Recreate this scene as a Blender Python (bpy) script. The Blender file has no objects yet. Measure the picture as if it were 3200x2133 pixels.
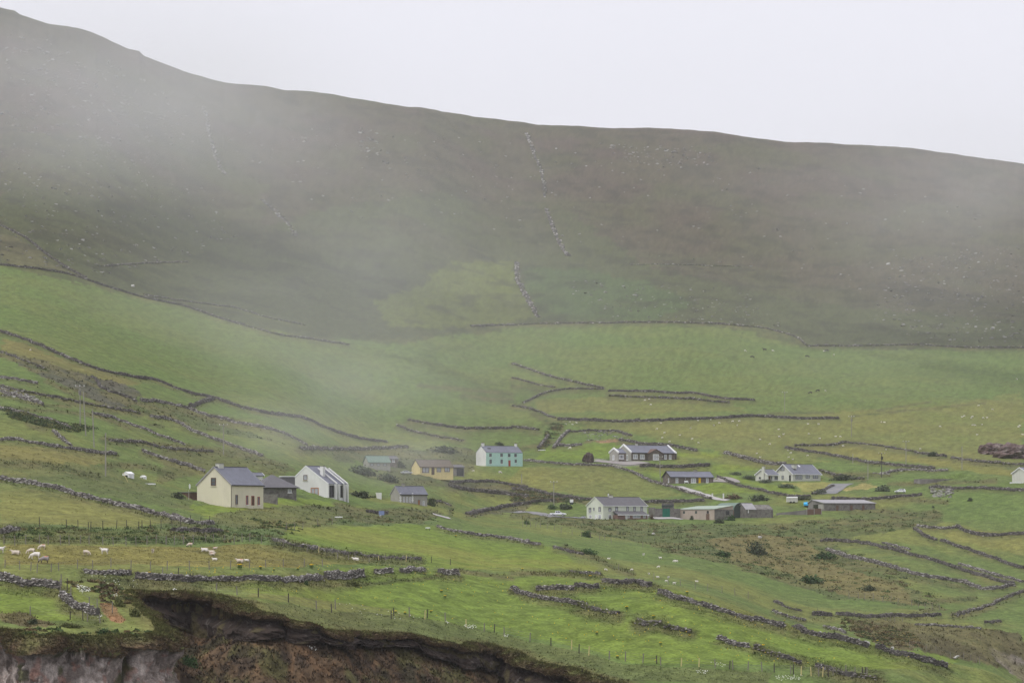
import bpy, bmesh, math, random
import numpy as np
from mathutils import Vector, Matrix, Euler
random.seed(7); rng = np.random.default_rng(11)
scene = bpy.context.scene
COL = scene.collection
R = math.radians
# ------------------------------------------------------------------ camera, sky, sun, exposure
F, YE, CX, CZ = 9600.0, 1650.0, 1600.0, 45.0      # focal length in photo pixels, eye level row, centre column, camera height over the sea
cd = bpy.data.cameras.new('camera'); cam = bpy.data.objects.new('camera', cd); COL.objects.link(cam)
cam.location = (0, 0, CZ); cam.rotation_euler = (R(90), 0, 0)
cd.sensor_width = 36; cd.lens = F/3200*36; cd.shift_y = (YE-1066.5)/3200
cd.clip_start = 1; cd.clip_end = 20000
scene.camera = cam
SUN_EL, SUN_AZ = 58, 235
w = bpy.data.worlds.new('World'); scene.world = w; w.use_nodes = True
nt = w.node_tree; bg = nt.nodes['Background']
sky = nt.nodes.new('ShaderNodeTexSky'); sky.sky_type = 'NISHITA'; sky.sun_disc = False
sky.sun_elevation = R(SUN_EL); sky.sun_rotation = R(SUN_AZ); sky.air_density = 1.0; sky.dust_density = 8.0; sky.ozone_density = 1.0
hs = nt.nodes.new('ShaderNodeHueSaturation'); hs.inputs['Saturation'].default_value = 0.12
mx = nt.nodes.new('ShaderNodeMix'); mx.data_type = 'RGBA'; mx.inputs[0].default_value = 0.8
mx.inputs[7].default_value = (6.6, 6.6, 7.25, 1)     # closed white cloud deck over the Nishita sky
nt.links.new(sky.outputs[0], hs.inputs['Color']); nt.links.new(hs.outputs[0], mx.inputs[6]); nt.links.new(mx.outputs[2], bg.inputs[0])
bg.inputs[1].default_value = 0.12
sd = bpy.data.lights.new('sun', 'SUN'); sd.energy = 1.3; sd.angle = R(35); sd.color = (1, .98, .95)
sun = bpy.data.objects.new('sun', sd); COL.objects.link(sun)
az, el = R(SUN_AZ), R(SUN_EL)
sdir = Vector((math.sin(az)*math.cos(el), math.cos(az)*math.cos(el), math.sin(el)))
sun.rotation_euler = sdir.to_track_quat('Z', 'Y').to_euler(); sun.location = (0, -50, 400)
vs = scene.view_settings; vs.view_transform = 'Standard'; vs.look = 'None'; vs.exposure = 0.37; vs.gamma = 1.0; vs.use_curve_mapping = False
scene.cycles.volume_step_rate = 2.5; scene.cycles.volume_bounces = 1; scene.cycles.max_bounces = 6; scene.cycles.use_denoising = True
HAZE = 0.000052

# ------------------------------------------------------------------ noise
def _h(ix, iy, s):
    n = (ix.astype(np.int64)*374761393 + iy.astype(np.int64)*668265263 + s*974634777) & 0x7fffffff
    n = ((n ^ (n >> 13))*1274126177) & 0x7fffffff
    return ((n ^ (n >> 16)) & 0xffff)/65535.0
def vn(x, y, s=0):
    x = np.asarray(x, float); y = np.asarray(y, float)
    ix = np.floor(x); iy = np.floor(y); fx = x-ix; fy = y-iy
    fx = fx*fx*(3-2*fx); fy = fy*fy*(3-2*fy)
    a = _h(ix, iy, s); b = _h(ix+1, iy, s); c = _h(ix, iy+1, s); d = _h(ix+1, iy+1, s)
    return (a*(1-fx)+b*fx)*(1-fy)+(c*(1-fx)+d*fx)*fy
def fbm(x, y, s=0, o=4):
    r = 0; a = .5; t = 0
    for i in range(o):
        r = r+a*vn(x, y, s+i*17); t += a; a *= .5; x = np.asarray(x)*2.03+3.1; y = np.asarray(y)*2.03+7.7
    return r/t-.5
# ------------------------------------------------------------------ photo regions used to note positions: origin, scale
CR = {'a': (0, 1000, 2.941), 'b': (800, 1000, 2.941), 'c': (1600, 1000, 2.941), 'd': (2400, 1000, 2.941),
      'e': (0, 1680, 2.941), 'f': (800, 1680, 2.941), 'g': (1600, 1680, 2.941), 'h': (2400, 1680, 2.941),
      'i': (500, 1380, 3.92), 'j': (1050, 1360, 3.92), 'k': (1600, 1340, 3.92), 'l': (2100, 1340, 3.92),
      'm': (2600, 1340, 3.92), 'n': (0, 1380, 3.92), 'D': (0, 0, .735), 'q': (1680, 1530, 5.8825),
      'r': (1890, 1360, 5.8825), 's': (2340, 1420, 8.404), 'P': (0, 0, 1.0)}
def px(c, x, y):
    ox, oy, s = CR[c]; return (ox+x/s, oy+y/s)
def pxs(spec):
    out = []; c = None; toks = spec.replace(',', ' ').split(); i = 0
    while i < len(toks):
        if toks[i] in CR: c = toks[i]; i += 1; continue
        out.append(px(c, float(toks[i]), float(toks[i+1]))); i += 2
    return out
# ------------------------------------------------------------------ terrain: survey columns (row, distance)
TAB = {
 -900: [(2500,250),(2133,295),(1960,335),(1790,380),(1700,420),(1640,470),(1480,580),(1330,690),(1200,810),(1030,1000),(850,1300),(600,1700),(300,2200),(-40,2600)],
 0: [(2500,250),(2133,305),(2010,330),(1960,340),(1790,385),(1700,425),(1640,480),(1560,540),(1480,600),(1330,720),(1200,850),(1030,1050),(850,1350),(600,1750),(300,2200),(24,2600)],
 800: [(2500,255),(2133,315),(1960,355),(1900,372),(1790,410),(1740,430),(1700,455),(1680,520),(1640,580),(1590,650),(1540,720),(1470,800),(1400,880),(1300,1000),(1150,1230),(1000,1500),(800,1900),(500,2400),(269,2750)],
 1200: [(2500,280),(2133,345),(1990,392),(1900,415),(1830,440),(1775,460),(1760,500),(1700,600),(1640,690),(1590,780),(1560,850),(1490,980),(1440,1040),(1400,1100),(1300,1250),(1150,1450),(1030,1650),(850,1950),(600,2350),(335,2800)],
 1600: [(2500,300),(2133,385),(2080,400),(1950,430),(1850,465),(1790,500),(1770,590),(1700,680),(1660,760),(1630,900),(1600,985),(1540,1020),(1450,1080),(1380,1200),(1250,1420),(1150,1600),(1030,1800),(800,2200),(550,2650),(384,2900)],
 2100: [(2500,310),(2133,390),(2050,408),(1950,430),(1870,455),(1835,475),(1825,600),(1740,750),(1690,850),(1640,930),(1600,985),(1540,1040),(1480,1090),(1440,1120),(1400,1170),(1300,1320),(1200,1520),(1020,1800),(800,2250),(600,2600),(420,2900)],
 2600: [(2500,320),(2133,400),(2050,425),(1995,442),(1985,590),(1940,640),(1900,690),(1800,790),(1700,890),(1620,960),(1590,985),(1550,1020),(1500,1090),(1400,1200),(1300,1360),(1200,1540),(1080,1800),(800,2300),(620,2600),(460,2900)],
 2820: [(2500,330),(2133,405),(2075,425),(2050,440),(2042,590),(1970,640),(1950,660),(1900,700),(1800,790),(1700,880),(1620,950),(1590,985),(1550,1020),(1500,1070),(1400,1200),(1300,1370),(1200,1540),(1080,1800),(800,2300),(650,2600),(480,2900)],
 3050: [(2500,350),(2133,432),(2095,445),(2085,610),(1970,650),(1930,700),(1850,780),(1750,860),(1640,935),(1590,970),(1530,1010),(1490,1050),(1400,1200),(1250,1470),(1085,1800),(900,2150),(700,2500),(500,2900)],
 3200: [(2500,360),(2150,445),(2133,625),(1980,665),(1940,705),(1850,780),(1750,860),(1640,930),(1560,980),(1500,1030),(1400,1200),(1250,1480),(1085,1800),(900,2150),(700,2500),(511,2900)],
 4100: [(2500,380),(2200,445),(2133,600),(1980,665),(1850,780),(1700,900),(1560,980),(1400,1200),(1250,1480),(1085,1800),(900,2150),(750,2500),(640,2900)]}
SKY = [(-900,-40),(0,24),(45,34),(60,44),(150,72),(205,80),(240,88),(290,106),(367,140),(400,155),(435,163),(450,178),(530,207),(600,232),(640,242),(700,258),(816,272),(950,288),(1050,299),(1150,316),(1306,337),(1380,349),(1442,356),(1560,374),(1632,383),(1680,390),(1760,391),(1905,397),(2060,403),(2231,411),(2330,424),(2449,442),(2530,446),(2600,450),(2612,452),(2700,457),(2789,461),(2900,468),(2966,476),(3100,494),(3200,511),(4100,640)]
us = np.concatenate([np.arange(-900, -60, 60.), np.arange(-60, 3262, 5.), np.arange(3270, 4101, 60.)])
ds = [296.]
while ds[-1] < 3700:
    d = ds[-1]; ds.append(d + (.55 if d < 480 else 1.9 if d < 1150 else min(d*.0058, 12)))
ds = np.array(ds); lds = np.log(ds)
tk = sorted(TAB); prof = []
for k in tk:
    t = sorted(TAB[k], key=lambda p: p[1]); t = t+[(t[-1][0]+70, t[-1][1]*1.12), (t[-1][0]+420, t[-1][1]*1.45)]
    yy = np.interp(lds, np.log([p[1] for p in t]), [p[0] for p in t])
    ker = np.hanning(11); ker /= ker.sum()
    yy = np.convolve(np.pad(yy, 5, mode='edge'), ker, 'valid'); prof.append(yy)
prof = np.array(prof)
def colmix(u):
    i = np.clip(np.searchsorted(tk, u)-1, 0, len(tk)-2); a = np.array(tk)[i]; b = np.array(tk)[i+1]
    t = np.clip((u-a)/(b-a), 0, 1); t = t*t*(3-2*t)*.6+t*.4
    return i, t
ii, tt = colmix(us)
YG = prof[ii]*(1-tt)[:, None]+prof[ii+1]*tt[:, None]         # rows: column u, cols: distance
skt = np.interp(us, [p[0] for p in SKY], [p[1] for p in SKY])
skl = np.interp(us, np.linspace(-900, 4100, 26), np.interp(np.linspace(-900, 4100, 26), [p[0] for p in SKY], [p[1] for p in SKY]))
wgt = np.clip((950-YG)/500, 0, 1); wgt = wgt*wgt*(3-2*wgt)
YG = YG+wgt*(skl-YG.min(1))[:, None]
wgt = np.clip((skl[:, None]+70-YG)/70, 0, 1)
YG = YG+wgt*(skt-YG.min(1))[:, None]
DG = np.broadcast_to(ds[None, :], YG.shape)
XG = (us[:, None]-CX)/F*DG
ZG = CZ-(YG-YE)/F*DG
ROUGH = np.clip((DG-500)/1500, .12, 1)
ZG = ZG+fbm(XG/9, DG/9, 3, 3)*.55+fbm(XG/45, DG/45, 5, 3)*(.8+3.2*np.clip((DG-900)/1200, 0, 1))
ZG = ZG+fbm(XG/2.2, DG/3.5, 9, 3)*.34*(DG < 1300)
ZG = ZG+fbm(XG/14, DG/18, 21, 4)*np.clip((DG-1700)/500, 0, 1)*3.5*np.clip((2500-DG)/300, 0.25, 1)
# the broken cliff line: outline of the void below the fields
VOID = [(-900,2900),(-900,1960),(0,1962),(60,1972),(130,1984),(200,1980),(300,1988),(380,1978),(440,1984),(500,1980),(514,1970),(507,1952),(492,1930),(470,1908),(440,1890),(415,1868),(402,1850),(430,1850),(500,1855),(560,1855),(600,1859),(660,1864),(700,1871),(745,1884),(775,1900),(800,1907),(840,1922),(880,1925),(930,1945),(975,1960),(1010,1976),(1060,1984),(1150,1990),(1225,1990),(1262,1992),(1330,2004),(1400,2017),(1448,2036),(1475,2020),(1540,2022),(1600,2040),(1650,2062),(1700,2079),(1780,2096),(1880,2122),(1980,2146),(2200,2200),(4100,2600)]
def raw_d(u, y):
    i, t = colmix(np.array([u])); c = (prof[i]*(1-t)[:, None]+prof[i+1]*t[:, None])[0]
    m = np.minimum.accumulate(c); return float(np.interp(-y, -m, ds))
def densify(pts, step):
    o = []
    for (a, b), (c, d) in zip(pts[:-1], pts[1:]):
        n = max(1, int(math.hypot(c-a, d-b)/step))
        for k in range(n): o.append((a+(c-a)*k/n, b+(d-b)*k/n))
    o.append(pts[-1]); return o
vp = densify(VOID[1:-1], 14)
vw = np.array([((u-CX)/F*raw_d(u, y), raw_d(u, y)) for u, y in vp])
vw[:, 1] += (vn(vw[:, 0]/2.1, vw[:, 0]*0, 44)-.5)*1.6
vpoly = np.vstack([vw, [[400, 200], [-400, 200]]])
def inpoly(X, Y, P):
    ins = np.zeros(X.shape, bool); n = len(P)
    for k in range(n):
        x1, y1 = P[k]; x2, y2 = P[(k+1) % n]
        if y1 == y2: continue
        c = ((y1 > Y) != (y2 > Y)) & (X < (x2-x1)*(Y-y1)/(y2-y1)+x1); ins ^= c
    return ins
nr = ds < 480
Xn, Yn = XG[:, nr], DG[:, nr]
ins = inpoly(Xn, Yn, vpoly)
dist = np.full(Xn.shape, 1e9); near = np.zeros(Xn.shape, int)
for k in range(len(vw)-1):
    a = vw[k]; b = vw[k+1]; ab = b-a; L2 = (ab**2).sum()+1e-9
    t = np.clip(((Xn-a[0])*ab[0]+(Yn-a[1])*ab[1])/L2, 0, 1)
    dd = np.hypot(Xn-a[0]-t*ab[0], Yn-a[1]-t*ab[1]); m = dd < dist; dist[m] = dd[m]; near[m] = k
isrock = np.array([1.0 if (u < 509 and y > 1955) else 0.0 for u, y in vp])
rk = isrock[near]
s = dist
BH = np.interp([p[0] for p in vp], [402, 520, 700, 800, 900, 1000, 1200, 1300, 1500, 1600, 2000], [1., 1.25, 1.3, 1.1, .6, .4, .35, .55, .75, 1.0, 1.1])
soil = 2.6*BH[near]*np.clip(s/.25, 0, 1)+.62*s+fbm(Xn/5, Yn/5, 31, 4)*3.2*np.clip(s/3, 0, 1)+(fbm(Xn/1.4, Yn/1.4, 35, 3))*1.1*np.clip(s/1, 0, 1)
rock = 15*np.clip((s+.1)/.4, 0, 1)+1.0*s
Zn = ZG[:, nr].copy()
drop = np.where(rk > .5, rock, soil)
Zn = np.where(ins, Zn-np.maximum(drop, 0), Zn)
sdist = np.where(ins, -dist, dist)
Zn = Zn+np.where((~ins) & (s < 2.0), .35*np.exp(-s)*(vn(Xn/1.3, Yn/1.3, 71)-.2), 0)
ZG[:, nr] = np.maximum(Zn, -6)
SD = np.full(XG.shape, 50.); SD[:, nr] = sdist
YP = YE-(ZG-CZ)/DG*F                                     # photo row of every vertex
CM = np.minimum.accumulate(YP, axis=1)
def ground(u, y):
    """world point where the sight line of the photo's (u, y) meets the land"""
    k = int(np.clip(np.searchsorted(us, u)-1, 0, len(us)-2)); t = (u-us[k])/(us[k+1]-us[k])
    col = CM[k]*(1-t)+CM[k+1]*t
    j = int(np.searchsorted(-col, -y)); j = min(max(j, 1), len(ds)-1)
    a, b = col[j-1], col[j]; q = 0 if a == b else (a-y)/(a-b); q = min(max(q, 0), 1)
    d = ds[j-1]+(ds[j]-ds[j-1])*q
    X = (u-CX)/F*d
    return Vector((X, d, hz(X, d)))
def hz(X, Y):
    u = CX+F*X/Y; k = int(np.clip(np.searchsorted(us, u)-1, 0, len(us)-2)); t = (u-us[k])/(us[k+1]-us[k])
    j = int(np.clip(np.searchsorted(ds, Y)-1, 0, len(ds)-2)); q = (Y-ds[j])/(ds[j+1]-ds[j])
    return float((ZG[k, j]*(1-t)+ZG[k+1, j]*t)*(1-q)+(ZG[k, j+1]*(1-t)+ZG[k+1, j+1]*t)*q)
def hza(X, Y):
    u = CX+F*X/Y; k = np.clip(np.searchsorted(us, u)-1, 0, len(us)-2); t = (u-us[k])/(us[k+1]-us[k])
    j = np.clip(np.searchsorted(ds, Y)-1, 0, len(ds)-2); q = (Y-ds[j])/(ds[j+1]-ds[j])
    return (ZG[k, j]*(1-t)+ZG[k+1, j]*t)*(1-q)+(ZG[k, j+1]*(1-t)+ZG[k+1, j+1]*t)*q
# ------------------------------------------------------------------ helpers: materials, meshes, objects
MATS = {}
def mat(name, c, rough=.85, var=.18, scale=1.5, bump=0, spec=.3, metal=0, c2=None, attr=False, f2=None, streak=0):
    if name in MATS: return MATS[name]
    m = bpy.data.materials.new(name); m.use_nodes = True; n = m.node_tree; b = n.nodes['Principled BSDF']
    b.inputs['Roughness'].default_value = rough; b.inputs['Metallic'].default_value = metal
    b.inputs['Specular IOR Level'].default_value = spec
    tc = n.nodes.new('ShaderNodeTexCoord' if not attr else 'ShaderNodeNewGeometry')
    vec = tc.outputs['Object'] if not attr else tc.outputs['Position']
    nz = n.nodes.new('ShaderNodeTexNoise'); nz.inputs['Scale'].default_value = scale; nz.inputs['Detail'].default_value = 5; nz.inputs['Roughness'].default_value = .65
    n.links.new(vec, nz.inputs['Vector'])
    mr = n.nodes.new('ShaderNodeMapRange'); mr.inputs[1].default_value = .25; mr.inputs[2].default_value = .75; mr.inputs[3].default_value = 1-var; mr.inputs[4].default_value = 1+var
    n.links.new(nz.outputs['Fac'], mr.inputs[0])
    val = mr.outputs[0]
    if f2:
        n2 = n.nodes.new('ShaderNodeTexNoise'); n2.inputs['Scale'].default_value = f2[0]; n2.inputs['Detail'].default_value = 3; n.links.new(vec, n2.inputs['Vector'])
        m2 = n.nodes.new('ShaderNodeMapRange'); m2.inputs[1].default_value = .3; m2.inputs[2].default_value = .7; m2.inputs[3].default_value = 1-f2[1]; m2.inputs[4].default_value = 1+f2[1]
        n.links.new(n2.outputs['Fac'], m2.inputs[0])
        mm = n.nodes.new('ShaderNodeMath'); mm.operation = 'MULTIPLY'; n.links.new(val, mm.inputs[0]); n.links.new(m2.outputs[0], mm.inputs[1]); val = mm.outputs[0]
    if streak:
        mp = n.nodes.new('ShaderNodeMapping'); mp.inputs['Scale'].default_value = (.7, .7, .16); n.links.new(vec, mp.inputs['Vector'])
        n4 = n.nodes.new('ShaderNodeTexNoise'); n4.inputs['Scale'].default_value = 1.3; n4.inputs['Detail'].default_value = 6; n4.inputs['Roughness'].default_value = .7; n.links.new(mp.outputs[0], n4.inputs['Vector'])
        m4 = n.nodes.new('ShaderNodeMapRange'); m4.inputs[1].default_value = .42; m4.inputs[2].default_value = .75; m4.inputs[3].default_value = 1.0; m4.inputs[4].default_value = 1-streak; n.links.new(n4.outputs['Fac'], m4.inputs[0])
        mm = n.nodes.new('ShaderNodeMath'); mm.operation = 'MULTIPLY'; n.links.new(val, mm.inputs[0]); n.links.new(m4.outputs[0], mm.inputs[1]); val = mm.outputs[0]
    mul = n.nodes.new('ShaderNodeVectorMath'); mul.operation = 'SCALE'
    if attr:
        at = n.nodes.new('ShaderNodeAttribute'); at.attribute_name = 'Col'; n.links.new(at.outputs['Color'], mul.inputs[0])
    else: mul.inputs[0].default_value = c
    n.links.new(val, mul.inputs['Scale'])
    out = mul.outputs[0]
    if c2:
        n3 = n.nodes.new('ShaderNodeTexNoise'); n3.inputs['Scale'].default_value = scale*.35; n3.inputs['Detail'].default_value = 4; n.links.new(vec, n3.inputs['Vector'])
        r3 = n.nodes.new('ShaderNodeMapRange'); r3.inputs[1].default_value = .48; r3.inputs[2].default_value = .66; n.links.new(n3.outputs['Fac'], r3.inputs[0])
        mi = n.nodes.new('ShaderNodeMix'); mi.data_type = 'RGBA'; n.links.new(r3.outputs[0], mi.inputs[0]); n.links.new(out, mi.inputs[6]); mi.inputs[7].default_value = (*c2, 1); out = mi.outputs[2]
    n.links.new(out, b.inputs['Base Color'])
    if bump:
        bp = n.nodes.new('ShaderNodeBump'); bp.inputs['Strength'].default_value = .6; bp.inputs['Distance'].default_value = bump; n.links.new(nz.outputs['Fac'], bp.inputs['Height']); n.links.new(bp.outputs[0], b.inputs['Normal'])
    MATS[name] = m; return m
def mesh_np(name, V, Fc, cols=None, smooth=False):
    V = np.asarray(V, np.float32); Fc = np.asarray(Fc, np.int32); k = Fc.shape[1]
    me = bpy.data.meshes.new(name); me.vertices.add(len(V)); me.vertices.foreach_set('co', V.ravel())
    me.loops.add(Fc.size); me.loops.foreach_set('vertex_index', Fc.ravel()); me.polygons.add(len(Fc))
    me.polygons.foreach_set('loop_start', np.arange(0, Fc.size, k, dtype=np.int32))
    me.polygons.foreach_set('use_smooth', np.full(len(Fc), smooth))
    me.update(calc_edges=True)
    if cols is not None:
        at = me.color_attributes.new('Col', 'FLOAT_COLOR', 'POINT'); c4 = np.ones((len(V), 4), np.float32); c4[:, :3] = cols; at.data.foreach_set('color', c4.ravel())
    return me
def obj(name, me, m=None, parent=None, label=None, cat=None, group=None, kind=None, loc=None):
    o = bpy.data.objects.new(name, me); COL.objects.link(o)
    if m is not None and me is not None and len(me.materials) == 0: me.materials.append(m)
    if parent: o.parent = parent
    if loc is not None: o.location = loc
    if label: o['label'] = label
    if cat: o['category'] = cat
    if group: o['group'] = group
    if kind: o['kind'] = kind
    return o
def empty(name, loc, rz=0, **k):
    o = obj(name, None, **k); o.location = loc; o.rotation_euler = (0, 0, rz); return o
def pm(name, verts, faces):
    me = bpy.data.meshes.new(name); me.from_pydata([tuple(v) for v in verts], [], faces); me.update(); return me
def boxv(x0, x1, y0, y1, z0, z1): return [(x0,y0,z0),(x1,y0,z0),(x1,y1,z0),(x0,y1,z0),(x0,y0,z1),(x1,y0,z1),(x1,y1,z1),(x0,y1,z1)]
BF = [(0,3,2,1),(4,5,6,7),(0,1,5,4),(1,2,6,5),(2,3,7,6),(3,0,4,7)]
class MB:
    def __init__(s): s.v = []; s.f = []
    def add(s, v, f):
        n = len(s.v); s.v += [tuple(p) for p in v]; s.f += [tuple(i+n for i in q) for q in f]; return s
    def box(s, *a): return s.add(boxv(*a), BF)
    def cyl(s, c, r, h, axis='z', n=10, r2=None):
        r2 = r if r2 is None else r2; v = []
        for z, rr in ((0, r), (h, r2)):
            for k in range(n):
                a = 2*math.pi*k/n; p = (rr*math.cos(a), rr*math.sin(a), z)
                if axis == 'y': p = (p[0], p[2], p[1])
                if axis == 'x': p = (p[2], p[0], p[1])
                v.append((c[0]+p[0], c[1]+p[1], c[2]+p[2]))
        f = [(k, (k+1) % n, n+(k+1) % n, n+k) for k in range(n)]+[tuple(range(n-1, -1, -1)), tuple(range(n, 2*n))]
        return s.add(v, f)
    def o(s, name, m, parent=None, **k): return obj(name, pm(name, s.v, s.f), m, parent, **k)
def norm_mesh(me):
    b = bmesh.new(); b.from_mesh(me); bmesh.ops.recalc_face_normals(b, faces=b.faces); b.to_mesh(me); b.free()
# stones: a few chipped blocks, used both one by one and joined
def stone_shape(k):
    r = random.Random(k); b = bmesh.new()
    for i in range(11):
        v = Vector((r.uniform(-1, 1), r.uniform(-1, 1), r.uniform(-1, 1))); mxx = max(abs(v.x), abs(v.y), abs(v.z)); v = v/mxx*r.uniform(.75, 1)
        b.verts.new(v*.5)
    rs = bmesh.ops.convex_hull(b, input=b.verts); bmesh.ops.delete(b, geom=[g for g in rs['geom_interior'] if isinstance(g, bmesh.types.BMVert)], context='VERTS')
    bmesh.ops.triangulate(b, faces=b.faces); b.verts.index_update()
    V = np.array([v.co[:] for v in b.verts]); Fc = np.array([[v.index for v in f.verts] for f in b.faces]); b.free(); return V, Fc
SHAPES = [stone_shape(100+k) for k in range(9)]
BOXS = (np.array(boxv(-.5, .5, -.5, .5, -.5, .5)), np.array([q for a, b, c, d in BF for q in ((a, b, c), (a, c, d))]))
def rotmats(rz, tilt):
    n = len(rz); cz, sz = np.cos(rz), np.sin(rz); M = np.zeros((n, 3, 3)); M[:, 0, 0] = cz; M[:, 0, 1] = -sz; M[:, 1, 0] = sz; M[:, 1, 1] = cz; M[:, 2, 2] = 1
    ct, st = np.cos(tilt), np.sin(tilt); T = np.zeros((n, 3, 3)); T[:, 1, 1] = 1; T[:, 0, 0] = ct; T[:, 0, 2] = st; T[:, 2, 0] = -st; T[:, 2, 2] = ct
    return M@T
def scatter(P, S, rz, tilt, cols, shapes, jit=.12):
    """joined mesh arrays of many small stones"""
    VV, FF, CC = [], [], []; base = 0; which = rng.integers(0, len(shapes), len(P)); M = rotmats(rz, tilt)
    for k, (V, Fc) in enumerate(shapes):
        idx = np.where(which == k)[0]
        if not len(idx): continue
        v = V[None]+rng.uniform(-jit, jit, (len(idx), len(V), 3)); v = v*S[idx][:, None, :]
        v = np.einsum('nij,nkj->nki', M[idx], v)+P[idx][:, None, :]
        VV.append(v.reshape(-1, 3)); CC.append(np.repeat(cols[idx], len(V), 0))
        FF.append((Fc[None]+(np.arange(len(idx))*len(V))[:, None, None]+base).reshape(-1, 3)); base += len(idx)*len(V)
    return np.vstack(VV), np.vstack(FF), np.vstack(CC)
M_ATT = mat('stone_mixed', (1, 1, 1), attr=True, var=.35, scale=3.0, rough=.95, spec=.15)
M_LEAF = mat('leafy_growth', (1, 1, 1), attr=True, var=.3, scale=1.2, rough=.8, spec=.2)
# ------------------------------------------------------------------ buildings: sites first, so that the ground can be levelled under them
C_ = lambda r, g, b: (r, g, b)
SLATE = mat('slate_roof', (.15, .155, .19), streak=.2, rough=.55, var=.12, scale=.8, f2=(.15, .08))
SLATE_D = mat('dark_slate_roof', (.12, .115, .125), streak=.2, rough=.7, var=.15, scale=.9)
ROOF_B = mat('brown_tile_roof', (.13, .105, .085), streak=.2, var=.15, scale=1)
R_GREEN = mat('green_sheet_roof', (.13, .19, .155), streak=.2, var=.12, rough=.5)
R_MINT = mat('mint_sheet_roof', (.30, .36, .29), streak=.2, var=.12, rough=.5)
R_GREY = mat('grey_sheet_roof', (.30, .29, .30), streak=.2, var=.12, rough=.6)
W_CREAM = mat('cream_render', (.62, .58, .45), streak=.13, var=.05, scale=.5, c2=(.60, .57, .42))
W_WHITE = mat('white_render', (.68, .68, .66), streak=.13, var=.05, scale=.5, c2=(.58, .58, .55))
W_OFF = mat('offwhite_render', (.55, .55, .49), streak=.13, var=.05, scale=.5)
W_PGREEN = mat('pale_green_render', (.60, .63, .53), streak=.13, var=.05, scale=.5, c2=(.54, .58, .48))
W_MINT = mat('mint_render', (.40, .60, .54), streak=.13, var=.05, scale=.5)
W_YEL = mat('yellow_render', (.66, .55, .26), streak=.13, var=.06, scale=.5)
W_GREY = mat('grey_render', (.32, .31, .28), streak=.13, var=.1, scale=.8)
W_CONC = mat('concrete', (.22, .205, .19), streak=.13, var=.2, scale=.8, c2=(.14, .13, .12))
W_PINK = mat('pinkish_render', (.40, .33, .28), streak=.13, var=.12, scale=.6, c2=(.33, .28, .24))
W_STONE = mat('brown_stone_masonry', (.13, .108, .095), var=.45, scale=3, c2=(.2, .17, .14))
W_STONE2 = mat('grey_stone_masonry', (.17, .16, .145), var=.45, scale=2.6, c2=(.10, .09, .085))
W_BRICK = mat('red_brown_brick', (.19, .12, .10), var=.3, scale=4)
TRIM_W = mat('white_paint', (.74, .74, .74), var=.03, rough=.6)
TRIM_B = mat('brown_timber', (.10, .06, .04), var=.2)
TRIM_R = mat('red_paint', (.30, .06, .05), var=.15)
TRIM_D = mat('dark_grey_paint', (.035, .033, .03), var=.1)
TRIM_O = mat('orange_brown_timber', (.36, .16, .07), var=.15)
DOOR_Y = mat('yellow_door_paint', (.80, .50, .02), var=.06)
DOOR_G = mat('green_door_paint', (.015, .13, .085), var=.15)
GLASS = mat('window_glass', (.10, .11, .12), rough=.12, var=.3, spec=.6, scale=.7)
GLASS_L = mat('pale_glass', (.36, .37, .40), rough=.2, var=.15, spec=.6, scale=.9)  # paler flat colour for the panes
GLASS_SHADE_D = mat('dark_glass_and_shade', (.02, .02, .022), rough=.15, var=.1, spec=.5)  # dark panes; also painted on plates as the shade inside open doorways
RUST = mat('rusty_sheet', (.13, .08, .06), var=.3)
DKGREEN = mat('dark_green_sheet', (.045, .06, .055), var=.25)
HS = []
class House:
    def __init__(s, crop, x, y, theta, L, W, eave, ridge, **k):
        s.c = crop; s.k = k; s.x, s.y = px(crop, x, y); s.th = R(theta); s.Lp, s.Wp, s.ep, s.rp = L, W, eave, ridge; s.cs = CR[crop][2]
        HS.append(s)
        p = ground(s.x, s.y); s.p = p; s.m = p.y/F/s.cs                      # metres for one note pixel at this distance
        s.L = L*s.m/math.cos(s.th); s.W = W*s.m/math.sin(s.th) if 'Wm' not in k else k['Wm']; s.e = eave*s.m; s.r = ridge*s.m
    def lx(s, v): return v*s.m/math.cos(s.th)
    def ly(s, v): return v*s.m/math.sin(s.th)
def flatten(p, th, L, W, mg=1.2):
    dx = XG-p.x; dy = DG-p.y; a = dx*math.cos(th)+dy*math.sin(th); b = -dx*math.sin(th)+dy*math.cos(th)
    o = np.maximum(np.maximum(-a, a-L), np.maximum(-b, b-W)); o = np.maximum(o, 0)
    t = np.clip(1-(o-mg)/3.0, 0, 1); cap = p.z-.05
    lo = (a > -8) & (a < L+8) & (b > -8) & (b < W+8)
    m = lo & (ZG > cap); ZG[m] = ZG[m]*(1-t[m])+cap*t[m]
# label, name and specs -------------------------------------------------------
h1 = House('i', 872, 795, 55, 353, 450, 272, 488)
h2 = House('i', 1260, 650, 22, 400, 190, 92, 250)
h3 = House('i', 2062, 680, 60, 205, 434, 165, 385)
h4 = House('j', 400, 388, 20, 262, 60, 62, 138, Wm=6)
h4b = House('j', 668, 382, 20, 90, 30, 95, 130, Wm=5)
h5 = House('j', 1027, 480, 25, 405, 108, 98, 182)
h5b = House('j', 1440, 486, 20, 130, 30, 108, 125, Wm=6)
h6 = House('j', 1838, 372, 32, 447, 125, 165, 245)
h7 = House('r', 485, 462, 33, 835, 250, 150, 285)
h7w = House('r', 245, 478, 33, 150, 150, 160, 235)
h7e = House('r', 1368, 462, 33, -80, 0, 150, 235, Wm=5)
h8 = House('r', 1212, 880, 23, 805, 134, 120, 218)
h9 = House('s', 1160, 690, 40, 790, 440, 188, 440)
h9w = House('s', 495, 682, 40, 300, 290, 160, 292)
h10 = House('k', 1118, 1102, 38, 557, 197, 167, 268)
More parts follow.
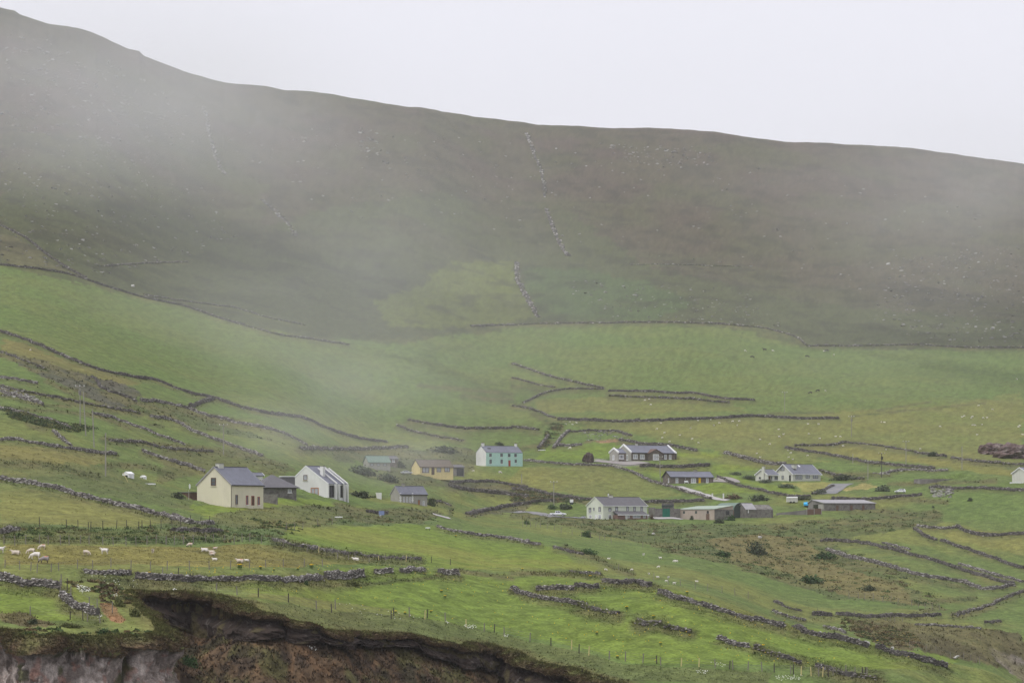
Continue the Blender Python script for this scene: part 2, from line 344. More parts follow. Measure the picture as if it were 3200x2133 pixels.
h11 = House('l', 515, 1110, 35, 245, 408, 128, 170)
h11b = House('l', 760, 1085, 48, 155, 90, 100, 195)
h11c = House('l', 905, 1085, 22, 345, 60, 105, 175)
h12 = House('l', 1865, 1000, 18, 650, 152, 92, 135)
h13 = House('j', 782, 812, 35, 330, 120, 95, 190)
h14 = House('m', 2400, 660, 22, 260, 50, 120, 190, Wm=7)
h15 = House('m', 1075, 672, 12, 515, 30, 62, 62, Wm=6)
h16 = House('k', 1745, 1080, 20, 325, 60, 175, 175, Wm=5)
for h in HS:
    if h in (h7e,): continue
    flatten(h.p, h.th, h.L, h.W)
YP = YE-(ZG-CZ)/DG*F; CM = np.minimum.accumulate(YP, axis=1)

def windowp(par, face, c, z, w, h, fm=TRIM_W, gm=GLASS, mull=0, bar=0, sill=True, name='window', off=0., bw=None):
    """face f: y=0 plane looking at -y, centre x=c; face g: x=0 plane looking at -x, centre y=c"""
    b = bw or max(.07, min(w, h)*.11); m = MB(); pr = .07
    def bx(mb, u0, u1, v0, v1, d0, d1):
        if face == 'f': mb.box(c+u0, c+u1, off-d1, off-d0, z+v0, z+v1)
        else: mb.box(off-d1, off-d0, c+u0, c+u1, z+v0, z+v1)
    W2, H2 = w/2, h/2
    bx(m, -W2, -W2+b, -H2, H2, 0, pr); bx(m, W2-b, W2, -H2, H2, 0, pr); bx(m, -W2+b, W2-b, H2-b, H2, 0, pr); bx(m, -W2+b, W2-b, -H2, -H2+b, 0, pr)
    for i in range(mull):
        u = -W2+w*(i+1)/(mull+1); bx(m, u-b*.4, u+b*.4, -H2+b, H2-b, .012, pr-.01)
    if bar: v = -H2+h*bar; bx(m, -W2+b, W2-b, v-b*.35, v+b*.35, .014, pr-.015)
    o = m.o(name, fm, par)
    g = MB(); bx(g, -W2+b-.004, W2-b+.004, -H2+b-.004, H2-b+.004, .002, .02); g.o('pane', gm, o)
    if sill: q = MB(); bx(q, -W2-.12, W2+.12, -H2-.12, -H2-.004, 0, .16); q.o('sill', TRIM_W if fm is not TRIM_B else W_CREAM, o)
    return o
def doorp(par, face, c, z, w, h, dm, fm=TRIM_W, handle=True):
    def bx(mb, u0, u1, v0, v1, d0, d1):
        if face == 'f': mb.box(c+u0, c+u1, -d1, -d0, z+v0, z+v1)
        else: mb.box(-d1, -d0, c+u0, c+u1, z+v0, z+v1)
    b = .09; m = MB(); bx(m, -w/2+b, w/2-b, -h/2, h/2-b, .01, .05); o = m.o('door', dm, par)
    f = MB(); bx(f, -w/2, -w/2+b, -h/2, h/2, 0, .09); bx(f, w/2-b, w/2, -h/2, h/2, 0, .09); bx(f, -w/2+b, w/2-b, h/2-b, h/2, 0, .09); f.o('frame', fm, o)
    if handle: q = MB(); bx(q, w/2-b-.16, w/2-b-.08, -.1, .02, .05, .1); q.o('handle', TRIM_D, o)
def gable_walls(par, L, W, e, r, m, rf=.5, e2=None, name='wall', base=-1.6):
    e2 = e if e2 is None else e2
    pr = [(0, base), (W, base), (W, e2), (W*rf, r), (0, e)]
    v = [(0, y, z) for y, z in pr]+[(L, y, z) for y, z in pr]
    f = [(4, 3, 2, 1, 0), (5, 6, 7, 8, 9)]+[(i, (i+1) % 5, 5+(i+1) % 5, 5+i) for i in range(5)]
    o = obj(name, pm(name, v, f), m, par); norm_mesh(o.data); return o
def slab(p, q, r_, s_, t):
    """a roof slope: four top corners, thickness t below"""
    v = [p, q, r_, s_]; v = v+[(a, b, c-t) for a, b, c in v]; return v, [(0,1,2,3),(7,6,5,4),(0,4,5,1),(1,5,6,2),(2,6,7,3),(3,7,4,0)]
def gable_roof(par, L, W, e, r, m, rf=.5, e2=None, oh=.35, og=.25, t=.16, trim=None, gut=None, ridge=True):
    e2 = e if e2 is None else e2; up = .17
    s1 = (r-e)/(W*rf); s2 = (r-e2)/(W*(1-rf))
    mb = MB(); rz = r+up
    mb.add(*slab((-og, -oh, e+up-s1*oh), (L+og, -oh, e+up-s1*oh), (L+og, W*rf, rz), (-og, W*rf, rz), t))
    mb.add(*slab((-og, W*rf, rz), (L+og, W*rf, rz), (L+og, W+oh, e2+up-s2*oh), (-og, W+oh, e2+up-s2*oh), t))
    o = mb.o('roof', m, par)
    if ridge: MB().box(-og, L+og, W*rf-.13, W*rf+.13, rz-.03, rz+.07).o('ridge_tile', SLATE_D if m is not R_MINT else m, o)
    if trim:
        for x0 in (-og-.06, L+og+.005):
            q = MB(); x1 = x0+.055
            for (ya, za, yb, zb) in ((-oh, e+up-s1*oh, W*rf, rz), (W*rf, rz, W+oh, e2+up-s2*oh)):
                q.add([(x0, ya, za-.28), (x1, ya, za-.28), (x1, yb, zb-.28), (x0, yb, zb-.28), (x0, ya, za+.06), (x1, ya, za+.06), (x1, yb, zb+.06), (x0, yb, zb+.06)], BF)
            q.o('bargeboard', trim, o)
    if gut: MB().box(-og, L+og, -oh-.12, -oh-.005, e-s1*oh-.10+up-.12, e-s1*oh+up-.02).o('gutter', gut, o)
    return o
def chimney(par, x, y, z0, z1, w=.9, d=.6, m=W_WHITE, pots=2):
    o = MB().box(x-w/2, x+w/2, y-d/2, y+d/2, z0, z1).o('chimney', m, par)
    MB().box(x-w/2-.07, x+w/2+.07, y-d/2-.07, y+d/2+.07, z1+.002, z1+.12).o('cap', W_CONC, o)
    for i in range(pots): MB().cyl((x+(i-(pots-1)/2)*w*.45, y, z1+.12), .12, .32, r2=.1).o('chimney_pot', RUST, o)
    return o
def hroot(h, name, label, cat='house', group=None):
    return empty(name, h.p, h.th, label=label, cat=cat, group=group)
def aerial(par, x, y, z, h=1.2):
    m = MB().cyl((x, y, z), .03, h, n=6)
    for i in range(4): m.box(x-.5+.3*i, x-.47+.3*i, y-.25, y+.25, z+h-.05, z+h-.02)
    m.box(x-.6, x+.6, y-.015, y+.015, z+h-.05, z+h-.02); m.o('aerial', TRIM_D, par)
# 1 cream cottage
r = hroot(h1, 'cream_cottage', 'cream cottage with bare gable and small attic window, leftmost house of the village')
gable_walls(r, h1.L, h1.W, h1.e, h1.r, W_CREAM); rf = gable_roof(r, h1.L, h1.W, h1.e, h1.r, SLATE, trim=R_GREY, gut=TRIM_D, oh=.25, og=.12)
M = h1.m; zf = lambda y: (795-y)*M
windowp(r, 'g', h1.ly(232), zf(485), h1.ly(66), 100*M, TRIM_B, GLASS, bar=.45)
for x, y, ww, hh, fm in ((930, 705, 20, 118, TRIM_B), (1045, 710, 18, 114, TRIM_R), (1172, 718, 18, 104, TRIM_R)): windowp(r, 'f', h1.lx(x-872), zf(y), h1.lx(ww+6), hh*M, fm, GLASS, bw=.12)
doorp(r, 'f', h1.lx(1108-872), zf(715), h1.lx(30), 118*M, TRIM_B, TRIM_R)
MB().box(-.07, -.005, -.1, -.005, -.5, h1.e-.1).o('downpipe', TRIM_D, r)
chimney(r, h1.lx(60), h1.W*.5, h1.r-.5, h1.r+.75, 1.5, 1.0, W_OFF, 0); aerial(r, .4, h1.W*.48, h1.r-.9, .9)
# lamp bracket omitted; brown shed behind it
hs_ = ground(*px('i', 420, 705)); o = empty('lean_to_shed', hs_, R(55), label='brown flat shed leaning on the left end of the cream cottage', cat='shed')
MB().box(-1.2, 1.2, .2, 3.4, -1, 1.75).o('wall', RUST, o); MB().box(-1.4, 1.4, 0, 3.6, 1.76, 1.9).o('roof', SLATE_D, o)
# 2 hipped building
r = hroot(h2, 'hipped_outbuilding', 'low slate building with broad hipped roof between the cream cottage and the white house', 'outbuilding')
MB().box(0, h2.L, 0, h2.W, -1.5, h2.e).o('wall', W_STONE2, r)
L, W, e, rr = h2.L, h2.W, h2.e, h2.r; oh = .7; q = MB()
v = [(-oh, -oh, e), (L+oh, -oh, e), (L+oh, W+oh, e), (-oh, W+oh, e), (L*.40, W/2, rr), (L*.50, W/2, rr)]
q.add(v, [(0, 1, 5, 4), (1, 2, 5), (2, 3, 4, 5), (3, 0, 4), (3, 2, 1, 0)]); rf = q.o('roof', SLATE_D, r)
MB().box(-oh, L+oh, -oh-.12, -oh-.01, e-.12, e+.02).o('gutter', TRIM_D, r)
windowp(r, 'f', L*.8, e*.55, .9, .8, TRIM_W, GLASS_L)
# small slated dormer roofs behind it
g_ = ground(*px('i', 1110, 455)); r = empty('slated_outhouse', g_, R(30), label='small slated outhouse with white verges behind the hipped roof', cat='outbuilding')
gable_walls(r, 3.4, 2.6, .9, 1.5, W_WHITE); gable_roof(r, 3.4, 2.6, .9, 1.5, SLATE, trim=TRIM_W)
# 3 white house
r = hroot(h3, 'white_gabled_house', 'white house with tall lopsided gable, orange brown door and glazed side bays')
e2 = h3.e*1.5; gable_walls(r, h3.L, h3.W, h3.e, h3.r, W_WHITE, rf=.66, e2=e2); rf = gable_roof(r, h3.L, h3.W, h3.e, h3.r, SLATE, rf=.66, e2=e2, oh=.1, og=.02, trim=TRIM_W)
M = h3.m
windowp(r, 'g', h3.ly(292), 245*M, h3.ly(50), 66*M, TRIM_B, GLASS_L)
windowp(r, 'g', h3.ly(172), 62*M, h3.ly(100), 118*M, TRIM_O, GLASS_L, mull=1, sill=False, name='glazed_door', bw=.2)
for x0, x1 in ((8, 62), (108, 160)):
    windowp(r, 'f', h3.lx((x0+x1)/2), h3.e*.46, h3.lx(x1-x0), h3.e*.9, TRIM_D, GLASS_SHADE_D, mull=2, sill=False)
for i, (xx) in enumerate((-2, 62, 100, 160, 196)):
    q = MB(); x0 = h3.lx(xx); q.box(x0, x0+.45, -.6 if i else -.05, .02, -1.5, h3.e); q.o('pier', W_WHITE, r)
for xx in (72, 150, 192):
    x0 = h3.lx(xx); up = .3
    MB().add([(x0, -.6, h3.e), (x0+.3, -.6, h3.e), (x0+.35, h3.W*.5, h3.r*.93), (x0, h3.W*.5, h3.r*.93), (x0, -.6, h3.e+up), (x0+.35, -.6, h3.e+up), (x0+.35, h3.W*.5, h3.r*.93+up), (x0, h3.W*.5, h3.r*.93+up)], BF).o('parapet', W_WHITE, rf)
chimney(r, h3.lx(50), h3.W*.3, h3.e, h3.r*1.0, 1.0, .9, W_WHITE, 0)
g_ = ground(*px('i', 1575, 640)); o = empty('slate_hung_stack', g_, R(20), label='dark slate clad block with white cap against the white house', cat='outbuilding')
MB().box(-1.6, 1.6, 0, 2.4, -1, 4.15).o('wall', SLATE_D, o); MB().box(-1.7, 1.7, -.1, 2.5, 4.152, 4.35).o('cap', TRIM_W, o)
# 4 green roofed shed and dark shed
r = hroot(h4, 'green_roofed_barn', 'misty barn with long green sheet roof left of the yellow bungalow', 'barn')
gable_walls(r, h4.L, h4.W, h4.e, h4.r, W_GREY); gable_roof(r, h4.L, h4.W, h4.e, h4.r, R_GREEN, oh=.3)
for i in range(3): windowp(r, 'f', h4.L*(.15+.3*i), h4.e*.5, 1.1, .8, TRIM_D, GLASS_L, sill=False)
r = hroot(h4b, 'dark_stone_shed', 'dark stone shed with tiny white window beside the green roofed barn', 'shed')
gable_walls(r, h4b.L, h4b.W, h4b.e, h4b.r, W_STONE); gable_roof(r, h4b.L, h4b.W, h4b.e, h4b.r, SLATE_D); windowp(r, 'f', h4b.L*.4, h4b.e*.8, .8, 1.0, TRIM_W, GLASS_L)
# 5 yellow bungalow + garage
r = hroot(h5, 'yellow_bungalow', 'yellow bungalow with brown roof and brown framed windows'); M = h5.m
gable_walls(r, h5.L, h5.W, h5.e, h5.r, W_YEL); gable_roof(r, h5.L, h5.W, h5.e, h5.r, ROOF_B, trim=ROOF_B, gut=TRIM_B, og=.1, oh=.3)
for x, y, ww, hh in ((1097, 423, 85, 66), (1258, 415, 54, 60), (1358, 412, 66, 60)): windowp(r, 'f', h5.lx(x-1027), (480-y)*M, h5.lx(ww), hh*M, TRIM_B, GLASS_L, mull=1)
doorp(r, 'f', h5.lx(1185-1027), 47*M, h5.lx(34), 92*M, TRIM_B, TRIM_B)
r = hroot(h5b, 'grey_garage', 'grey garage with black open doorway joined to the yellow bungalow', 'garage'); M = h5b.m
gable_walls(r, h5b.L, h5b.W, h5b.e*.9, h5b.r, W_CONC); gable_roof(r, h5b.L, h5b.W, h5b.e*.9, h5b.r, SLATE_D); MB().box(h5b.lx(38), h5b.lx(122), -.03, -.002, -.2, 85*M).o('door', GLASS_SHADE_D, r)  # black sheet painted as the shade within the open doorway
# 6 mint house
r = hroot(h6, 'mint_farmhouse', 'two storey mint green farmhouse with white gable and dark red door'); M = h6.m
gable_walls(r, h6.L, h6.W, h6.e, h6.r, W_WHITE); MB().box(0, h6.L, -.06, -.003, -1.4, h6.e-.05).o('painted_front', W_MINT, r)
gable_roof(r, h6.L, h6.W, h6.e, h6.r, SLATE, og=.05, oh=.12)
for x, y, ww, hh in ((1890, 240, 28, 40), (2026, 237, 28, 40), (2120, 238, 28, 40), (2198, 238, 28, 40), (1892, 318, 26, 52), (2027, 316, 26, 50), (2200, 308, 24, 40)): windowp(r, 'f', h6.lx(x-1838), (372-y)*M, h6.lx(ww), hh*M, TRIM_D, GLASS, bar=.5, off=-.06)
q = empty('door', (0, -.06, 0), parent=r); MB().box(h6.lx(272), h6.lx(298), -.05, -.001, 0, 72*M).o('door_leaf', TRIM_R, q)
chimney(r, .7, h6.W/2, h6.r-.6, h6.r+1.0, .9, .8, W_WHITE, 1); chimney(r, h6.L-.7, h6.W/2, h6.r-.6, h6.r+1.0, .8, .7, W_WHITE, 1)
MB().box(h6.lx(52), h6.lx(88), h6.W*.25, h6.W*.33, h6.e*1.26, h6.e*1.34).o('skylight', TRIM_D, r)
# 7 stone bungalow
def parapet(par, x, W, e, r, m=TRIM_W, wallm=None, w=.42, rf=.5, up=.55, ohf=.35, full=True):
    q = MB(); ze = e+.1-(r-e)/(W*rf)*ohf
    segs = [(-ohf, ze, W*rf, r)]+([(W*rf, r, W+ohf, ze)] if full else [])
    for ya, za, yb, zb in segs: q.add([(x-w/2, ya, za-.05), (x+w/2, ya, za-.05), (x+w/2, yb, zb-.05), (x-w/2, yb, zb-.05), (x-w/2, ya, za+up), (x+w/2, ya, za+up), (x+w/2, yb, zb+up), (x-w/2, yb, zb+up)], BF)
    return q.o('parapet', m, par)
r = hroot(h7, 'stone_bungalow', 'long brown stone bungalow with white gable copings and central gabled porch'); M = h7.m
gable_walls(r, h7.L, h7.W, h7.e, h7.r, W_STONE); rf = gable_roof(r, h7.L, h7.W, h7.e, h7.r, SLATE, oh=.3, og=-.05, gut=TRIM_D)
MB().add([(-.05, y, z) for y, z in ((-.25, -1.5), (h7.W, -1.5), (h7.W, h7.e), (h7.W/2, h7.r+.1), (-.25, h7.e+.1))]+[(-.3, y, z) for y, z in ((-.25, -1.5), (h7.W, -1.5), (h7.W, h7.e), (h7.W/2, h7.r+.1), (-.25, h7.e+.1))], [(4, 3, 2, 1, 0), (5, 6, 7, 8, 9)]+[(i, 5+i, 5+(i+1) % 5, (i+1) % 5) for i in range(5)]).o('rendered_gable', W_GREY, r)
parapet(r, -.15, h7.W, h7.e, h7.r); parapet(r, h7.L, h7.W, h7.e, h7.r)
windowp(r, 'g', h7.ly(68), 62*M, h7.ly(48), 95*M, TRIM_W, GLASS, mull=1, off=-.3)
for x, y, ww, hh in ((563, 385, 85, 82), (693, 385, 85, 82), (1045, 380, 44, 82), (1135, 380, 44, 82), (1225, 380, 44, 82)): windowp(r, 'f', h7.lx(x-485), (462-y)*M, h7.lx(ww), hh*M, TRIM_W, GLASS_L, mull=1 if ww > 50 else 0)
# porch gable
xa, xb = h7.lx(310), h7.lx(545); xm = (xa+xb)/2; zt = 205*M; pe = 145*M; q = MB(); dep = 1.3
prf = [(xa, -1.4), (xb, -1.4), (xb, pe), (xm, zt), (xa, pe)]
q.add([(x, -dep, z) for x, z in prf]+[(x, .3, z) for x, z in prf], [(0, 1, 2, 3, 4), (9, 8, 7, 6, 5)]+[(i, 5+i, 5+(i+1) % 5, (i+1) % 5) for i in range(5)]); pw = q.o('porch', W_STONE, r)
q = MB()
for sa, sb in (((xa-.35, pe-.2), (xm, zt+.12)), ((xb+.35, pe-.2), (xm, zt+.12))):
    q.add([(sa[0], -dep-.3, sa[1]), (sb[0], -dep-.3, sb[1]), (sb[0], 2.6, sb[1]), (sa[0], 2.6, sa[1]), (sa[0], -dep-.3, sa[1]+.2), (sb[0], -dep-.3, sb[1]+.2), (sb[0], 2.6, sb[1]+.2), (sa[0], 2.6, sa[1]+.2)], BF)
q.o('porch_roof', RUST, pw)
windowp(r, 'f', xm, 68*M, h7.lx(108), 112*M, TRIM_W, GLASS_L, mull=2, sill=False, name='glazed_door', off=-dep)
chimney(r, h7.lx(235), h7.W/2, h7.r-.3, h7.r+.65, .9, .6, W_OFF, 2)
r2 = hroot(h7w, 'rendered_wing', 'x'); [r2.pop(k, None) for k in ('label', 'category')] if hasattr(r2, 'pop') else None
for k_ in ('label', 'category'):
    if k_ in r2.keys(): del r2[k_]
r2.name = 'side_wing'; r2.parent = r; r2.location = r.matrix_basis.inverted() @ h7w.p; r2.rotation_euler = (0, 0, 0)
gable_walls(r2, h7w.L, h7w.W, h7w.e, h7w.r, W_GREY); gable_roof(r2, h7w.L, h7w.W, h7w.e, h7w.r, SLATE, oh=.25, og=-.02); parapet(r2, 0, h7w.W, h7w.e, h7w.r)
MB().box(.3, h7w.L, -.06, -.003, -1.4, h7w.e-.1).o('stone_front', W_STONE, r2)
windowp(r2, 'g', h7w.ly(82), 78*M, h7w.ly(32), 85*M, TRIM_W, GLASS_L, mull=1); windowp(r2, 'f', h7w.lx(60), 88*M, h7w.lx(88), 76*M, TRIM_W, GLASS, mull=2, off=-.06)
q = empty('end_parapet', (h7.L+h7.lx(52), 1.2, 0), parent=r); MB().box(-.2, .2, -.3, 4, -1.4, h7.e*.95).o('pier', W_STONE, q); parapet(q, 0, 8, h7.e, h7.r*.9, full=False, up=.45)
# 8 brown cottage, yellow door
r = hroot(h8, 'stone_cottage', 'low brown stone cottage with bright yellow door'); M = h8.m
gable_walls(r, h8.L, h8.W, h8.e, h8.r, W_STONE); gable_roof(r, h8.L, h8.W, h8.e, h8.r, SLATE, oh=.3, og=.3, trim=TRIM_D, gut=TRIM_D)
windowp(r, 'g', h8.ly(34), 58*M, .7, 80*M, TRIM_W, GLASS_L)
for x, y, ww, hh, mu in ((1328, 815, 48, 86, 0), (1640, 815, 92, 86, 1), (1902, 812, 46, 82, 0)): windowp(r, 'f', h8.lx(x-1212), (872-y)*M, h8.lx(ww), hh*M, TRIM_W, GLASS_L, mull=mu, bar=.5)
doorp(r, 'f', h8.lx(546), 52*M, h8.lx(42), 132*M, DOOR_Y, DOOR_Y)
MB().box(h8.lx(272), h8.lx(280), -.18, -.005, 80*M, 96*M).o('wall_lamp', TRIM_W, r)
chimney(r, h8.lx(540), h8.W/2, h8.r-.5, h8.r+.5, 1.1, .7, W_GREY, 0)
g_ = r.matrix_basis @ Vector((h8.lx(278), -.75, 0)); g_.z = h8.p.z+.02
bn = empty('garden_bench', g_, h8.th, label='small white garden bench by the stone cottage wall', cat='bench')
MB().box(-.75, .75, -.25, .2, .40, .47).o('seat', TRIM_W, bn); MB().box(-.75, .75, .201, .26, .5, .95).o('backrest', TRIM_W, bn)
for sx in (-.7, .7):
    for sy in (-.2, .2): MB().box(sx-.04, sx+.04, sy-.04, sy+.04, 0, .399).o('leg', TRIM_W, bn)
# 9 white bungalow
r = hroot(h9, 'white_bungalow', 'off white bungalow with large gable and wide slate roof above a straw coloured bank'); M = h9.m
gable_walls(r, h9.L, h9.W, h9.e, h9.r, W_OFF); gable_roof(r, h9.L, h9.W, h9.e, h9.r, SLATE, oh=.35, og=.45, trim=TRIM_W, gut=TRIM_W)
windowp(r, 'g', h9.ly(250), (690-370)*M, h9.ly(95), 98*M, TRIM_D, GLASS_L, mull=2, sill=False); windowp(r, 'g', h9.ly(243), 100*M, h9.ly(50), 95*M, TRIM_D, GLASS_L, mull=1, sill=False)
doorp(r, 'g', h9.ly(70), 78*M, h9.ly(38), 158*M, GLASS_SHADE_D, TRIM_D)
for x, y, ww, hh, mu in ((1330, 583, 190, 118, 2), (1580, 567, 112, 98, 1), (1805, 567, 150, 100, 1)): windowp(r, 'f', h9.lx(x-1160), (690-y)*M, h9.lx(ww), hh*M, TRIM_D, GLASS_L, mull=mu)
chimney(r, h9.lx(190), h9.W*.3, h9.e+.8, h9.r-.15, 1.6, 1.0, W_OFF, 0)
s1 = (h9.r-h9.e)/(h9.W*.5)
for cx_, cy_, w_, l_, m_, n_ in ((h9.lx(130), .17, 1.1, 1.1, TRIM_D, 'dark_roof_patch'), (h9.lx(365), .36, .7, .8, TRIM_W, 'skylight')):  # dark patch laid on the roof slope near the chimney, and a skylight
    y0 = h9.W*cy_; z0 = h9.e+.17+s1*y0; MB().add(*slab((cx_, y0, z0+.06), (cx_+w_, y0, z0+.06), (cx_+w_, y0+l_, z0+.06+s1*l_), (cx_, y0+l_, z0+.06+s1*l_), .05)).o(n_, m_, r)
r3 = empty('side_wing', r.matrix_basis.inverted() @ h9w.p, 0, parent=r)
gable_walls(r3, h9w.L, h9w.W, h9w.e, h9w.r, W_OFF); gable_roof(r3, h9w.L, h9w.W, h9w.e, h9w.r, SLATE, oh=.3, og=.3, trim=TRIM_W, gut=TRIM_W)
windowp(r3, 'g', h9w.ly(185), 75*M, h9w.ly(45), 55*M, TRIM_D, GLASS, sill=False); doorp(r3, 'f', h9w.lx(53), 62*M, h9w.lx(52), 128*M, TRIM_B, TRIM_B)
for x, y, ww, hh in ((607, 605, 28, 85), (735, 605, 90, 90)): windowp(r3, 'f', h9w.lx(x-495), (682-y)*M, h9w.lx(ww), hh*M, TRIM_D, GLASS, mull=0 if ww < 50 else 1)
chimney(r3, -.15, h9w.W*.32, -1, h9w.r*1.27, .7, 1.0, W_OFF, 0)
# 10 pale green two storey house
r = hroot(h10, 'pale_green_guesthouse', 'large pale green two storey house with lean-to brick conservatory'); M = h10.m; mq = h10.p.y/F/5.8825
gable_walls(r, h10.L, h10.W, h10.e, h10.r, W_PGREEN); gable_roof(r, h10.L, h10.W, h10.e, h10.r, SLATE_D, oh=.25, og=.15, trim=W_PGREEN, gut=TRIM_W)
qx = lambda v: (v-1210)*mq/math.cos(h10.th); qg = lambda v: (1210-v)*mq/math.sin(h10.th); qz = lambda y: (527-y)*mq
for x, y, ww, hh in ((1335, 350, 52, 66), (1462, 340, 48, 80), (1670, 335, 44, 86), (1803, 338, 44, 82), (1940, 335, 44, 86)): windowp(r, 'f', qx(x), qz(y), ww*mq/math.cos(h10.th), hh*mq, TRIM_D, GLASS_L, bar=.72)
windowp(r, 'f', qx(1333), qz(485), 58*mq/math.cos(h10.th), 85*mq, TRIM_W, GLASS_SHADE_D, mull=1, bar=.75)
for x, y, ww, hh in ((975, 357, 42, 85), (1043, 342, 24, 50), (1147, 346, 40, 85), (982, 478, 52, 60), (1150, 480, 56, 80)): windowp(r, 'g', qg(x), qz(y), ww*mq/math.sin(h10.th), hh*mq, TRIM_D if y < 400 else TRIM_W, GLASS_L, bar=.7)
doorp(r, 'g', qg(1085), qz(484), 38*mq/math.sin(h10.th), 82*mq, TRIM_W, TRIM_W)
xa, xb = qx(1395), qx(1960); dep = 2.4; ev = 78*mq; q = MB().box(xa, xb, -dep, -.01, -1.4, .35)
wins = [(1575, 88), (1750, 150), (1900, 52)]; edges = [xa]
for c_, w_ in wins: edges += [qx(c_-w_/2), qx(c_+w_/2)]
edges.append(xb)
for i in range(0, len(edges), 2): q.box(edges[i], edges[i+1], -dep, -dep+.3, .351, ev)
q.box(xa, xa+.3, -dep+.301, -.01, .351, ev); q.box(xb-.3, xb, -dep+.301, -.01, .351, ev); cn = q.o('conservatory', W_BRICK, r)
for c_, w_ in wins: windowp(r, 'f', qx(c_), .36+(ev-.36)/2, w_*mq/math.cos(h10.th)-.02, ev-.38, TRIM_W, GLASS_L, mull=1 if w_ > 100 else 0, off=-dep+.12, sill=False)
MB().box(edges[1]+.1, edges[1]+.9, -dep-.05, -dep-.002, 0, ev-.2).o('door', W_WHITE, cn)
MB().add(*slab((xa-.3, -dep-.3, ev+.15), (xb+.3, -dep-.3, ev+.15), (xb+.1, -.02, 150*mq), (xa-.1, -.02, 150*mq), .14)).o('roof', SLATE_D, cn)
MB().box(xa-.3, xb+.3, -dep-.42, -dep-.305, ev-.1, ev+.14).o('fascia', TRIM_W, cn)
chimney(r, h10.lx(195), h10.W*.5, h10.r-.5, h10.r+.55, 1.5, .8, W_OFF, 1); aerial(r, h10.lx(165), h10.W*.5, h10.r+.6, .7)
MB().cyl((h10.lx(165), h10.W*.5-.2, h10.r+.9), .3, .06, axis='y', n=12).o('satellite_dish', TRIM_W, r)
for i, xx in enumerate((1990, 2020)):
    g_ = r.matrix_basis @ Vector((qx(xx), -.8, 0)); t_ = empty('gas_cylinder', (g_.x, g_.y, h10.p.z-.1), 0, label=('left' if i == 0 else 'right')+' one of two white gas cylinders at the corner of the pale green house', cat='gas cylinder', group='gas cylinders by the pale green house')
    MB().cyl((0, 0, 0), .22, 1.25).cyl((0, 0, 1.25), .22, .12, r2=.1).o('tank', TRIM_W, t_); MB().cyl((0, 0, 1.371), .07, .14).o('valve', TRIM_D, t_)
# 11 farm sheds
r = hroot(h11, 'rendered_cowshed', 'pinkish cowshed with pale green sheet roof and small square openings', 'shed'); M = h11.m
L, W = h11.L, h11.W; z0, z1 = h11.e, h11.e*1.36; v = [(0, 0, -1.5), (L, 0, -1.5), (L, W, -1.5), (0, W, -1.5), (0, 0, z0), (L, 0, z1), (L, W, z1*.96), (0, W, z0)]
MB().add(v, BF).o('wall', W_PINK, r); MB().box(.25, L, -.05, -.003, -1.4, z0).o('end_wall', W_STONE2, r)
MB().add([(-.2, -.3, z0+.02), (L+.3, -.3, z1+.05), (L+.3, W+.3, z1*.96+.05), (-.2, W+.3, z0+.02), (-.2, -.3, z0+.14), (L+.3, -.3, z1+.17), (L+.3, W+.3, z1*.96+.17), (-.2, W+.3, z0+.14)], BF).o('roof', R_MINT, r)
for x in (70, 203, 340): MB().box(-.04, -.002, h11.ly(x)-.5, h11.ly(x)+.5, 78*M, 110*M).o('opening', DKGREEN if x != 70 else GLASS_SHADE_D, r)  # the near-black plate paints the shade inside its opening
MB().box(h11.lx(150), h11.lx(195), -.08, -.051, 60*M, 110*M).o('opening', GLASS_SHADE_D, r); MB().box(-.06, -.002, h11.ly(52), h11.ly(88), -1.0, 75*M).o('stain_panel', RUST, r)
r = hroot(h11b, 'arched_hay_barn', 'arched corrugated hay barn with dark green end behind the cowshed', 'barn')
n = 14; Wb, Lb = 160*h11b.m/math.cos(R(20)), 14.0; r.rotation_euler = (0, 0, R(20)); prf = [(0, -1.5)]+[(Wb/2-Wb/2*math.cos(math.pi*k/n), h11b.e*.95+h11b.e*.85*math.sin(math.pi*k/n)) for k in range(n+1)]+[(Wb, -1.5)]
N = len(prf); q = MB(); q.add([(x, 0, z) for x, z in prf], [tuple(range(N))]); q.add([(x, Lb, z) for x, z in prf], [tuple(range(N-1, -1, -1))]); q.o('end_wall', DKGREEN, r)
q = MB(); po = [(Wb/2+(x-Wb/2)*1.03, z+.1) for x, z in prf[1:-1]]; n2 = len(po); q.add([(x, -.15, z) for x, z in po]+[(x, Lb+.15, z) for x, z in po], [(i, i+1, n2+i+1, n2+i) for i in range(n2-1)]); q.o('curved_roof', R_GREEN, r)
MB().box(-.05, -.002, 0, Lb, -1.5, h11b.e*.95).box(Wb+.002, Wb+.05, 0, Lb, -1.5, h11b.e*.95).o('side_wall', RUST, r); MB().box(Wb*.55, Wb*.95, -.15, -.003, -.3, 1.4).o('sheet_gate', R_GREY, r)
r = hroot(h11c, 'stone_outbuilding', 'dark stone outbuilding with white slit window right of the arched barn', 'outbuilding'); M = h11c.m
gable_walls(r, h11c.L, 6, h11c.e, h11c.r*.92, W_STONE2); gable_roof(r, h11c.L*.35, 6, h11c.e, h11c.r, R_GREY)
MB().box(h11c.lx(26), h11c.lx(36), -.05, -.003, 58*M, 110*M).o('slit_window', TRIM_W, r)
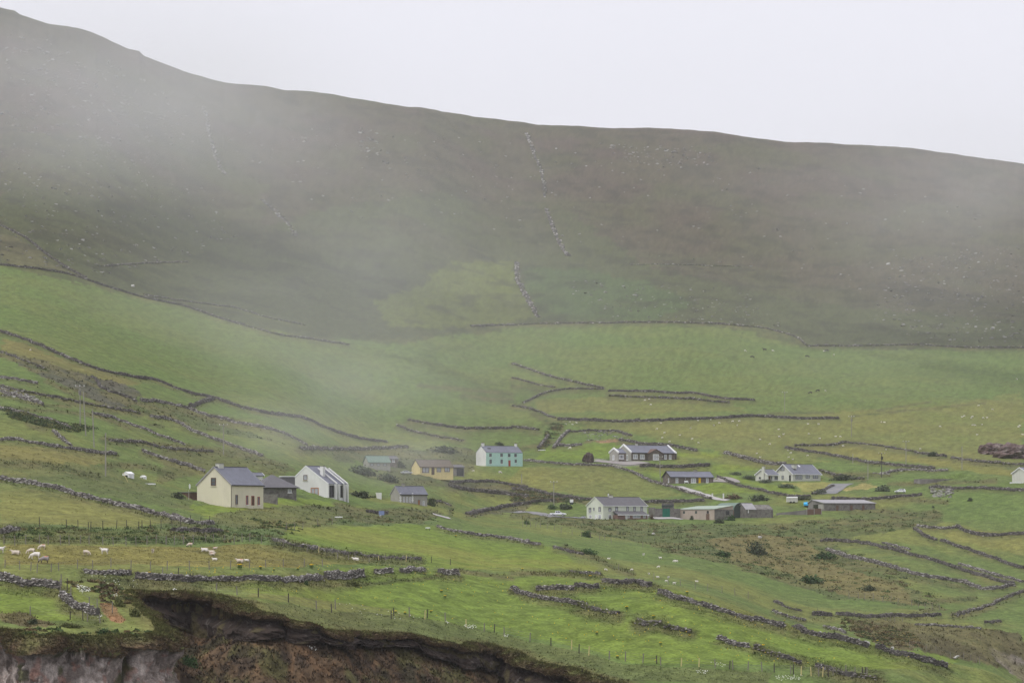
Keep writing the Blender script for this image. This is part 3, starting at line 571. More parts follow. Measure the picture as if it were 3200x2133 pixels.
# 12 long low shed
r = hroot(h12, 'long_cattle_shed', 'long low grey cattle shed with concrete end wall at the right of the farm', 'shed'); M = h12.m
gable_walls(r, h12.L, h12.W, h12.e, h12.r, W_CONC, rf=.75, base=-2.5); MB().box(.1, h12.L, -.05, -.003, -2.2, h12.e-.05).o('cladding', W_STONE2, r); gable_roof(r, h12.L, h12.W, h12.e, h12.r, R_GREY, rf=.75, oh=.3, og=.3)
MB().box(-.05, -.002, h12.ly(58), h12.ly(102), 30*M, 80*M).o('doorway', GLASS_SHADE_D, r); MB().box(-.09, -.002, h12.ly(5), h12.ly(52), 22*M, 78*M).o('door', W_GREY, r)
for xx in (150, 330, 480): MB().box(h12.lx(xx), h12.lx(xx+30), -.09, -.051, -.5, h12.e*.75).o('side_door', RUST, r)
# 13 quoined cottage
r = hroot(h13, 'quoined_cottage', 'slate roofed stone cottage with white quoins and three white windows'); M = h13.m
gable_walls(r, h13.L, h13.W, h13.e, h13.r, W_GREY, base=-3.2); gable_roof(r, h13.L, h13.W, h13.e, h13.r, SLATE, oh=.25, og=.1, trim=R_GREY, gut=TRIM_D)
for x in (832, 868, 905): windowp(r, 'f', h13.lx(x-782), (812-775)*M-.2, h13.lx(17), 66*M, TRIM_W, GLASS_L, sill=False)
for x in (8, 152):
    for k in range(7): MB().box(h13.lx(x)-(.3 if k % 2 else .18), h13.lx(x)+(.3 if k % 2 else .18), -.06, -.003, k*.37-.1, k*.37+.22).o('quoin', TRIM_W, r)
doorp(r, 'f', h13.lx(1010-782), -.2, h13.lx(24), 1.6, TRIM_O, W_CONC); windowp(r, 'f', h13.lx(1068-782), -.5, .6, 1.5, TRIM_W, GLASS_L, sill=False)
chimney(r, h13.lx(95), h13.W*.5, h13.r-.4, h13.r+.75, .8, .6, W_GREY, 0)
# 14 house at the right edge
r = hroot(h14, 'cream_white_house', 'cream house with red trimmed windows cut by the right edge of the view'); M = h14.m
gable_walls(r, 6, 10, h14.e, h14.r, W_OFF); gable_roof(r, 6, 10, h14.e, h14.r, SLATE, trim=TRIM_W); windowp(r, 'f', 1.2, h14.e*.72, .9, 1.1, TRIM_R, GLASS_L); windowp(r, 'f', 3.6, h14.e*.72, .9, 1.1, TRIM_R, GLASS_L)
MB().box(0, 6, -.05, -.003, -.5, .5).o('plinth', TRIM_R, r)
g_ = ground(*px('m', 2182, 668)); o = MB().box(0, 4.6, 0, .35, -1, .55).o('garden_wall', TRIM_W, None, label='low white garden wall left of the cream house at the edge', cat='wall'); o.location = g_; o.rotation_euler = (0, 0, R(12))
# 15 concrete yard wall
r = hroot(h15, 'concrete_tank', 'grey roofless concrete enclosure in the grass above the parked white car', 'concrete enclosure')
L, e = h15.L, h15.e; q = MB().box(0, L, 0, .3, -1.5, e).box(0, .3, .301, 6, -1.5, e).box(L-.3, L, .301, 6, -1.5, e); q.o('wall', W_CONC, r)
for k in range(6): MB().box(L*(k+.5)/6, L*(k+.5)/6+.25, -.15, -.002, -1, e*.97).o('buttress', W_CONC, r)
# 16 roofless stone store with green door
r = hroot(h16, 'stone_store', 'roofless grey stone store with dark green double door', 'outbuilding'); M = h16.m
L, e = h16.L, h16.e; q = MB().box(0, L, 0, .5, -1, e*.62).box(0, .5, .501, 5, -1, e*.7).box(L*.3, L*.75, .002, .45, e*.621, e).o('wall', W_STONE2, r)
MB().box(h16.lx(100), h16.lx(145), -.1, -.003, 0, 108*M).o('door', DOOR_G, r); MB().box(h16.lx(147), h16.lx(192), -.1, -.003, 0, 108*M).o('door', DOOR_G, r)
MB().box(h16.lx(90), h16.lx(225), -.25, -.003, 125*M, 150*M).o('lintel_sheet', DKGREEN, r)
# ------------------------------------------------------------------ dry stone walls: notes (positions, height, look, label)
# look: s slate laid near wall, d dark rubble, p pale lichened rubble, o overgrown bank wall
WALLS = [
 ('a 0 100 150 140 300 200 430 255 600 330 760 395 900 445 1050 480 1220 515 1420 540 1600 610 1750 665 1850 690 1970 700 2100 760 2353 830 b 150 855 400 880 520 925 650 985 800 1040 1000 1090 1200 1110', 1.6, 'd', 'long dark wall along the foot of the big left hillside field'),
 ('a 0 285 150 335 300 400 420 450', 1.2, 'o', 'ruined wall at the left edge under the tan strip'),
 ('a 0 520 150 540 350 580', 1.2, 'p', 'short pale wall at the left edge above the split twin walls'),
 ('a 0 640 150 690 300 740 400 770', 1.6, 'p', 'broad pale grey wall at the left edge, widest of the left strips'),
 ('a 0 600 200 650 450 690 700 745 900 775 1000 800 1150 825 1280 845', 1.3, 'o', 'overgrown wall passing behind the twin utility poles'),
 ('a 1380 880 1560 900 1680 950 1740 1000 1900 1060 2050 1110 2200 1170 2353 1220 b 60 1240', 1.5, 'p', 'rubble wall with big white boulders below the small crossarm pole'),
 ('a 0 800 150 830 300 870 450 905 550 945 650 985', 1.2, 'p', 'pale topped wall sloping to the foot of the twin poles'),
 ('a 850 850 1000 880 1150 930 1300 985 1450 1045 1600 1100 1700 1140', 1.2, 'p', 'neat thin wall slanting down between two bright left fields'),
 ('a 840 510 910 560 910 610 1000 650 1150 690 1260 740', 1.3, 'd', 'hooked dark wall above the twin utility poles'),
 ('a 1290 730 1450 740 1600 770 1740 810 1850 850 2000 890 2150 930 2353 970 b 150 1000 300 1050 400 1100 470 1140', 1.7, 'p', 'long pale capped bank wall ending above the white gabled house'),
 ('a 1740 795 1850 745 1970 712', 2.0, 'd', 'short dark wall joining the two long left walls'),
 ('a 0 1090 150 1085 400 1135 600 1165 800 1195 960 1220 1060 1215', 1.3, 'p', 'grey wall above the tan field at the left edge, passing the lone pole'),
 ('a 490 1010 570 1080 650 1150', 1.0, 'p', 'small pale wall falling to the grey wall at the left'),
 ('n 1745 100 1850 140 2000 190 2130 240 2352 290 i 150 230 300 270 540 350', 1.5, 'p', 'pale tumbled wall above the white kennels'),
 ('a 1000 1100 1300 1115 1500 1165 1700 1185 1950 1200', 1.2, 'o', 'overgrown brown bank wall above the white kennels'),
 ('n 0 430 340 490 700 560 1000 650 1270 710 1500 770 1700 810 1900 870 2100 920 2352 990 i 150 900 300 960 450 990 640 985', 1.5, 'p', 'long grey wall running down to the front of the cream cottage'),
 ('i 160 1075 400 1080 560 1085 750 1090', 1.4, 'd', 'dark stub wall under the cream cottage field'),
 ('n 0 1100 80 1075 225 1060', 1.4, 'd', 'broken wall stub at the left edge above the sheep'),
 ('i 1400 1190 1500 1220 1800 1285 1900 1305 2100 1335 2352 1375 f 450 85 700 115 900 150 1200 175 1500 190', 1.1, 'o', 'weedy wall along the upper side of the sheep field'),
 ('e 0 350 150 395 350 410 500 440 560 440', 1.5, 's', 'near slate wall at the left edge below the sheep'),
 ('e 575 490 600 550 700 610 800 650 900 690', 1.5, 's', 'near slate wall curving down to the headland'),
 ('e 770 295 870 312 950 327 1080 325 1190 308', 1.0, 's', 'low grey wall piece right of the near left wall'),
 ('e 1250 335 1400 360 1600 365 1750 365 1900 365 2100 370 2353 360 f 200 375 400 370 600 350', 1.3, 's', 'near grey slate wall with ragwort below the sheep field'),
 ('f 640 350 700 345 780 338 980 312', 1.8, 's', 'tallest heap of slates in the wall below the sheep field'),
 ('f 1090 298 1250 302', 1.2, 's', 'isolated pale wall piece right of the tall slate heap'),
 ('f 1330 298 1540 282', 1.1, 's', 'second isolated pale wall piece, nearer the field corner'),
 ('f 1680 305 1770 315 1860 322', 1.5, 's', 'corner wall heap ending the sheep field fence'),
 ('g 540 305 660 322 800 328', 1.0, 'o', 'low overgrown wall above the two dark wall stubs'),
 ('g 230 455 400 458 570 458', 1.4, 'd', 'dark humped wall stub, left one of two'),
 ('g 590 425 700 440 790 435', 1.3, 'd', 'dark humped wall stub, right one of two'),
 ('g 845 388 950 412 1060 405 1150 402 1270 442', 1.5, 'd', 'tumbled dark wall with ragwort at the field corner'),
 ('g 1355 485 1450 515 1600 565 1700 595 1800 625 1900 655 2050 695 2200 735 2353 765 h 60 790 140 800', 1.3, 's', 'long near wall crossing the right fields below the white sheep'),
 ('h 240 805 330 855 480 880 600 905 700 925 800 945 920 985', 1.3, 'd', 'near dark wall with large upright white slabs, left part'),
 ('h 1000 995 1120 1035 1280 1075 1400 1100 1500 1135 1640 1170', 1.3, 'd', 'near dark wall with large upright white slabs, right part'),
 ('g 0 455 150 515 300 545 430 560 590 592', 1.1, 's', 'low stony wall across the bright near field, first piece from the left'),
 ('g 610 602 750 652 850 668 980 688', 1.2, 'o', 'heathery wall hump across the bright near field, second piece'),
 ('g 1150 745 1250 778 1380 772', 1.2, 'o', 'heathery wall hump topped with ragwort, third piece'),
 ('g 1400 812 1500 822 1650 850', 1.0, 'o', 'low turf covered wall hump, fourth piece'),
 ('g 1900 905 1980 945 2080 970 2180 985', 1.1, 's', 'red brown stony wall piece alone in the bright near field'),
 ('g 2230 1005 2353 1038 h 150 1092 310 1125', 1.0, 'o', 'turf covered wall at the lower right of the bright field'),
 ('h 450 1150 600 1200 700 1245 850 1258 1000 1290', 1.2, 'o', 'overgrown wall at the fence corner near the cliff edge'),
 ('h 65 575 130 612 200 640 300 662', 1.0, 'd', 'small dark wall hooking down beside the brown slope'),
 ('h 40 665 130 705 230 730 330 745', .9, 'p', 'pale rubble strip above the near slab wall'),
 ('h 410 692 580 702', 1.6, 'd', 'dark wall block left of the jagged wall'),
 ('h 625 692 760 705 900 715 1000 715 1150 702 1350 712 1500 702 1580 702', 1.4, 'd', 'jagged dark wall along the lower edge of the far sheep field'),
 ('h 520 805 600 830 710 865', .9, 'p', 'pale rubble strip beside the near slab wall'),
 ('h 540 100 650 135 750 170 850 190 1000 215 1150 265 1260 295 1350 325 1500 352 1650 375 1800 395 1900 435 2000 468 2100 452 2260 425', 1.6, 'p', 'grey wall winding down the right hillside above the bracken'),
 ('h 480 22 700 22 880 38 1000 62 1150 98 1350 152 1500 192 1650 242 1800 292 1950 332 2100 382 2260 412', 1.5, 'd', 'long straight wall right of the winding grey wall'),
 ('h 1060 40 1200 75 1300 105', .8, 'p', 'pale rubble strip along the top of the straight wall'),
 ('h 1750 228 1950 288 2150 348 2353 402', 1.0, 'p', 'pale rubble wall meeting the straight wall at the right edge'),
 ('h 1590 12 1750 72 1900 118 2100 184 2250 244 2353 272', 1.4, 'd', 'upper straight wall at the right edge of the view'),
 ('h 1700 712 1850 662 2000 622 2150 552 2353 478', 1.3, 'o', 'overgrown wall climbing right below the bracken slope'),
 ('h 2000 775 2130 762', 1.0, 'd', 'short wall by the dark cliff at the right edge'),
 ('h 1350 795 1560 800 1800 815 1960 835', .7, 'p', 'thin line of pale stones along the top of the far cliff'),
 ('m 1010 1195 1080 1262 1200 1332 1290 1352', 1.5, 'd', 'short curved wall at the right, left of a gap'),
 ('m 1040 1180 1250 1200 1400 1212 1530 1190', 1.4, 'p', 'stony wall running level to a corner at the right'),
 ('m 1530 1185 1650 1245 1800 1285 2000 1292 2200 1272 2352 1272', 1.7, 'd', 'thick wall below the green field at the right edge'),
 ('l 1390 215 1500 245 1700 270 1900 300 2100 338 2352 390 m 450 405 700 425 900 442 1100 462 1250 478', 1.7, 'd', 'long dark wall enclosing the upper right paddock'),
 ('l 1500 200 1750 190 2000 195 m 100 155 300 165 500 185 700 215 900 250 1100 290 1250 310 1400 335', 1.6, 'o', 'overgrown wall on the far side of the upper right paddock'),
 ('m 1470 340 1650 372 1900 402 2200 422 2352 432', 1.6, 'o', 'overgrown wall below the brown spoil heap'),
 ('m 680 530 850 495 1050 490 1200 505 1420 500', 1.3, 'p', 'low pale wall behind the tall concrete post lines'),
 ('m 0 845 400 855 700 835 900 812 1100 802', 1.5, 'd', 'dark wall below the parked white car'),
 ('m 1200 705 1550 722 1850 712 2200 742 2352 745', 1.5, 'd', 'roadside wall under the cream house at the right edge'),
 ('l 640 275 850 335 1000 372 1200 422 1400 428', 2.2, 'p', 'thick grey wall above the off white bungalow'),
 ('l 1800 490 1950 545 2100 575 2352 605', 1.4, 'o', 'bushy wall right of the off white bungalow'),
 ('l 560 565 650 615 750 665 900 705 1100 745 1300 792 1450 820 1700 818', 1.2, 'd', 'brown wall curving from the yellow door cottage to the lane'),
 ('l 1720 800 1850 745 1980 680', 1.2, 'd', 'wall along the driveway of the off white bungalow'),
 ('k 150 375 400 402 700 422 900 432 1190 442 1400 492 1550 552 1700 632 1850 675 2000 715 2150 765 2352 812 l 480 860', 1.3, 'p', 'long wall from the mint farmhouse down past the stone cottage'),
 ('k 1570 455 1650 440 1850 458 2100 458 2352 435 l 200 450 450 430', 2.0, 'd', 'dark retaining wall in front of the stone bungalow'),
 ('k 0 722 200 732 400 772 600 812 800 842 1020 862', 1.8, 'd', 'dark wall above the white pickup truck'),
 ('k 1610 885 1900 885 2200 872 2352 862', 1.9, 'd', 'dark wall behind the pale green house and its store'),
 ('k 0 935 250 885 520 872', 1.6, 'd', 'dark wall rising left of the pickup truck'),
 ('j 1380 605 1600 655 1900 685 2100 705 2352 745', 2.2, 'd', 'massive dark wall above the middle green field'),
 ('j 1400 570 1650 555 1900 555 2150 600 2352 625', 1.6, 'd', 'dark wall topping the rubble slope below the mint farmhouse'),
 ('j 1600 965 1750 922 2000 872 2352 815', 1.8, 'd', 'dark wall along the lane below the middle green field'),
 ('j 1240 1105 1400 1152 1600 1192 1800 1218 2000 1242 2200 1265 2352 1292 g 100 32 260 55', 1.2, 'p', 'pale capped wall crossing the middle of the slope'),
 ('g 390 82 450 98 650 152', 1.1, 'd', 'ruined end of the pale capped wall'),
 ('j 1160 790 1300 800 1400 850', 1.2, 'o', 'arching overgrown wall right of the quoined cottage'),
 ('j 380 935 520 940 640 950', 1.3, 'd', 'dark wall behind the blue sign'),
 ('c 890 645 1100 648 1300 652 1500 668 1680 662 1850 702 2000 722 2230 728', 1.8, 'd', 'dark wall along the lower edge of the great upper green field'),
 ('c 890 690 1200 702 1500 712 1700 722 1850 742 2000 752', 2.0, 'o', 'overgrown twin wall just below the great upper green field'),
 ('c 0 392 150 442 350 512 520 552 700 592 840 622', 1.7, 'o', 'faint wall slanting to the left corner of the great upper field'),
 ('c 0 522 150 562 300 602 400 612', 1.5, 'o', 'misty wall in the middle below the faint slanting wall'),
 ('c 100 760 300 660 500 625 840 628', 1.5, 'o', 'overgrown wall bounding the left of the straw coloured strip'),
 ('c 420 905 700 915 1000 925 1300 918 1600 905 1900 895 2200 875 2353 882 d 300 900 650 895', 2.0, 'd', 'long dark level wall above the broad sheep pasture'),
 ('c 0 782 150 802 300 852 400 902', 1.6, 'o', 'dark wall falling to the gully behind the mint farmhouse'),
 ('c 0 975 250 1002', 2.0, 'o', 'short dark hedge wall left of the gully'),
 ('c 240 1180 300 1095 330 1042', 1.8, 'p', 'left wall of the gully behind the mint farmhouse'),
 ('c 380 1180 430 1090 530 1002', 1.8, 'p', 'right wall of the gully behind the mint farmhouse'),
 ('c 550 1022 700 1012 960 1012 1100 1062', 1.3, 'd', 'wall round the quarry hollow above the stone bungalow'),
 ('c 990 1090 1200 1135 1400 1135 1500 1155 1700 1195', 1.8, 'd', 'rubble wall directly behind the stone bungalow'),
 ('c 400 1135 500 1152 640 1135', 1.8, 'p', 'grey revetment wall left of the quarry hollow'),
 ('b 1400 910 1600 950 1900 990 2353 985', 1.8, 'o', 'misty wall above the gully, left of the mint farmhouse'),
 ('b 1300 960 1450 1020 1700 1070 1900 1100', 1.5, 'o', 'faint misty wall above the yellow bungalow'),
 ('b 400 1170 900 1180 1400 1160', 2.0, 'o', 'faint dark hedge wall above the green roofed barn'),
 ('D 0 607 80 615 160 628 240 655 330 682 420 700 500 728 560 745', 1.6, 'd', 'mountain wall above the big left hillside field'),
 ('D 560 745 640 768 700 775 800 790', 1.5, 'o', 'misty continuation of the mountain wall'),
 ('D 330 676 420 690 540 705 620 730 700 745', 1.3, 'o', 'thin second wall above the mountain wall'),
 ('D 0 515 60 545 110 585 160 618 200 638', 1.5, 'd', 'wall slanting down the moor to the mountain wall at the left'),
 ('D 225 612 300 605 430 600', 1.0, 'o', 'faint level wall on the lower moor'),
 ('D 467 240 480 300 492 350 505 385 522 405', 1.5, 'b', 'crumbled wall straight down the misty left moor'),
 ('D 600 455 640 490 665 515 682 545', 1.5, 'b', 'thin pale wall low on the left moor'),
 ('D 1208 300 1225 345 1242 385 1250 415 1253 455', 2.2, 'b', 'crumbled pale wall climbing to the ridge, upper part'),
 ('D 1256 475 1270 520 1288 560 1306 590', 2.0, 'b', 'crumbled pale wall climbing to the ridge, lower part'),
 ('D 1187 598 1189 640 1215 690 1240 730', 2.2, 'b', 'wall along the right side of the yellowish moor patch'),
 ('D 1080 748 1240 742 1420 740 1500 738 1650 742 1760 752 1830 772 1852 792', 2.0, 'o', 'head wall over the great upper green field'),
 ('D 1852 793 1960 793 2100 790 2220 797 2352 797', 2.0, 'o', 'head wall over the right hillside fields'),
 ('D 1445 607 1560 607 1700 612', 1.2, 'o', 'faint level wall line across the right moor'),
]
WXY = []; PATHS = []
for spec, h, look, label in WALLS: WXY.append(pxs(spec))
def smooth1(a, k):
    if len(a) < k+2: return a
    return np.convolve(np.pad(a, k//2, mode='edge'), np.ones(k)/k, 'valid')
WPATH = []
for (spec, h, look, label), P in zip(WALLS, WXY):
    h = h*(.72 if ground(*P[len(P)//2]).y < 480 else .62)
    hpx = h*F/max(ground(*P[len(P)//2]).y, 1)
    Q = densify(P, 4.5); W3 = np.array([ground(u, y+hpx*.42)[:] for u, y in Q])
    d = smooth1(W3[:, 1], 9); u = np.array([q[0] for q in Q]); X = (u-CX)/F*d
    WPATH.append((X, d, hpx))
# level bench cut where walls run is not needed: the walls follow the ground
# ------------------------------------------------------------------ land cover of every patch of ground
G_B = (.142, .186, .031); G_M = (.108, .143, .042); G_T = (.150, .155, .048); G_N = (.165, .145, .050); STR = (.32, .26, .10)
SCR = (.084, .102, .038); BRN = (.115, .090, .048); MOOR = (.078, .066, .042); MOORG = (.066, .074, .032); RUB = (.085, .078, .062); RIM = (.115, .105, .04)
GRAVEL = (.24, .22, .20)
POLYS = [  # (colour, roughness 0..1, outline)
 (MOORG, .6, 'D 0 420 300 470 600 520 800 470 1000 440 1300 480 1500 620 1900 700 2352 740 2352 800 1850 800 1650 745 1240 745 900 790 560 745 330 682 0 607'),
 ((.075, .075, .036), .6, 'D 0 300 200 310 420 330 620 430 600 520 300 470 0 420'),
 ((.108, .125, .032), .4, 'D 1040 600 1180 600 1195 650 1230 725 1130 752 900 750 860 690 960 660'),
 ((.064, .092, .034), .6, 'D 1200 612 1340 620 1500 650 1600 700 1500 738 1250 738 1215 690'),
 ((.105, .10, .048), .5, 'D 0 530 60 555 120 600 160 625 60 612 0 606'),
 (G_N, .4, 'D 0 775 140 818 240 855 330 882 250 890 140 850 0 802'),
 (RUB, 1, 'D 0 800 100 825 200 862 300 893 312 915 290 945 230 930 150 890 60 850 0 818'),
 (SCR, 1, 'D 300 920 420 938 560 990 700 1030 640 1015 480 985 380 955 300 950'),
 (G_T, .3, 'D 1230 915 1500 908 1640 925 1720 943 1560 948 1240 950'),
 (G_T, .3, 'D 1300 975 1700 962 2100 935 2352 905 2352 1065 2200 1080 2000 1045 1830 1020 1900 1060 1800 1075 1700 1050 1560 1020 1430 990'),
 ((.17, .16, .045), .3, 'D 1830 1030 1950 1022 2200 1055 2352 1080 2352 1100 2100 1060 1900 1045'),
 (G_B, 0, 'c 180 1270 380 1165 420 1158 640 1155 660 1135 1000 1135 1060 1200 900 1275 500 1285'),
 (BRN, .9, 'c 650 1100 1000 1090 1100 1135 900 1140 660 1135'),
 ((.30, .17, .10), .8, 'c 700 1095 980 1100 1010 1132 780 1132'),
 (G_B, 0, 'c 1530 1205 1900 1215 1980 1255 1530 1265'),
 (G_B, 0, 'k 1400 455 1600 470 1850 465 2352 450 2352 520 1900 520 1850 590 1700 600 1560 520 1400 470'),
 (G_B, 0, 'l 0 455 400 450 1100 430 1200 480 700 525 540 550 450 500 0 500'),
 (G_B, 0, 'l 540 545 700 545 1000 640 1200 690 1450 745 1600 795 1450 800 1200 755 900 690 700 620'),
 (G_B, 0, 'l 260 720 420 690 600 670 900 710 1100 760 1250 800 1000 790 700 800 500 830 380 790'),
 (G_T, .3, 'k 0 545 200 460 400 450 1190 452 1500 590 1700 680 2100 790 2000 825 1020 850 700 800 400 740 0 660'),
 (RUB, 1, 'k 0 690 400 780 1000 862 910 930 600 880 250 880 0 920'),
 (RUB, 1, 'j 1380 560 1900 540 2352 620 2352 800 2200 760 1900 700 1400 650'),
 (RUB, 1, 'j 1600 970 1750 925 2352 810 2352 930 2000 950 1700 1010'),
 (G_M, .2, 'j 1160 690 1900 710 2250 780 2000 850 1700 930 1500 920 1400 840 1200 780'),
 (STR, .3, 'm 100 745 350 655 600 720 300 745'),
 ((.24, .22, .07), .3, 'l 1280 650 1500 640 1950 645 1980 690 1850 760 1740 790 1600 750 1400 690'),
 (SCR, .85, 'D 1180 1195 1500 1195 1720 1205 2000 1185 2150 1170 2160 1200 2000 1228 1900 1240 1960 1285 2100 1350 2180 1400 2100 1412 1900 1368 1700 1308 1500 1258 1300 1208'),
 ((.150, .125, .052), .75, 'D 1620 1240 1750 1222 1840 1235 1900 1290 2080 1350 2120 1395 1950 1370 1800 1310 1680 1285'),
 ((.17, .145, .045), .3, 'P 0 1700 500 1705 800 1700 900 1710 1050 1735 1180 1752 1100 1765 0 1768'),
 (G_T, .2, 'P 0 1510 180 1530 400 1590 600 1640 0 1640'),
 (G_N, .4, 'P 0 1385 180 1400 330 1420 330 1450 150 1462 0 1450'),
 ((.085, .115, .042), .6, 'P 0 1635 400 1650 660 1625 900 1615 1200 1610 1380 1620 1340 1640 1000 1640 850 1690 700 1697 0 1695'),
 (G_M, .1, 'P 660 1500 900 1540 1200 1560 1380 1600 1250 1620 1000 1600 700 1600'),
 (G_B, 0, 'P 500 1540 620 1580 800 1560 1000 1560 1200 1590 1280 1605 1000 1610 650 1620 560 1590'),
 (G_B, .1, 'P 900 1650 1200 1640 1340 1640 1760 1705 1880 1765 1860 1780 1400 1775 1100 1745 870 1695'),
 (G_M, .1, 'P 1640 1650 1900 1690 2300 1800 2600 1870 2900 1900 2850 1915 2400 1895 2060 1840 1860 1770 1700 1700'),
 (G_B, .1, 'P 0 1800 200 1825 260 1870 300 1910 320 1935 0 1940'),
 (G_B, .1, 'P 660 1790 850 1800 1150 1770 1400 1780 1800 1790 2060 1830 2400 1930 2700 1995 3000 2065 2970 2085 2700 2090 2400 2080 2000 2070 1700 2000 1300 1930 1000 1880 800 1850 640 1820'),
 (G_T, .1, 'P 780 1850 1200 1900 1300 1925 1250 1945 1000 1905 760 1860'),
 (G_M, .1, 'P 2920 1540 3200 1530 3200 1640 3080 1630 2950 1600'),
 (G_M, .1, 'P 2600 1690 2720 1700 2900 1755 3150 1820 3120 1830 2900 1790 2700 1730'),
 (G_T, .1, 'P 2900 1650 3200 1670 3200 1740 3000 1690'),
 (G_M, .1, 'P 3000 1920 3200 1850 3200 1930 3100 1960'),
 (BRN, .9, 'P 2640 1930 2800 1935 2870 1955 2900 2030 2780 2020 2680 1975'),
 ((.085, .068, .038), 1, 'P 2860 1952 3040 1958 3200 1978 3260 2140 3160 2100 3000 2060 2880 2042'),
 ((.20, .17, .15), 1, 'P 3070 2020 3200 2060 3260 2140 3190 2140 3120 2080'),
 (BRN, .8, 'e 0 700 240 700 460 790 400 830 240 820 0 760'),
 ((.29, .13, .08), .5, 'e 880 600 960 600 1020 640 1110 760 1080 790 960 760 930 690'),
 ((.078, .083, .038), .75, 'j 0 170 800 165 1700 140 1700 380 1400 560 900 600 620 600 640 480 300 340 0 300'),
 ((.105, .108, .042), .5, 'i 0 120 540 60 850 130 1250 150 1500 280 1650 330 1500 400 1250 400 1000 300 600 340 300 420 0 520'),
 ((.098, .108, .042), .5, 'i 600 900 1200 790 1800 770 2352 810 2352 900 2000 1000 1500 1060 900 1060 700 990'),
 ((.095, .112, .042), .4, 'n 0 190 1300 300 2000 560 2352 700 2352 860 1500 690 700 490 0 390'),
 ((.098, .102, .045), .8, 'j 0 840 400 930 700 890 1150 900 1300 960 1000 1080 400 1080 0 970'),
 ((.108, .118, .045), .4, 'f 0 590 300 615 730 695 1250 725 1750 775 2280 895 g 360 1000 1050 1150 1560 1190 2000 1215 2353 1240 2353 1332 900 1332 400 1250 0 1100 f 2000 960 1300 900 1000 880 500 780 0 640'),
 ((.105, .11, .046), .5, 'e 850 380 1400 380 1750 420 2000 500 2353 570 f 0 600 0 660 e 2250 640 1700 520 1200 480 950 440'),
 (GRAVEL, 0, 'k 1010 380 1250 400 1650 410 1570 445 1400 450 1250 430 1020 400'),
]
STRIPS = [('a 0 805 200 815 450 835 700 850 900 880 1050 940 1180 990', 9), ('a 160 870 220 930 300 980 420 1000', 12), ('a 0 690 200 740 400 790 650 790', 8), ('a 430 560 560 640 700 700', 12), ('a 900 620 1000 680 1150 720 1250 750', 11), ('a 940 1090 1200 1110 1500 1150 1900 1190', 10),
 ('a 1290 760 1500 790 1700 850 1950 900 2200 950', 14), ('a 1150 830 1400 860 1600 900', 8), ('a 1380 960 1500 980', 7), ('n 0 260 300 240 600 290 900 380 1200 430', 16), ('n 1300 290 1500 280 1800 300 2100 420', 14), ('i 0 60 300 100 560 90 900 190 1300 250 1500 300', 16), ('i 850 130 1000 160 1300 250 1550 320', 16),
 ('f 600 440 800 410 1000 430 1300 425 1500 375 1700 350', 9), ('f 200 400 500 440 700 440', 7),  ('e 850 380 1100 400 1400 420 1750 430', 10),
 ('f 1850 300 2000 330 2353 380', 9), ('g 0 330 200 350 500 340', 9), ('g 480 90 620 130 760 190 900 260 1000 300 1100 330', 12), ('g 1280 440 1350 470', 8), ('k 0 1060 400 1100 900 1120 1500 1130', 12), ('i 1780 790 2000 830 2352 860', 10), ('j 0 850 200 900 400 930 800 930 1100 980', 14), ('j 400 470 700 520 900 560 1300 600', 14), ('j 1400 850 1500 900 1400 960', 10),
 ('b 1900 700 2353 740', 12), ('b 1500 600 1900 640 2353 680', 9), ('c 0 600 300 660', 10), ('c 200 860 400 930 450 1000', 14), ('c 0 1200 200 1180 380 1120', 10), ('d 0 860 300 850 600 850', 5), ('d 780 880 1200 840 1700 790 2000 760', 4), ('d 1000 830 1500 750', 4), ('m 0 560 300 560 700 560', 12), ('m 700 680 1200 660 2000 640', 10), ('m 600 830 1200 860 1400 900', 10), ('l 640 290 1000 420 1300 430', 10), ('l 2100 960 2352 980 m 200 1000 900 1010 1300 1060', 16), ('m 0 1180 400 1170 800 1170 1050 1200', 14), ('h 1400 590 1700 640 1900 560', 10), ('h 480 150 900 260 1400 380 1900 470', 14)]
GX, GY = XG, DG
UU = np.broadcast_to(us[:, None], YP.shape)
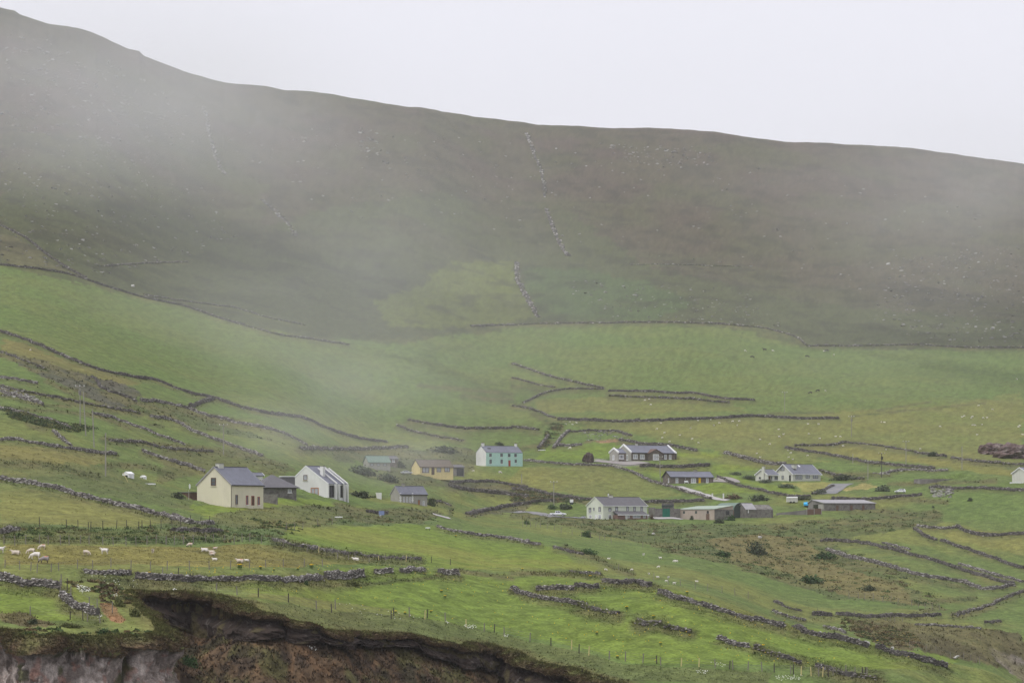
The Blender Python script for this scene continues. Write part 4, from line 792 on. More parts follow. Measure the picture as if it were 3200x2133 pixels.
def landcolour():
    ju = UU+fbm(GX/3.5, GY/6, 51, 3)*26+fbm(GX/16, GY/20, 52, 3)*50; jy = YP+fbm(GX/5, GY/8, 57, 3)*13+fbm(GX/18, GY/24, 58, 3)*20
    base = np.empty(YP.shape+(3,)); base[:] = G_M; rough = np.full(YP.shape, .15)
    hwall = np.interp(us, [u*1.3605 for u in (0, 160, 240, 330, 420, 560, 700, 900, 1100, 1240, 1650, 1760, 1830, 1850, 2352)], [y*1.3605 for y in (607, 628, 655, 682, 700, 745, 775, 778, 755, 743, 743, 755, 775, 795, 797)])
    t = np.clip((hwall[:, None]+6-jy)/10, 0, 1); base = base*(1-t)[..., None]+np.array(MOOR)*t[..., None]; rough = rough*(1-t)+.8*t; mo = t
    gl = np.clip((YP-(hwall[:, None]-190))/190, 0, 1)*mo*.45; base = base*(1-gl[..., None])+np.array([.070, .092, .036])*gl[..., None]
    for col, rg, spec in POLYS:
        P = np.array(pxs(spec)); lo = P.min(0)-14; hi = P.max(0)+14
        m = (ju > lo[0]) & (ju < hi[0]) & (jy > lo[1]) & (jy < hi[1])
        if not m.any(): continue
        ins_ = inpoly(ju[m], jy[m], P); sub = base[m]; sub[ins_] = sub[ins_]*.12+np.array(col)*.88; base[m] = sub; rr_ = rough[m]; rr_[ins_] = rg; rough[m] = rr_
    # verges of rank grass and rubble beside every wall
    strip = np.zeros(YP.shape); sj = 1+.9*fbm(GX/4, GY/4, 61, 3)
    EXTRA = [(np.array([p[0] for p in pxs(s_)]), np.array([p[1] for p in pxs(s_)]), w_) for s_, w_ in STRIPS]
    for item in [(a, b, 'w') for a, b in zip(WPATH, WALLS)]+[(e_, None, 'x') for e_ in EXTRA]:
        if item[2] == 'w': (X, d, hpx), (spec, h, look, label) = item[0], item[1]; u = CX+F*X/d; yy = YE-(np.array([hz(a, b) for a, b in zip(X, d)])-CZ)/d*F+hpx*.25; wdt = (hpx*1.25 if look != 'o' else hpx*1.7)
        else: u, yy, wdt = item[0]; look = 'o'
        lo0, hi0 = u.min()-3*wdt, u.max()+3*wdt; lo1, hi1 = yy.min()-2*wdt, yy.max()+2*wdt
        m = (UU > lo0) & (UU < hi0) & (YP > lo1) & (YP < hi1)
        if not m.any(): continue
        a = UU[m]; b = YP[m]; best = np.full(a.shape, 1e9)
        for k in range(0, len(u)-1, 2):
            k2 = min(k+2, len(u)-1); ax, ay, bx_, by_ = u[k], yy[k], u[k2], yy[k2]; L2 = (bx_-ax)**2+(by_-ay)**2+1e-6
            near_ = np.abs(a-(ax+bx_)/2) < wdt*3+abs(bx_-ax)
            an, bn_ = a[near_], b[near_]; tt_ = np.clip(((an-ax)*(bx_-ax)+(bn_-ay)*(by_-ay))/L2, 0, 1)
            best[near_] = np.minimum(best[near_], np.hypot(an-ax-tt_*(bx_-ax), bn_-ay-tt_*(by_-ay)))
        strip[m] = np.maximum(strip[m], np.clip(1.25-best/(wdt*sj[m]), 0, 1)*(1 if look == 'o' else .8))
    sc = np.array([.082, .090, .036])+(fbm(GX/3, GY/3, 65, 2)[..., None]+.1)*np.array([.09, .05, .03])
    base = base*(1-strip[..., None]*.85)+sc*strip[..., None]*.85; rough = np.maximum(rough, strip)
    # bracken, heather and straw mottling where the ground is rough; soft tone drift in the fields
    n1 = fbm(GX/9, GY/15, 71, 4); n2 = fbm(GX/2.6, GY/4.5, 75, 4); n3 = fbm(GX/38, GY/60, 79, 4)
    mixb = np.clip((n1+.02)*7, 0, 1)*rough*(1-mo)*.7; base = base*(1-mixb[..., None])+np.array([.128, .118, .05])*mixb[..., None]
    mixd = np.clip((-n2-.02)*3.5, 0, 1)*np.clip(rough, .4, .8)*.5*np.where(mo > .5, .5, 1); base = base*(1-mixd[..., None])+np.array([.055, .068, .028])*mixd[..., None]
    tan = np.clip((n3+.3*n1+.01)*6, 0, 1)*(1-rough)*(1-mo)*.45*np.clip((YP-1150)/300, .25, 1); base = base*(1-tan[..., None])+np.array([.20, .185, .05])*tan[..., None]
    grn = np.clip((-n3-.02)*5, 0, 1)*(1-rough)*(1-mo)*.3; base = base*(1-grn[..., None])+np.array([.085, .15, .035])*grn[..., None]
    sp_ = np.clip((vn(GX/4.5, GY/9, 77)*.6+vn(GX/1.8, GY/4, 78)*.4-.70)*9, 0, 1)*(1-rough)*(1-mo)*.3; base = base*(1-sp_[..., None])+np.array([.06, .075, .03])*sp_[..., None]
    # moor: heather purple, olive grass, grey scree
    hth = np.clip((fbm(GX/70, GY/90, 83, 5)+.03)*6, 0, 1)*mo*np.clip((880-YP)/350, 0, 1); base = base*(1-hth[..., None]*.6)+np.array([.078, .054, .046])*hth[..., None]*.6
    ol = np.clip((fbm(GX/45, GY/80, 87, 5)-.0)*6, 0, 1)*mo; base = base*(1-ol[..., None]*.45)+np.array([.066, .072, .030])*ol[..., None]*.45
    dk = np.clip((fbm(GX/14, GY/22, 91, 4)-.03)*7, 0, 1)*mo; base = base*(1-dk[..., None]*.5)+np.array([.03, .028, .02])*dk[..., None]*.5
    base *= (1+(fbm(GX/1.6, GY/2.6, 95, 3)*.75))[..., None]
    # earth and heathery turf below the cliff edge
    v = SD; void = v < 0
    rim = np.clip(1-np.abs(v-.8)/2.6, 0, 1)*(v > 0)*np.where(YP > 1840, 1, 0); base = base*(1-rim[..., None]*.75)+np.array([.12, .10, .042])*rim[..., None]*.75
    e = fbm(GX/3.2, GY/3.2, 97, 5); e2 = fbm(GX/1.2, GY/1.5, 99, 4)
    cl = np.array([.098, .066, .040])*np.ones(YP.shape+(3,)); a1 = np.clip((e)*8, 0, 1)[..., None]; cl = cl*(1-a1*.8)+np.array([.088, .086, .034])*a1*.8
    a2 = np.clip((-fbm(GX/2.6, GY/1.1, 197, 4)-.0)*9, 0, 1)[..., None]; cl = cl*(1-a2*.7)+np.array([.040, .031, .025])*a2*.7
    a3 = np.clip((e2-.10)*9, 0, 1)[..., None]*.6; cl = cl*(1-a3)+np.array([.165, .10, .055])*a3
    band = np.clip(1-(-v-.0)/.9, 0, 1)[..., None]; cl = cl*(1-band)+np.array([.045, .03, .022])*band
    base[void] = cl[void]*(1+.5*fbm(GX/.8, GY/.8, 98, 2))[void][:, None]; rough[void] = .9
    return np.clip(base, .008, .6), rough
COLG, RGH = landcolour()
ZG2 = ZG+RGH*fbm(XG/1.7, DG/2.6, 101, 3)*.75*(DG < 1300)*(SD > 0)
ZG[:] = ZG2; YP = YE-(ZG-CZ)/DG*F; CM = np.minimum.accumulate(YP, axis=1)
nu, nd = XG.shape
V = np.stack([XG, DG, ZG], -1).reshape(-1, 3)
I = np.arange(nu*nd).reshape(nu, nd); FQ = np.stack([I[:-1, :-1], I[1:, :-1], I[1:, 1:], I[:-1, 1:]], -1).reshape(-1, 4)
M_LAND = mat('turf', (1, 1, 1), attr=True, var=.28, scale=.55, rough=.95, spec=.08, bump=.25, f2=(2.2, .26))
obj('hillside', mesh_np('hillside', V, FQ, COLG.reshape(-1, 3), smooth=True), M_LAND, kind='structure')
M_SEA = mat('sea_water', (.02, .035, .04), rough=.15, var=.1, scale=.05, spec=.5, bump=.5)
obj('sea', pm('sea', [(-6000, -1500, 0), (6000, -1500, 0), (6000, 6000, 0), (-6000, 6000, 0)], [(0, 1, 2, 3)]), M_SEA, kind='structure')
# ---- the undercut earth bank and the rock face of the headland, hung from the cliff edge
LIPS = []
def bank(name, i0, i1, H, over, col, m, step=.16, vstep=.14, amp=.5, seed=5, lip=.15, strata=1.0, caves=()):
    pts = vw[i0:i1+1]; seg = np.hypot(*np.diff(pts, axis=0).T); L = np.concatenate([[0], np.cumsum(seg)]); n = max(8, int(L[-1]/step)); t = np.linspace(0, L[-1], n)
    X = np.interp(t, L, pts[:, 0]); Y = np.interp(t, L, pts[:, 1]); X, Y = smooth1(X, 5)[:n], smooth1(Y, 5)[:n]
    tx = np.gradient(smooth1(X, 15)[:n]); ty = np.gradient(smooth1(Y, 15)[:n]); q = np.hypot(tx, ty)+1e-9; nx, ny = ty/q, -tx/q      # out over the void
    zt = hza(X-nx*.9, Y-ny*.9); NL = 12; K = int(H/vstep)+NL; f = np.concatenate([np.zeros(NL), np.linspace(0, 1, K-NL)])
    sidx = t[:, None]; zz = (f*H)[None, :]
    ovf = np.interp(CX+F*X/Y, [402, 560, 780, 900, 1200, 1500, 1700], [.8, 1.2, 1.1, .35, .3, .6, .8])[:, None] if H < 5 else 1
    out = -ovf*over*np.sin(np.clip(f*1.6, 0, 1)*math.pi)[None, :]*(.6+.8*vn(sidx/3.1, zz*0, seed)) + .75*H*.08*f[None, :]
    out = out+fbm(sidx/1.5, zz/(.9*strata), seed, 4)*amp*1.7+fbm(sidx/.42, zz/(.35*strata), seed+3, 3)*amp*.8+over+.35
    uu_ = CX+F*X/Y
    if H > 5: out = out+(.5-np.abs(fbm(sidx/.75, zz/3.5, seed+21, 4))*6)*.8
    for cu, cz, ru, rz, dp in caves: out = out-dp*np.exp(-((uu_[:, None]-cu)/ru)**2-((zz-cz)/rz)**2)
    out = np.maximum(out, .4 if H > 5 else -.3)
    lo_ = over+.25+lip+.9*(vn(t/1.7, t*0, seed)-.4)+.5*(vn(t/.5, t*0, seed+4)-.5)
    tl_ = np.linspace(0, 1, NL)[None, :]; sh = (1.75 if H > 5 else .8)*(.55+.9*vn(t/3.3, t*0, seed+12))[:, None]
    rg_ = fbm(sidx/.6, tl_*2+0*sidx, seed+14, 3)*.5*tl_; out[:, :NL] = -.9+(lo_[:, None]+.9)*np.sin(tl_*math.pi/2)+rg_
    zf = zt[:, None]+.10-zz*(.85+.35*vn(sidx/4, sidx*0, seed+9))*(np.interp(CX+F*X/Y, [402, 520, 700, 800, 900, 1000, 1200, 1300, 1500, 1600, 2000], [1., 1.25, 1.3, 1.1, .6, .4, .35, .55, .75, 1.0, 1.1])[:, None] if H < 5 else 1); zf = zf-sh*.8; zf[:, :NL] = zt[:, None]+.06-sh*(1-np.cos(tl_*math.pi/2))+rg_*.8; zf[:, 0] = zt-.06
    P = np.stack([X[:, None]+nx[:, None]*out, Y[:, None]+ny[:, None]*out, zf], -1)
    c = col(sidx+0*zz, zz+0*sidx, out); gcol = np.array([.115, .118, .042])*(1+1.1*fbm(t/.6, t*0, seed, 3))[:, None]
    P[:, 2:NL+1] += rng.normal(0, .05, P[:, 2:NL+1].shape)
    hb = np.clip(tl_*1.3-.25+fbm(sidx/1.1, tl_*2, seed+15, 3)*1.6, 0, 1)[..., None]; c[:, :NL] = (gcol[:, None]*(1-hb)+np.array([.105, .072, .042])*hb)*(1+.9*fbm(sidx/.3, tl_*7+sidx*0, seed+16, 2)+rng.uniform(-.2, .2, hb.shape[:2]))[..., None]
    LIPS.append((P[:, :NL].reshape(-1, 3), c[:, :NL].reshape(-1, 3)))
    I = np.arange(n*K).reshape(n, K); FQ = np.stack([I[:-1, :-1], I[:-1, 1:], I[1:, 1:], I[1:, :-1]], -1).reshape(-1, 4)
    return obj(name, mesh_np(name, P.reshape(-1, 3), FQ, c.reshape(-1, 3)), m, kind='structure')
def soilcol(s, z, o):
    e = fbm(s/1.1, z/.8, 7, 4)[..., None]; c = np.array([.036, .026, .021])*(1+e*1.2); top = np.clip(1-z/.75, 0, 1)[..., None]; c = c*(1-top)+np.array([.12, .085, .045])*top
    g = np.clip((fbm(s/2.4, z/1.1, 12, 3)-.07)*12, 0, 1)[..., None]*.7; c = c*(1-g)+np.array([.09, .075, .032])*g
    st = np.clip((fbm(s/.5, z/.6, 15, 3)-.2)*12, 0, 1)[..., None]; return np.clip(c*(1-st)+np.array([.11, .095, .085])*st, .01, .5)
def rockcol(s, z, o):
    e = fbm(s/.7, z/2.4, 8, 5)[..., None]; c = np.array([.42, .36, .32])*(1+e*1.7); d = np.clip((-fbm(s/1.6, z/1.3, 18, 3)+.02)*7, 0, 1)[..., None]*.55; c = c*(1-d)+np.array([.11, .08, .065])*d
    r_ = np.clip((fbm(s/.9, z/.9, 28, 3)-.12)*9, 0, 1)[..., None]*.5; c = c*(1-r_)+np.array([.30, .13, .09])*r_
    g = np.clip(1-(z-.35*vn(s/.8, z*0, 3))/.55, 0, 1)[..., None]; g2 = np.clip((fbm(s/2.2, z/2.2, 38, 3)-.10)*9, 0, 1)[..., None]*.8; g = np.maximum(g, g2); return np.clip(c*(1-g)+np.array([.085, .088, .03])*g, .01, .6)
rocki = [k for k in range(len(vp)) if isrock[k] and vp[k][0] > -60]
M_ROCK = mat('cliff_rock', (1, 1, 1), attr=True, var=.4, scale=2.2, rough=.9, spec=.2, bump=.25, f2=(7, .25))
bank('cliff_face', min(rocki), max(rocki)+2, 9, 1.8, rockcol, M_ROCK, step=.11, vstep=.11, amp=.95, seed=5, strata=1.6, lip=.2, caves=((215, 2.6, 55, .9, 2.6), (330, 3.6, 80, 1.2, 2.4), (420, 1.2, 16, .5, 1.6), (120, 1.2, 40, .8, 1.2)))
k0 = min(k for k in range(len(vp)) if vp[k] == (402, 1850) or (abs(vp[k][0]-402) < 8 and vp[k][1] < 1860)); k1 = max(k for k in range(len(vp)) if vp[k][0] < 2010)
bank('earth_bank', k0, k1, 3.3, 1.25, soilcol, M_ROCK, amp=.55, seed=41)
bank('headland_bank', max(rocki)+1, k0, 3.6, .3, soilcol, M_ROCK, amp=.7, seed=47)
# ------------------------------------------------------------------ build the walls
def wall_profile(X, d, h, seed, look):
    n = len(X); s_ = np.concatenate([[0], np.cumsum(np.hypot(np.diff(X), np.diff(d)))])
    q = .86+.55*fbm(s_/5, s_*0+seed, seed, 3)*.8+.3*fbm(s_/1.3, s_*0, seed+5, 2)
    if look == 'b': q = q*.8-np.clip(fbm(s_/9, s_*0, seed+8, 3)+.12, 0, 1)*2.2
    if look in 'op': q = q-np.clip(fbm(s_/14, s_*0, seed+8, 2)-.1, 0, 1)*(1.2 if look == 'o' else .8)
    return s_, h*np.clip(q, .22 if look != 'b' else .03, 1.3)
NSTONE = 0
STONE_M = []
for k, (V_, F_) in enumerate(SHAPES):
    for t_, c_ in (('grey', (.19, .175, .16)), ('pale', (.42, .40, .37)), ('dark', (.075, .065, .058))):
        me = mesh_np('stone_'+t_, V_, F_); me.materials.append(mat(t_+'_stone', c_, var=.35, scale=4, rough=.95, c2=tuple(min(1, v*1.7) for v in c_))); STONE_M.append(me)
def make_wall(i):
    global NSTONE
    spec, h, look, label = WALLS[i]; X0, d0, hpx = WPATH[i]; h = h*(.72 if d0.mean() < 480 else .62)
    L = np.concatenate([[0], np.cumsum(np.hypot(np.diff(X0), np.diff(d0)))]); Lt = L[-1]; dm = float(d0.mean())
    mpp = dm/F; st = max(.5, 3.0*mpp*1.5); n = max(4, int(Lt/st)); t = np.linspace(0, Lt, n); X = np.interp(t, L, X0); d = np.interp(t, L, d0)
    s_, hh = wall_profile(X, d, h, i*13+3, look); z = hza(X, d)
    tx = np.gradient(X); ty = np.gradient(d); q = np.hypot(tx, ty)+1e-9; nx, ny = ty/q, -tx/q
    w0, w1 = .42, .27; V = []
    jt = rng.uniform(-.07, .07, (4, n))
    for off, zz in ((w0, z-.7), (w1+jt[0], z+hh*.84+jt[1]), (-w1+jt[2], z+hh*.84+jt[3]), (-w0, z-.7)): V.append(np.stack([X+nx*off, d+ny*off, zz], -1))
    V = np.stack(V, 1); I = np.arange(n*4).reshape(n, 4); Fq = [np.stack([I[:-1, k], I[:-1, (k+1) % 4], I[1:, (k+1) % 4], I[1:, k]], -1) for k in range(4)]
    Fq = np.vstack(Fq+[np.array([[I[0, 3], I[0, 2], I[0, 1], I[0, 0]], [I[-1, 0], I[-1, 1], I[-1, 2], I[-1, 3]]])])
    tone = {'s': .10, 'd': .08, 'p': .13, 'o': .08, 'b': .09}[look]; cb = np.array([1, .93, .86])*tone
    cc = cb*(1+rng.uniform(-.3, .3, (n*4, 1)))
    if look == 'o': g = (vn(t/2, t*0, i)[:, None, None] > .35)*np.ones((n, 4, 1)); cc = np.where(g.reshape(-1, 1) > 0, np.array([.075, .08, .032])*(1+rng.uniform(-.3, .3, (n*4, 1))), cc)
    o = obj('dry_stone_wall', mesh_np('wall_core', V.reshape(-1, 3), Fq, cc), M_ATT, label=label, cat='stone wall', group='dry stone field walls', kind='thing')
    near_ = dm < 480
    sz = max(.27, 3.5*mpp); cov = {'s': 1.0, 'd': .9, 'p': .85, 'o': .38, 'b': .5}[look]
    if look == 'b': sz *= 1.5
    N = int(min(6000, Lt*(h+.5)/(sz*sz*.62)*cov))
    ts = rng.uniform(0, Lt, N); face = rng.random(N)
    bx_ = np.interp(ts, s_, X); by = np.interp(ts, s_, d); bz = hza(bx_, by); bh = np.interp(ts, s_, hh); bnx = np.interp(ts, s_, nx); bny = np.interp(ts, s_, ny); ang = np.arctan2(np.interp(ts, s_, ty/q), np.interp(ts, s_, tx/q))
    sgn = np.where(bny*1.0+bnx*(bx_/by) < 0, 1, -1)           # side that looks to the viewer
    fr = face < .62; top = (face >= .62) & (face < .86); bk = face >= .86
    zr = np.where(top, 1.0+rng.uniform(-.06, .10, N), rng.random(N)); off = np.where(top, rng.uniform(-.24, .24, N), (w0-(w0-w1)*zr)*np.where(bk, -1, 1)*sgn)
    if look == 'b': off = off*3.5
    P = np.stack([bx_+bnx*off, by+bny*off, bz+zr*bh*.88], -1)
    sc_ = sz*rng.uniform(.6, 1.45, (N, 1)); S = np.hstack([sc_*rng.uniform(.9, 1.6, (N, 1)), sc_*.75, sc_*rng.uniform(.38, .75, (N, 1))])
    br = rng.random(N); pale = {'s': .13, 'd': .06, 'p': .20, 'o': .07, 'b': .16}[look]; bnk = np.where(top, pale*1.7, pale)
    c0 = np.where((br < bnk)[:, None], np.array([.38, .36, .34]), np.array([1, .91, .84])*(.075+.17*rng.random((N, 1))**1.4))
    if look == 'd': c0 = c0*.8
    tl = rng.uniform(-.25, .25, N)
    if near_ and look in 'sd' and NSTONE < 1500:
        k = min(170, 1500-NSTONE, N); order = np.argsort(-(S[:, 0]*S[:, 2]*(~bk))); pick = order[:k]; NSTONE += k
        rest = np.setdiff1d(np.arange(N), pick)
        for j in pick:
            me = STONE_M[int(rng.integers(0, len(SHAPES)))*3+(1 if br[j] < bnk[j] else 2 if br[j] > .6 else 0)]
            so = bpy.data.objects.new('stone', me); COL.objects.link(so); so.parent = o; so.location = P[j]; so.scale = S[j]; so.rotation_euler = (0, tl[j], ang[j])
    else: rest = np.arange(N)
    if len(rest): A = scatter(P[rest], S[rest], ang[rest], tl[rest], c0[rest], SHAPES if near_ else [BOXS], jit=.1 if near_ else .2); obj('rubble', mesh_np('rubble', *A), M_ATT, o, kind='stuff')
    return o
WO = [make_wall(i) for i in range(len(WALLS))]
# large upright white slabs in the near dark wall
slab_m = mat('lichened_slab', (.42, .405, .385), var=.15, scale=2)
par = {0: [w for w in WO if 'left part' in w['label']][0], 1: [w for w in WO if 'right part' in w['label']][0]}
for x, y, w_, h_, pz in ((482, 862, 20, 30, 0), (610, 905, 22, 26, 0), (672, 918, 45, 16, 0), (752, 930, 40, 26, 0), (825, 950, 36, 44, 0), (905, 975, 52, 48, 0), (1062, 1005, 40, 32, 1), (1140, 1020, 26, 42, 1), (1287, 1070, 20, 34, 1), (1398, 1098, 36, 36, 1), (1445, 1112, 26, 24, 1), (1503, 1132, 36, 34, 1), (1635, 1160, 36, 20, 1)):
    g = ground(*px('h', x, y+12)); mm = g.y/F/2.941; so = obj('upright_slab', None, parent=par[pz]); bpy.data.objects.remove(so)
    me = mesh_np('slab', SHAPES[(x+y) % 9][0], SHAPES[(x+y) % 9][1]); me.materials.append(slab_m); so = obj('upright_slab', me, None, par[pz]); so.location = (g.x, g.y-.45, g.z+h_*mm*.42); so.scale = (w_*mm*1.15, .3, h_*mm*1.2)
# ------------------------------------------------------------------ lanes and drives, draped on the ground
M_ROAD = mat('worn_tarmac', (.17, .17, .175), var=.15, scale=.6, c2=(.23, .22, .21)); M_PATH = mat('pale_concrete_path', (.36, .34, .33), var=.1, scale=.5)
M_GRAV = mat('gravel_yard', (.26, .235, .225), var=.15, scale=1.2)
def road(name, spec, wpx, m, lift=.16):
    P = densify(pxs(spec), 3); W3 = np.array([ground(u, y)[:] for u, y in P]); X = smooth1(W3[:, 0], 7); Y = smooth1(W3[:, 1], 7)
    n = len(X); K = 7; wl = np.interp(np.linspace(0, 1, n), np.linspace(0, 1, len(wpx)), wpx)
    V = np.zeros((n, K, 3))
    for k in range(K):
        dy = (k/(K-1)-.5)*wl; V[:, k, 0] = X; V[:, k, 1] = Y
        # the band runs across the slope: widen along and across the view
        tx = np.gradient(X); ty = np.gradient(Y); q = np.hypot(tx, ty)+1e-9; V[:, k, 0] += -ty/q*dy; V[:, k, 1] += tx/q*dy
    V[..., 2] = np.maximum(hza(V[..., 0], V[..., 1]), hza(V[..., 0], V[..., 1]-1))+lift
    I = np.arange(n*K).reshape(n, K); FQ = np.stack([I[:-1, :-1], I[1:, :-1], I[1:, 1:], I[:-1, 1:]], -1).reshape(-1, 4)
    return obj(name, mesh_np(name, V.reshape(-1, 3), FQ, smooth=True), m, kind='structure')
road('lane', 'j 1268 975 1300 1000 1345 1015 1390 1025', [4, 4, 3], M_PATH)
road('road', 'k 0 1028 130 1018 260 1022 420 1062 600 1078 930 1096', [5, 5, 6, 7], M_ROAD)
road('drive', 'l 60 702 160 735 240 765 400 812 480 840 560 862 700 876', [4, 4, 3, 3], M_PATH)
road('cottage_drive', 'l 520 600 590 612 650 638 690 662', [12, 12, 9], M_GRAV)
road('driveway', 'l 2110 668 2040 690 1990 735 1930 775 1880 802', [8, 7, 6, 6], M_ROAD)
road('yard', 'k 1015 385 1200 395 1400 412 1570 432', [10, 14, 14], M_GRAV)
road('apron', 'k 1750 1062 1850 1085 1960 1106', [8, 9, 8], M_PATH)
# ------------------------------------------------------------------ spoil heap
def lump(name, c, u, y, wpx, hpx, dpt, m, seed, **k):
    g = ground(*px(c, u, y)); s = g.y/F/CR[c][2]; b = bmesh.new(); bmesh.ops.create_icosphere(b, subdivisions=5, radius=1)
    for v in b.verts:
        n = v.co.normalized(); q = 1+float(fbm(np.array([n.x*2.2+seed]), np.array([n.y*2.2+n.z*3.1]), seed, 4)[0])*.95
        v.co = Vector((n.x*wpx*s/2*q, n.y*dpt*q, max(n.z, -.3)*hpx*s*q))
    me = bpy.data.meshes.new(name); b.to_mesh(me); b.free(); o = obj(name, me, m, **k); o.location = g; return o
M_SPOIL = mat('purple_brown_spoil', (.115, .078, .072), var=.3, scale=.5, c2=(.20, .17, .155), bump=.3, f2=(3, .35))
lump('spoil_heap', 'm', 1960, 300, 330, 135, 7, M_SPOIL, 3, label='left mound of purple brown spoil at the right edge of the pasture', cat='spoil heap', group='spoil heaps')
lump('spoil_heap', 'm', 2230, 350, 420, 155, 8, M_SPOIL, 9, label='larger right mound of purple brown spoil cut by the edge of the view', cat='spoil heap', group='spoil heaps')
M_DOME = mat('dark_heath_mound', (.075, .055, .05), var=.35, scale=1.5, f2=(5, .35))
lump('domed_shrub', 'k', 938, 405, 128, 105, 2.2, M_DOME, 15, label='dark dome shaped shrub on the lawn left of the stone bungalow', cat='shrub')
# ------------------------------------------------------------------ fences
WOOD_G = mat('weathered_post', (.19, .17, .145), var=.3, scale=3); WOOD_D = mat('dark_post', (.055, .045, .04), var=.25, scale=3); WOOD_Y = mat('fresh_pine_post', (.50, .42, .20), var=.15, scale=3)
WIRE = mat('wire', (.16, .155, .15), rough=.5, metal=.5)
POST = {}
for nme, mm_ in (('g', WOOD_G), ('d', WOOD_D), ('y', WOOD_Y)):
    q = MB().cyl((0, 0, -.35), .5, 1.35, n=7, r2=.46); me = pm('fence_post', q.v, q.f); me.materials.append(mm_); POST[nme] = me
def fence(label, spec, h, default='g', wires=3, rad=.062):
    toks = spec.split(); c = None; P = []; i = 0
    while i < len(toks):
        if toks[i] in CR: c = toks[i]; i += 1; continue
        x, y = float(toks[i]), float(toks[i+1]); i += 2; k = default
        if i < len(toks) and toks[i] in ('@y', '@d', '@g'): k = toks[i][1]; i += 1
        P.append((px(c, x, y), k))
    P.sort(key=lambda p: p[0][0]) if 'keep' not in label else None
    W3 = [ground(*p[0]) for p in P]
    d = smooth1(np.array([g.y for g in W3]), 3)
    root = empty('wire_fence', W3[0], label=label, cat='fence')
    pts = []
    for j, (p, k) in enumerate(P):
        Y = float(d[j]); X = (p[0]-CX)/F*Y; g = Vector((X, Y, hz(X, Y))); hh = h*rng.uniform(.88, 1.1); pts.append((g, hh))
        o = bpy.data.objects.new('fence_post', POST[k]); COL.objects.link(o); o.parent = root; o.location = g-root.location; o.scale = (2*rad, 2*rad, hh); o.rotation_euler = (rng.uniform(-.07, .07), rng.uniform(-.07, .07), rng.uniform(0, 6))
    for w_ in range(wires):
        q = MB()
        for (a, ha), (b, hb) in zip(pts[:-1], pts[1:]):
            if (b-a).length > 14: continue
            f_ = .3+.62*w_/max(1, wires-1); A = a+Vector((0, 0, ha*f_)); B = b+Vector((0, 0, hb*f_)); Mi = (A+B)/2-Vector((0, 0, .04)); t_ = .006
            for S, E in ((A, Mi), (Mi, B)):
                S = S-root.location; E = E-root.location
                q.add([(S.x, S.y-t_, S.z-t_), (S.x, S.y+t_, S.z-t_), (S.x, S.y, S.z+t_), (E.x, E.y-t_, E.z-t_), (E.x, E.y+t_, E.z-t_), (E.x, E.y, E.z+t_)], [(0, 1, 4, 3), (1, 2, 5, 4), (2, 0, 3, 5)])
        if q.v: q.o('wire', WIRE, root, kind='stuff')
    return root
fence('post and wire fence along the lower side of the near sheep field', 'e 45 252 182 302 282 307 340 302 470 342 540 292 712 302 852 264 1020 277 1203 280 1382 302 1535 307 1742 302 1923 277 2118 287 2292 277 f 90 272 250 277 443 267 612 252 752 235 848 187 912 232 1040 212 1128 209 @y 1190 217 1380 212 @y 1420 205 1612 227 @d 1787 247 @d', 1.15)
fence('post and wire fence along the grassy bank behind the near sheep', 'n 50 1240 183 1287 316 1272 482 1244 590 1262 743 1287 848 1244 987 1252 1092 1262 1260 1257 1387 1252 1545 1277 1667 1277 1800 1252 1912 1244 2036 1262 2135 1247 2248 1252 i 77 1267 175 1252 290 1252 410 1232 563 1244 655 1217 787 1247 907 1247 1005 1242 1100 1190 1240 1282 1510 1332 1800 1312 1943 1392 @y 2180 1420', 1.3)
fence('row of dark posts along the top of the grassy bank', 'n 487 1042 815 1052 955 1052 1083 1072 1110 1077 1260 1062 1427 1062 1553 1067 1700 1062 1740 1072 1845 1052 1975 1052 2108 1037 2215 1032 2330 1030 i 500 995 605 990', 1.4, 'd')
fence('clifftop post and wire fence crossing the near green field', 'e 1990 472 2180 522 f 20 577 @d 298 602 @d 556 652 695 672 @d 730 677 1243 717 @d 1267 722 @d 1410 732 1552 737 @y 1575 737 @d 1740 762 1932 817 @y 2097 832 2189 872 @d 2280 882 g 165 942 358 987 @d 548 1037 @y 616 1052 @d 705 1082 @y 893 1112 1042 1137 1203 1147 1330 1157 @d 1367 1162 1556 1182 @y 1718 1187 @y 1868 1187 2000 1202 @d 2030 1207 2168 1217 2298 1227 h 57 1227 @d 210 1252 233 1252 @d 305 1257 @y 397 1267 @y 465 1270 502 1272 @y 557 1277 @d 598 1278 714 1252 802 1257 870 1257 @d 898 1260 @d 912 1267', 1.2, rad=.075)
fence('short fence of leaning posts above the headland bank', 'e 1495 362 1637 357 @d 1750 402 @d 1772 405 @d', 1.25)
fence('posts beside the curved slate wall on the headland', 'e 555 497 567 452 617 402 @d 650 592 823 672 893 692 1032 672', 1.5)
fence('posts near the cliff edge on the headland', 'e 278 717 645 747 @d 762 765 @d 805 745 918 792', 1.1)
fence('faint fence along the lower side of the far sheep field', 'g 980 275 1303 387 1436 427 1548 447 1683 462 1798 497 1930 510 2050 530 2170 545', 1.5)
fence('fence along the foot of the scrub bank below the pickup truck', 'k 133 1197 178 1192 228 1197 290 1202 348 1202 430 1212 522 1242 600 1270 737 1307 848 1327 963 1337 1073 1357 1140 1362 1217 1387 1605 1460', 1.6)
fence('fence along the foot of the bracken slope', 'h 745 550 832 562 888 568 970 575 1055 582 1130 598 1193 602 1320 642 1385 642 1445 657 1510 660 1575 668', 1.6)
fence('fence below the jagged dark wall', 'h 460 700 797 732 937 747 993 750 1080 762 1122 765 1165 767 1235 770', 1.4)
fence('fence of tall posts at the foot of the far brown cliff', 'h 1303 1012 1457 1032 1543 1062 1677 1092 1797 1110 1860 1125 1920 1142 1945 1160', 1.4)
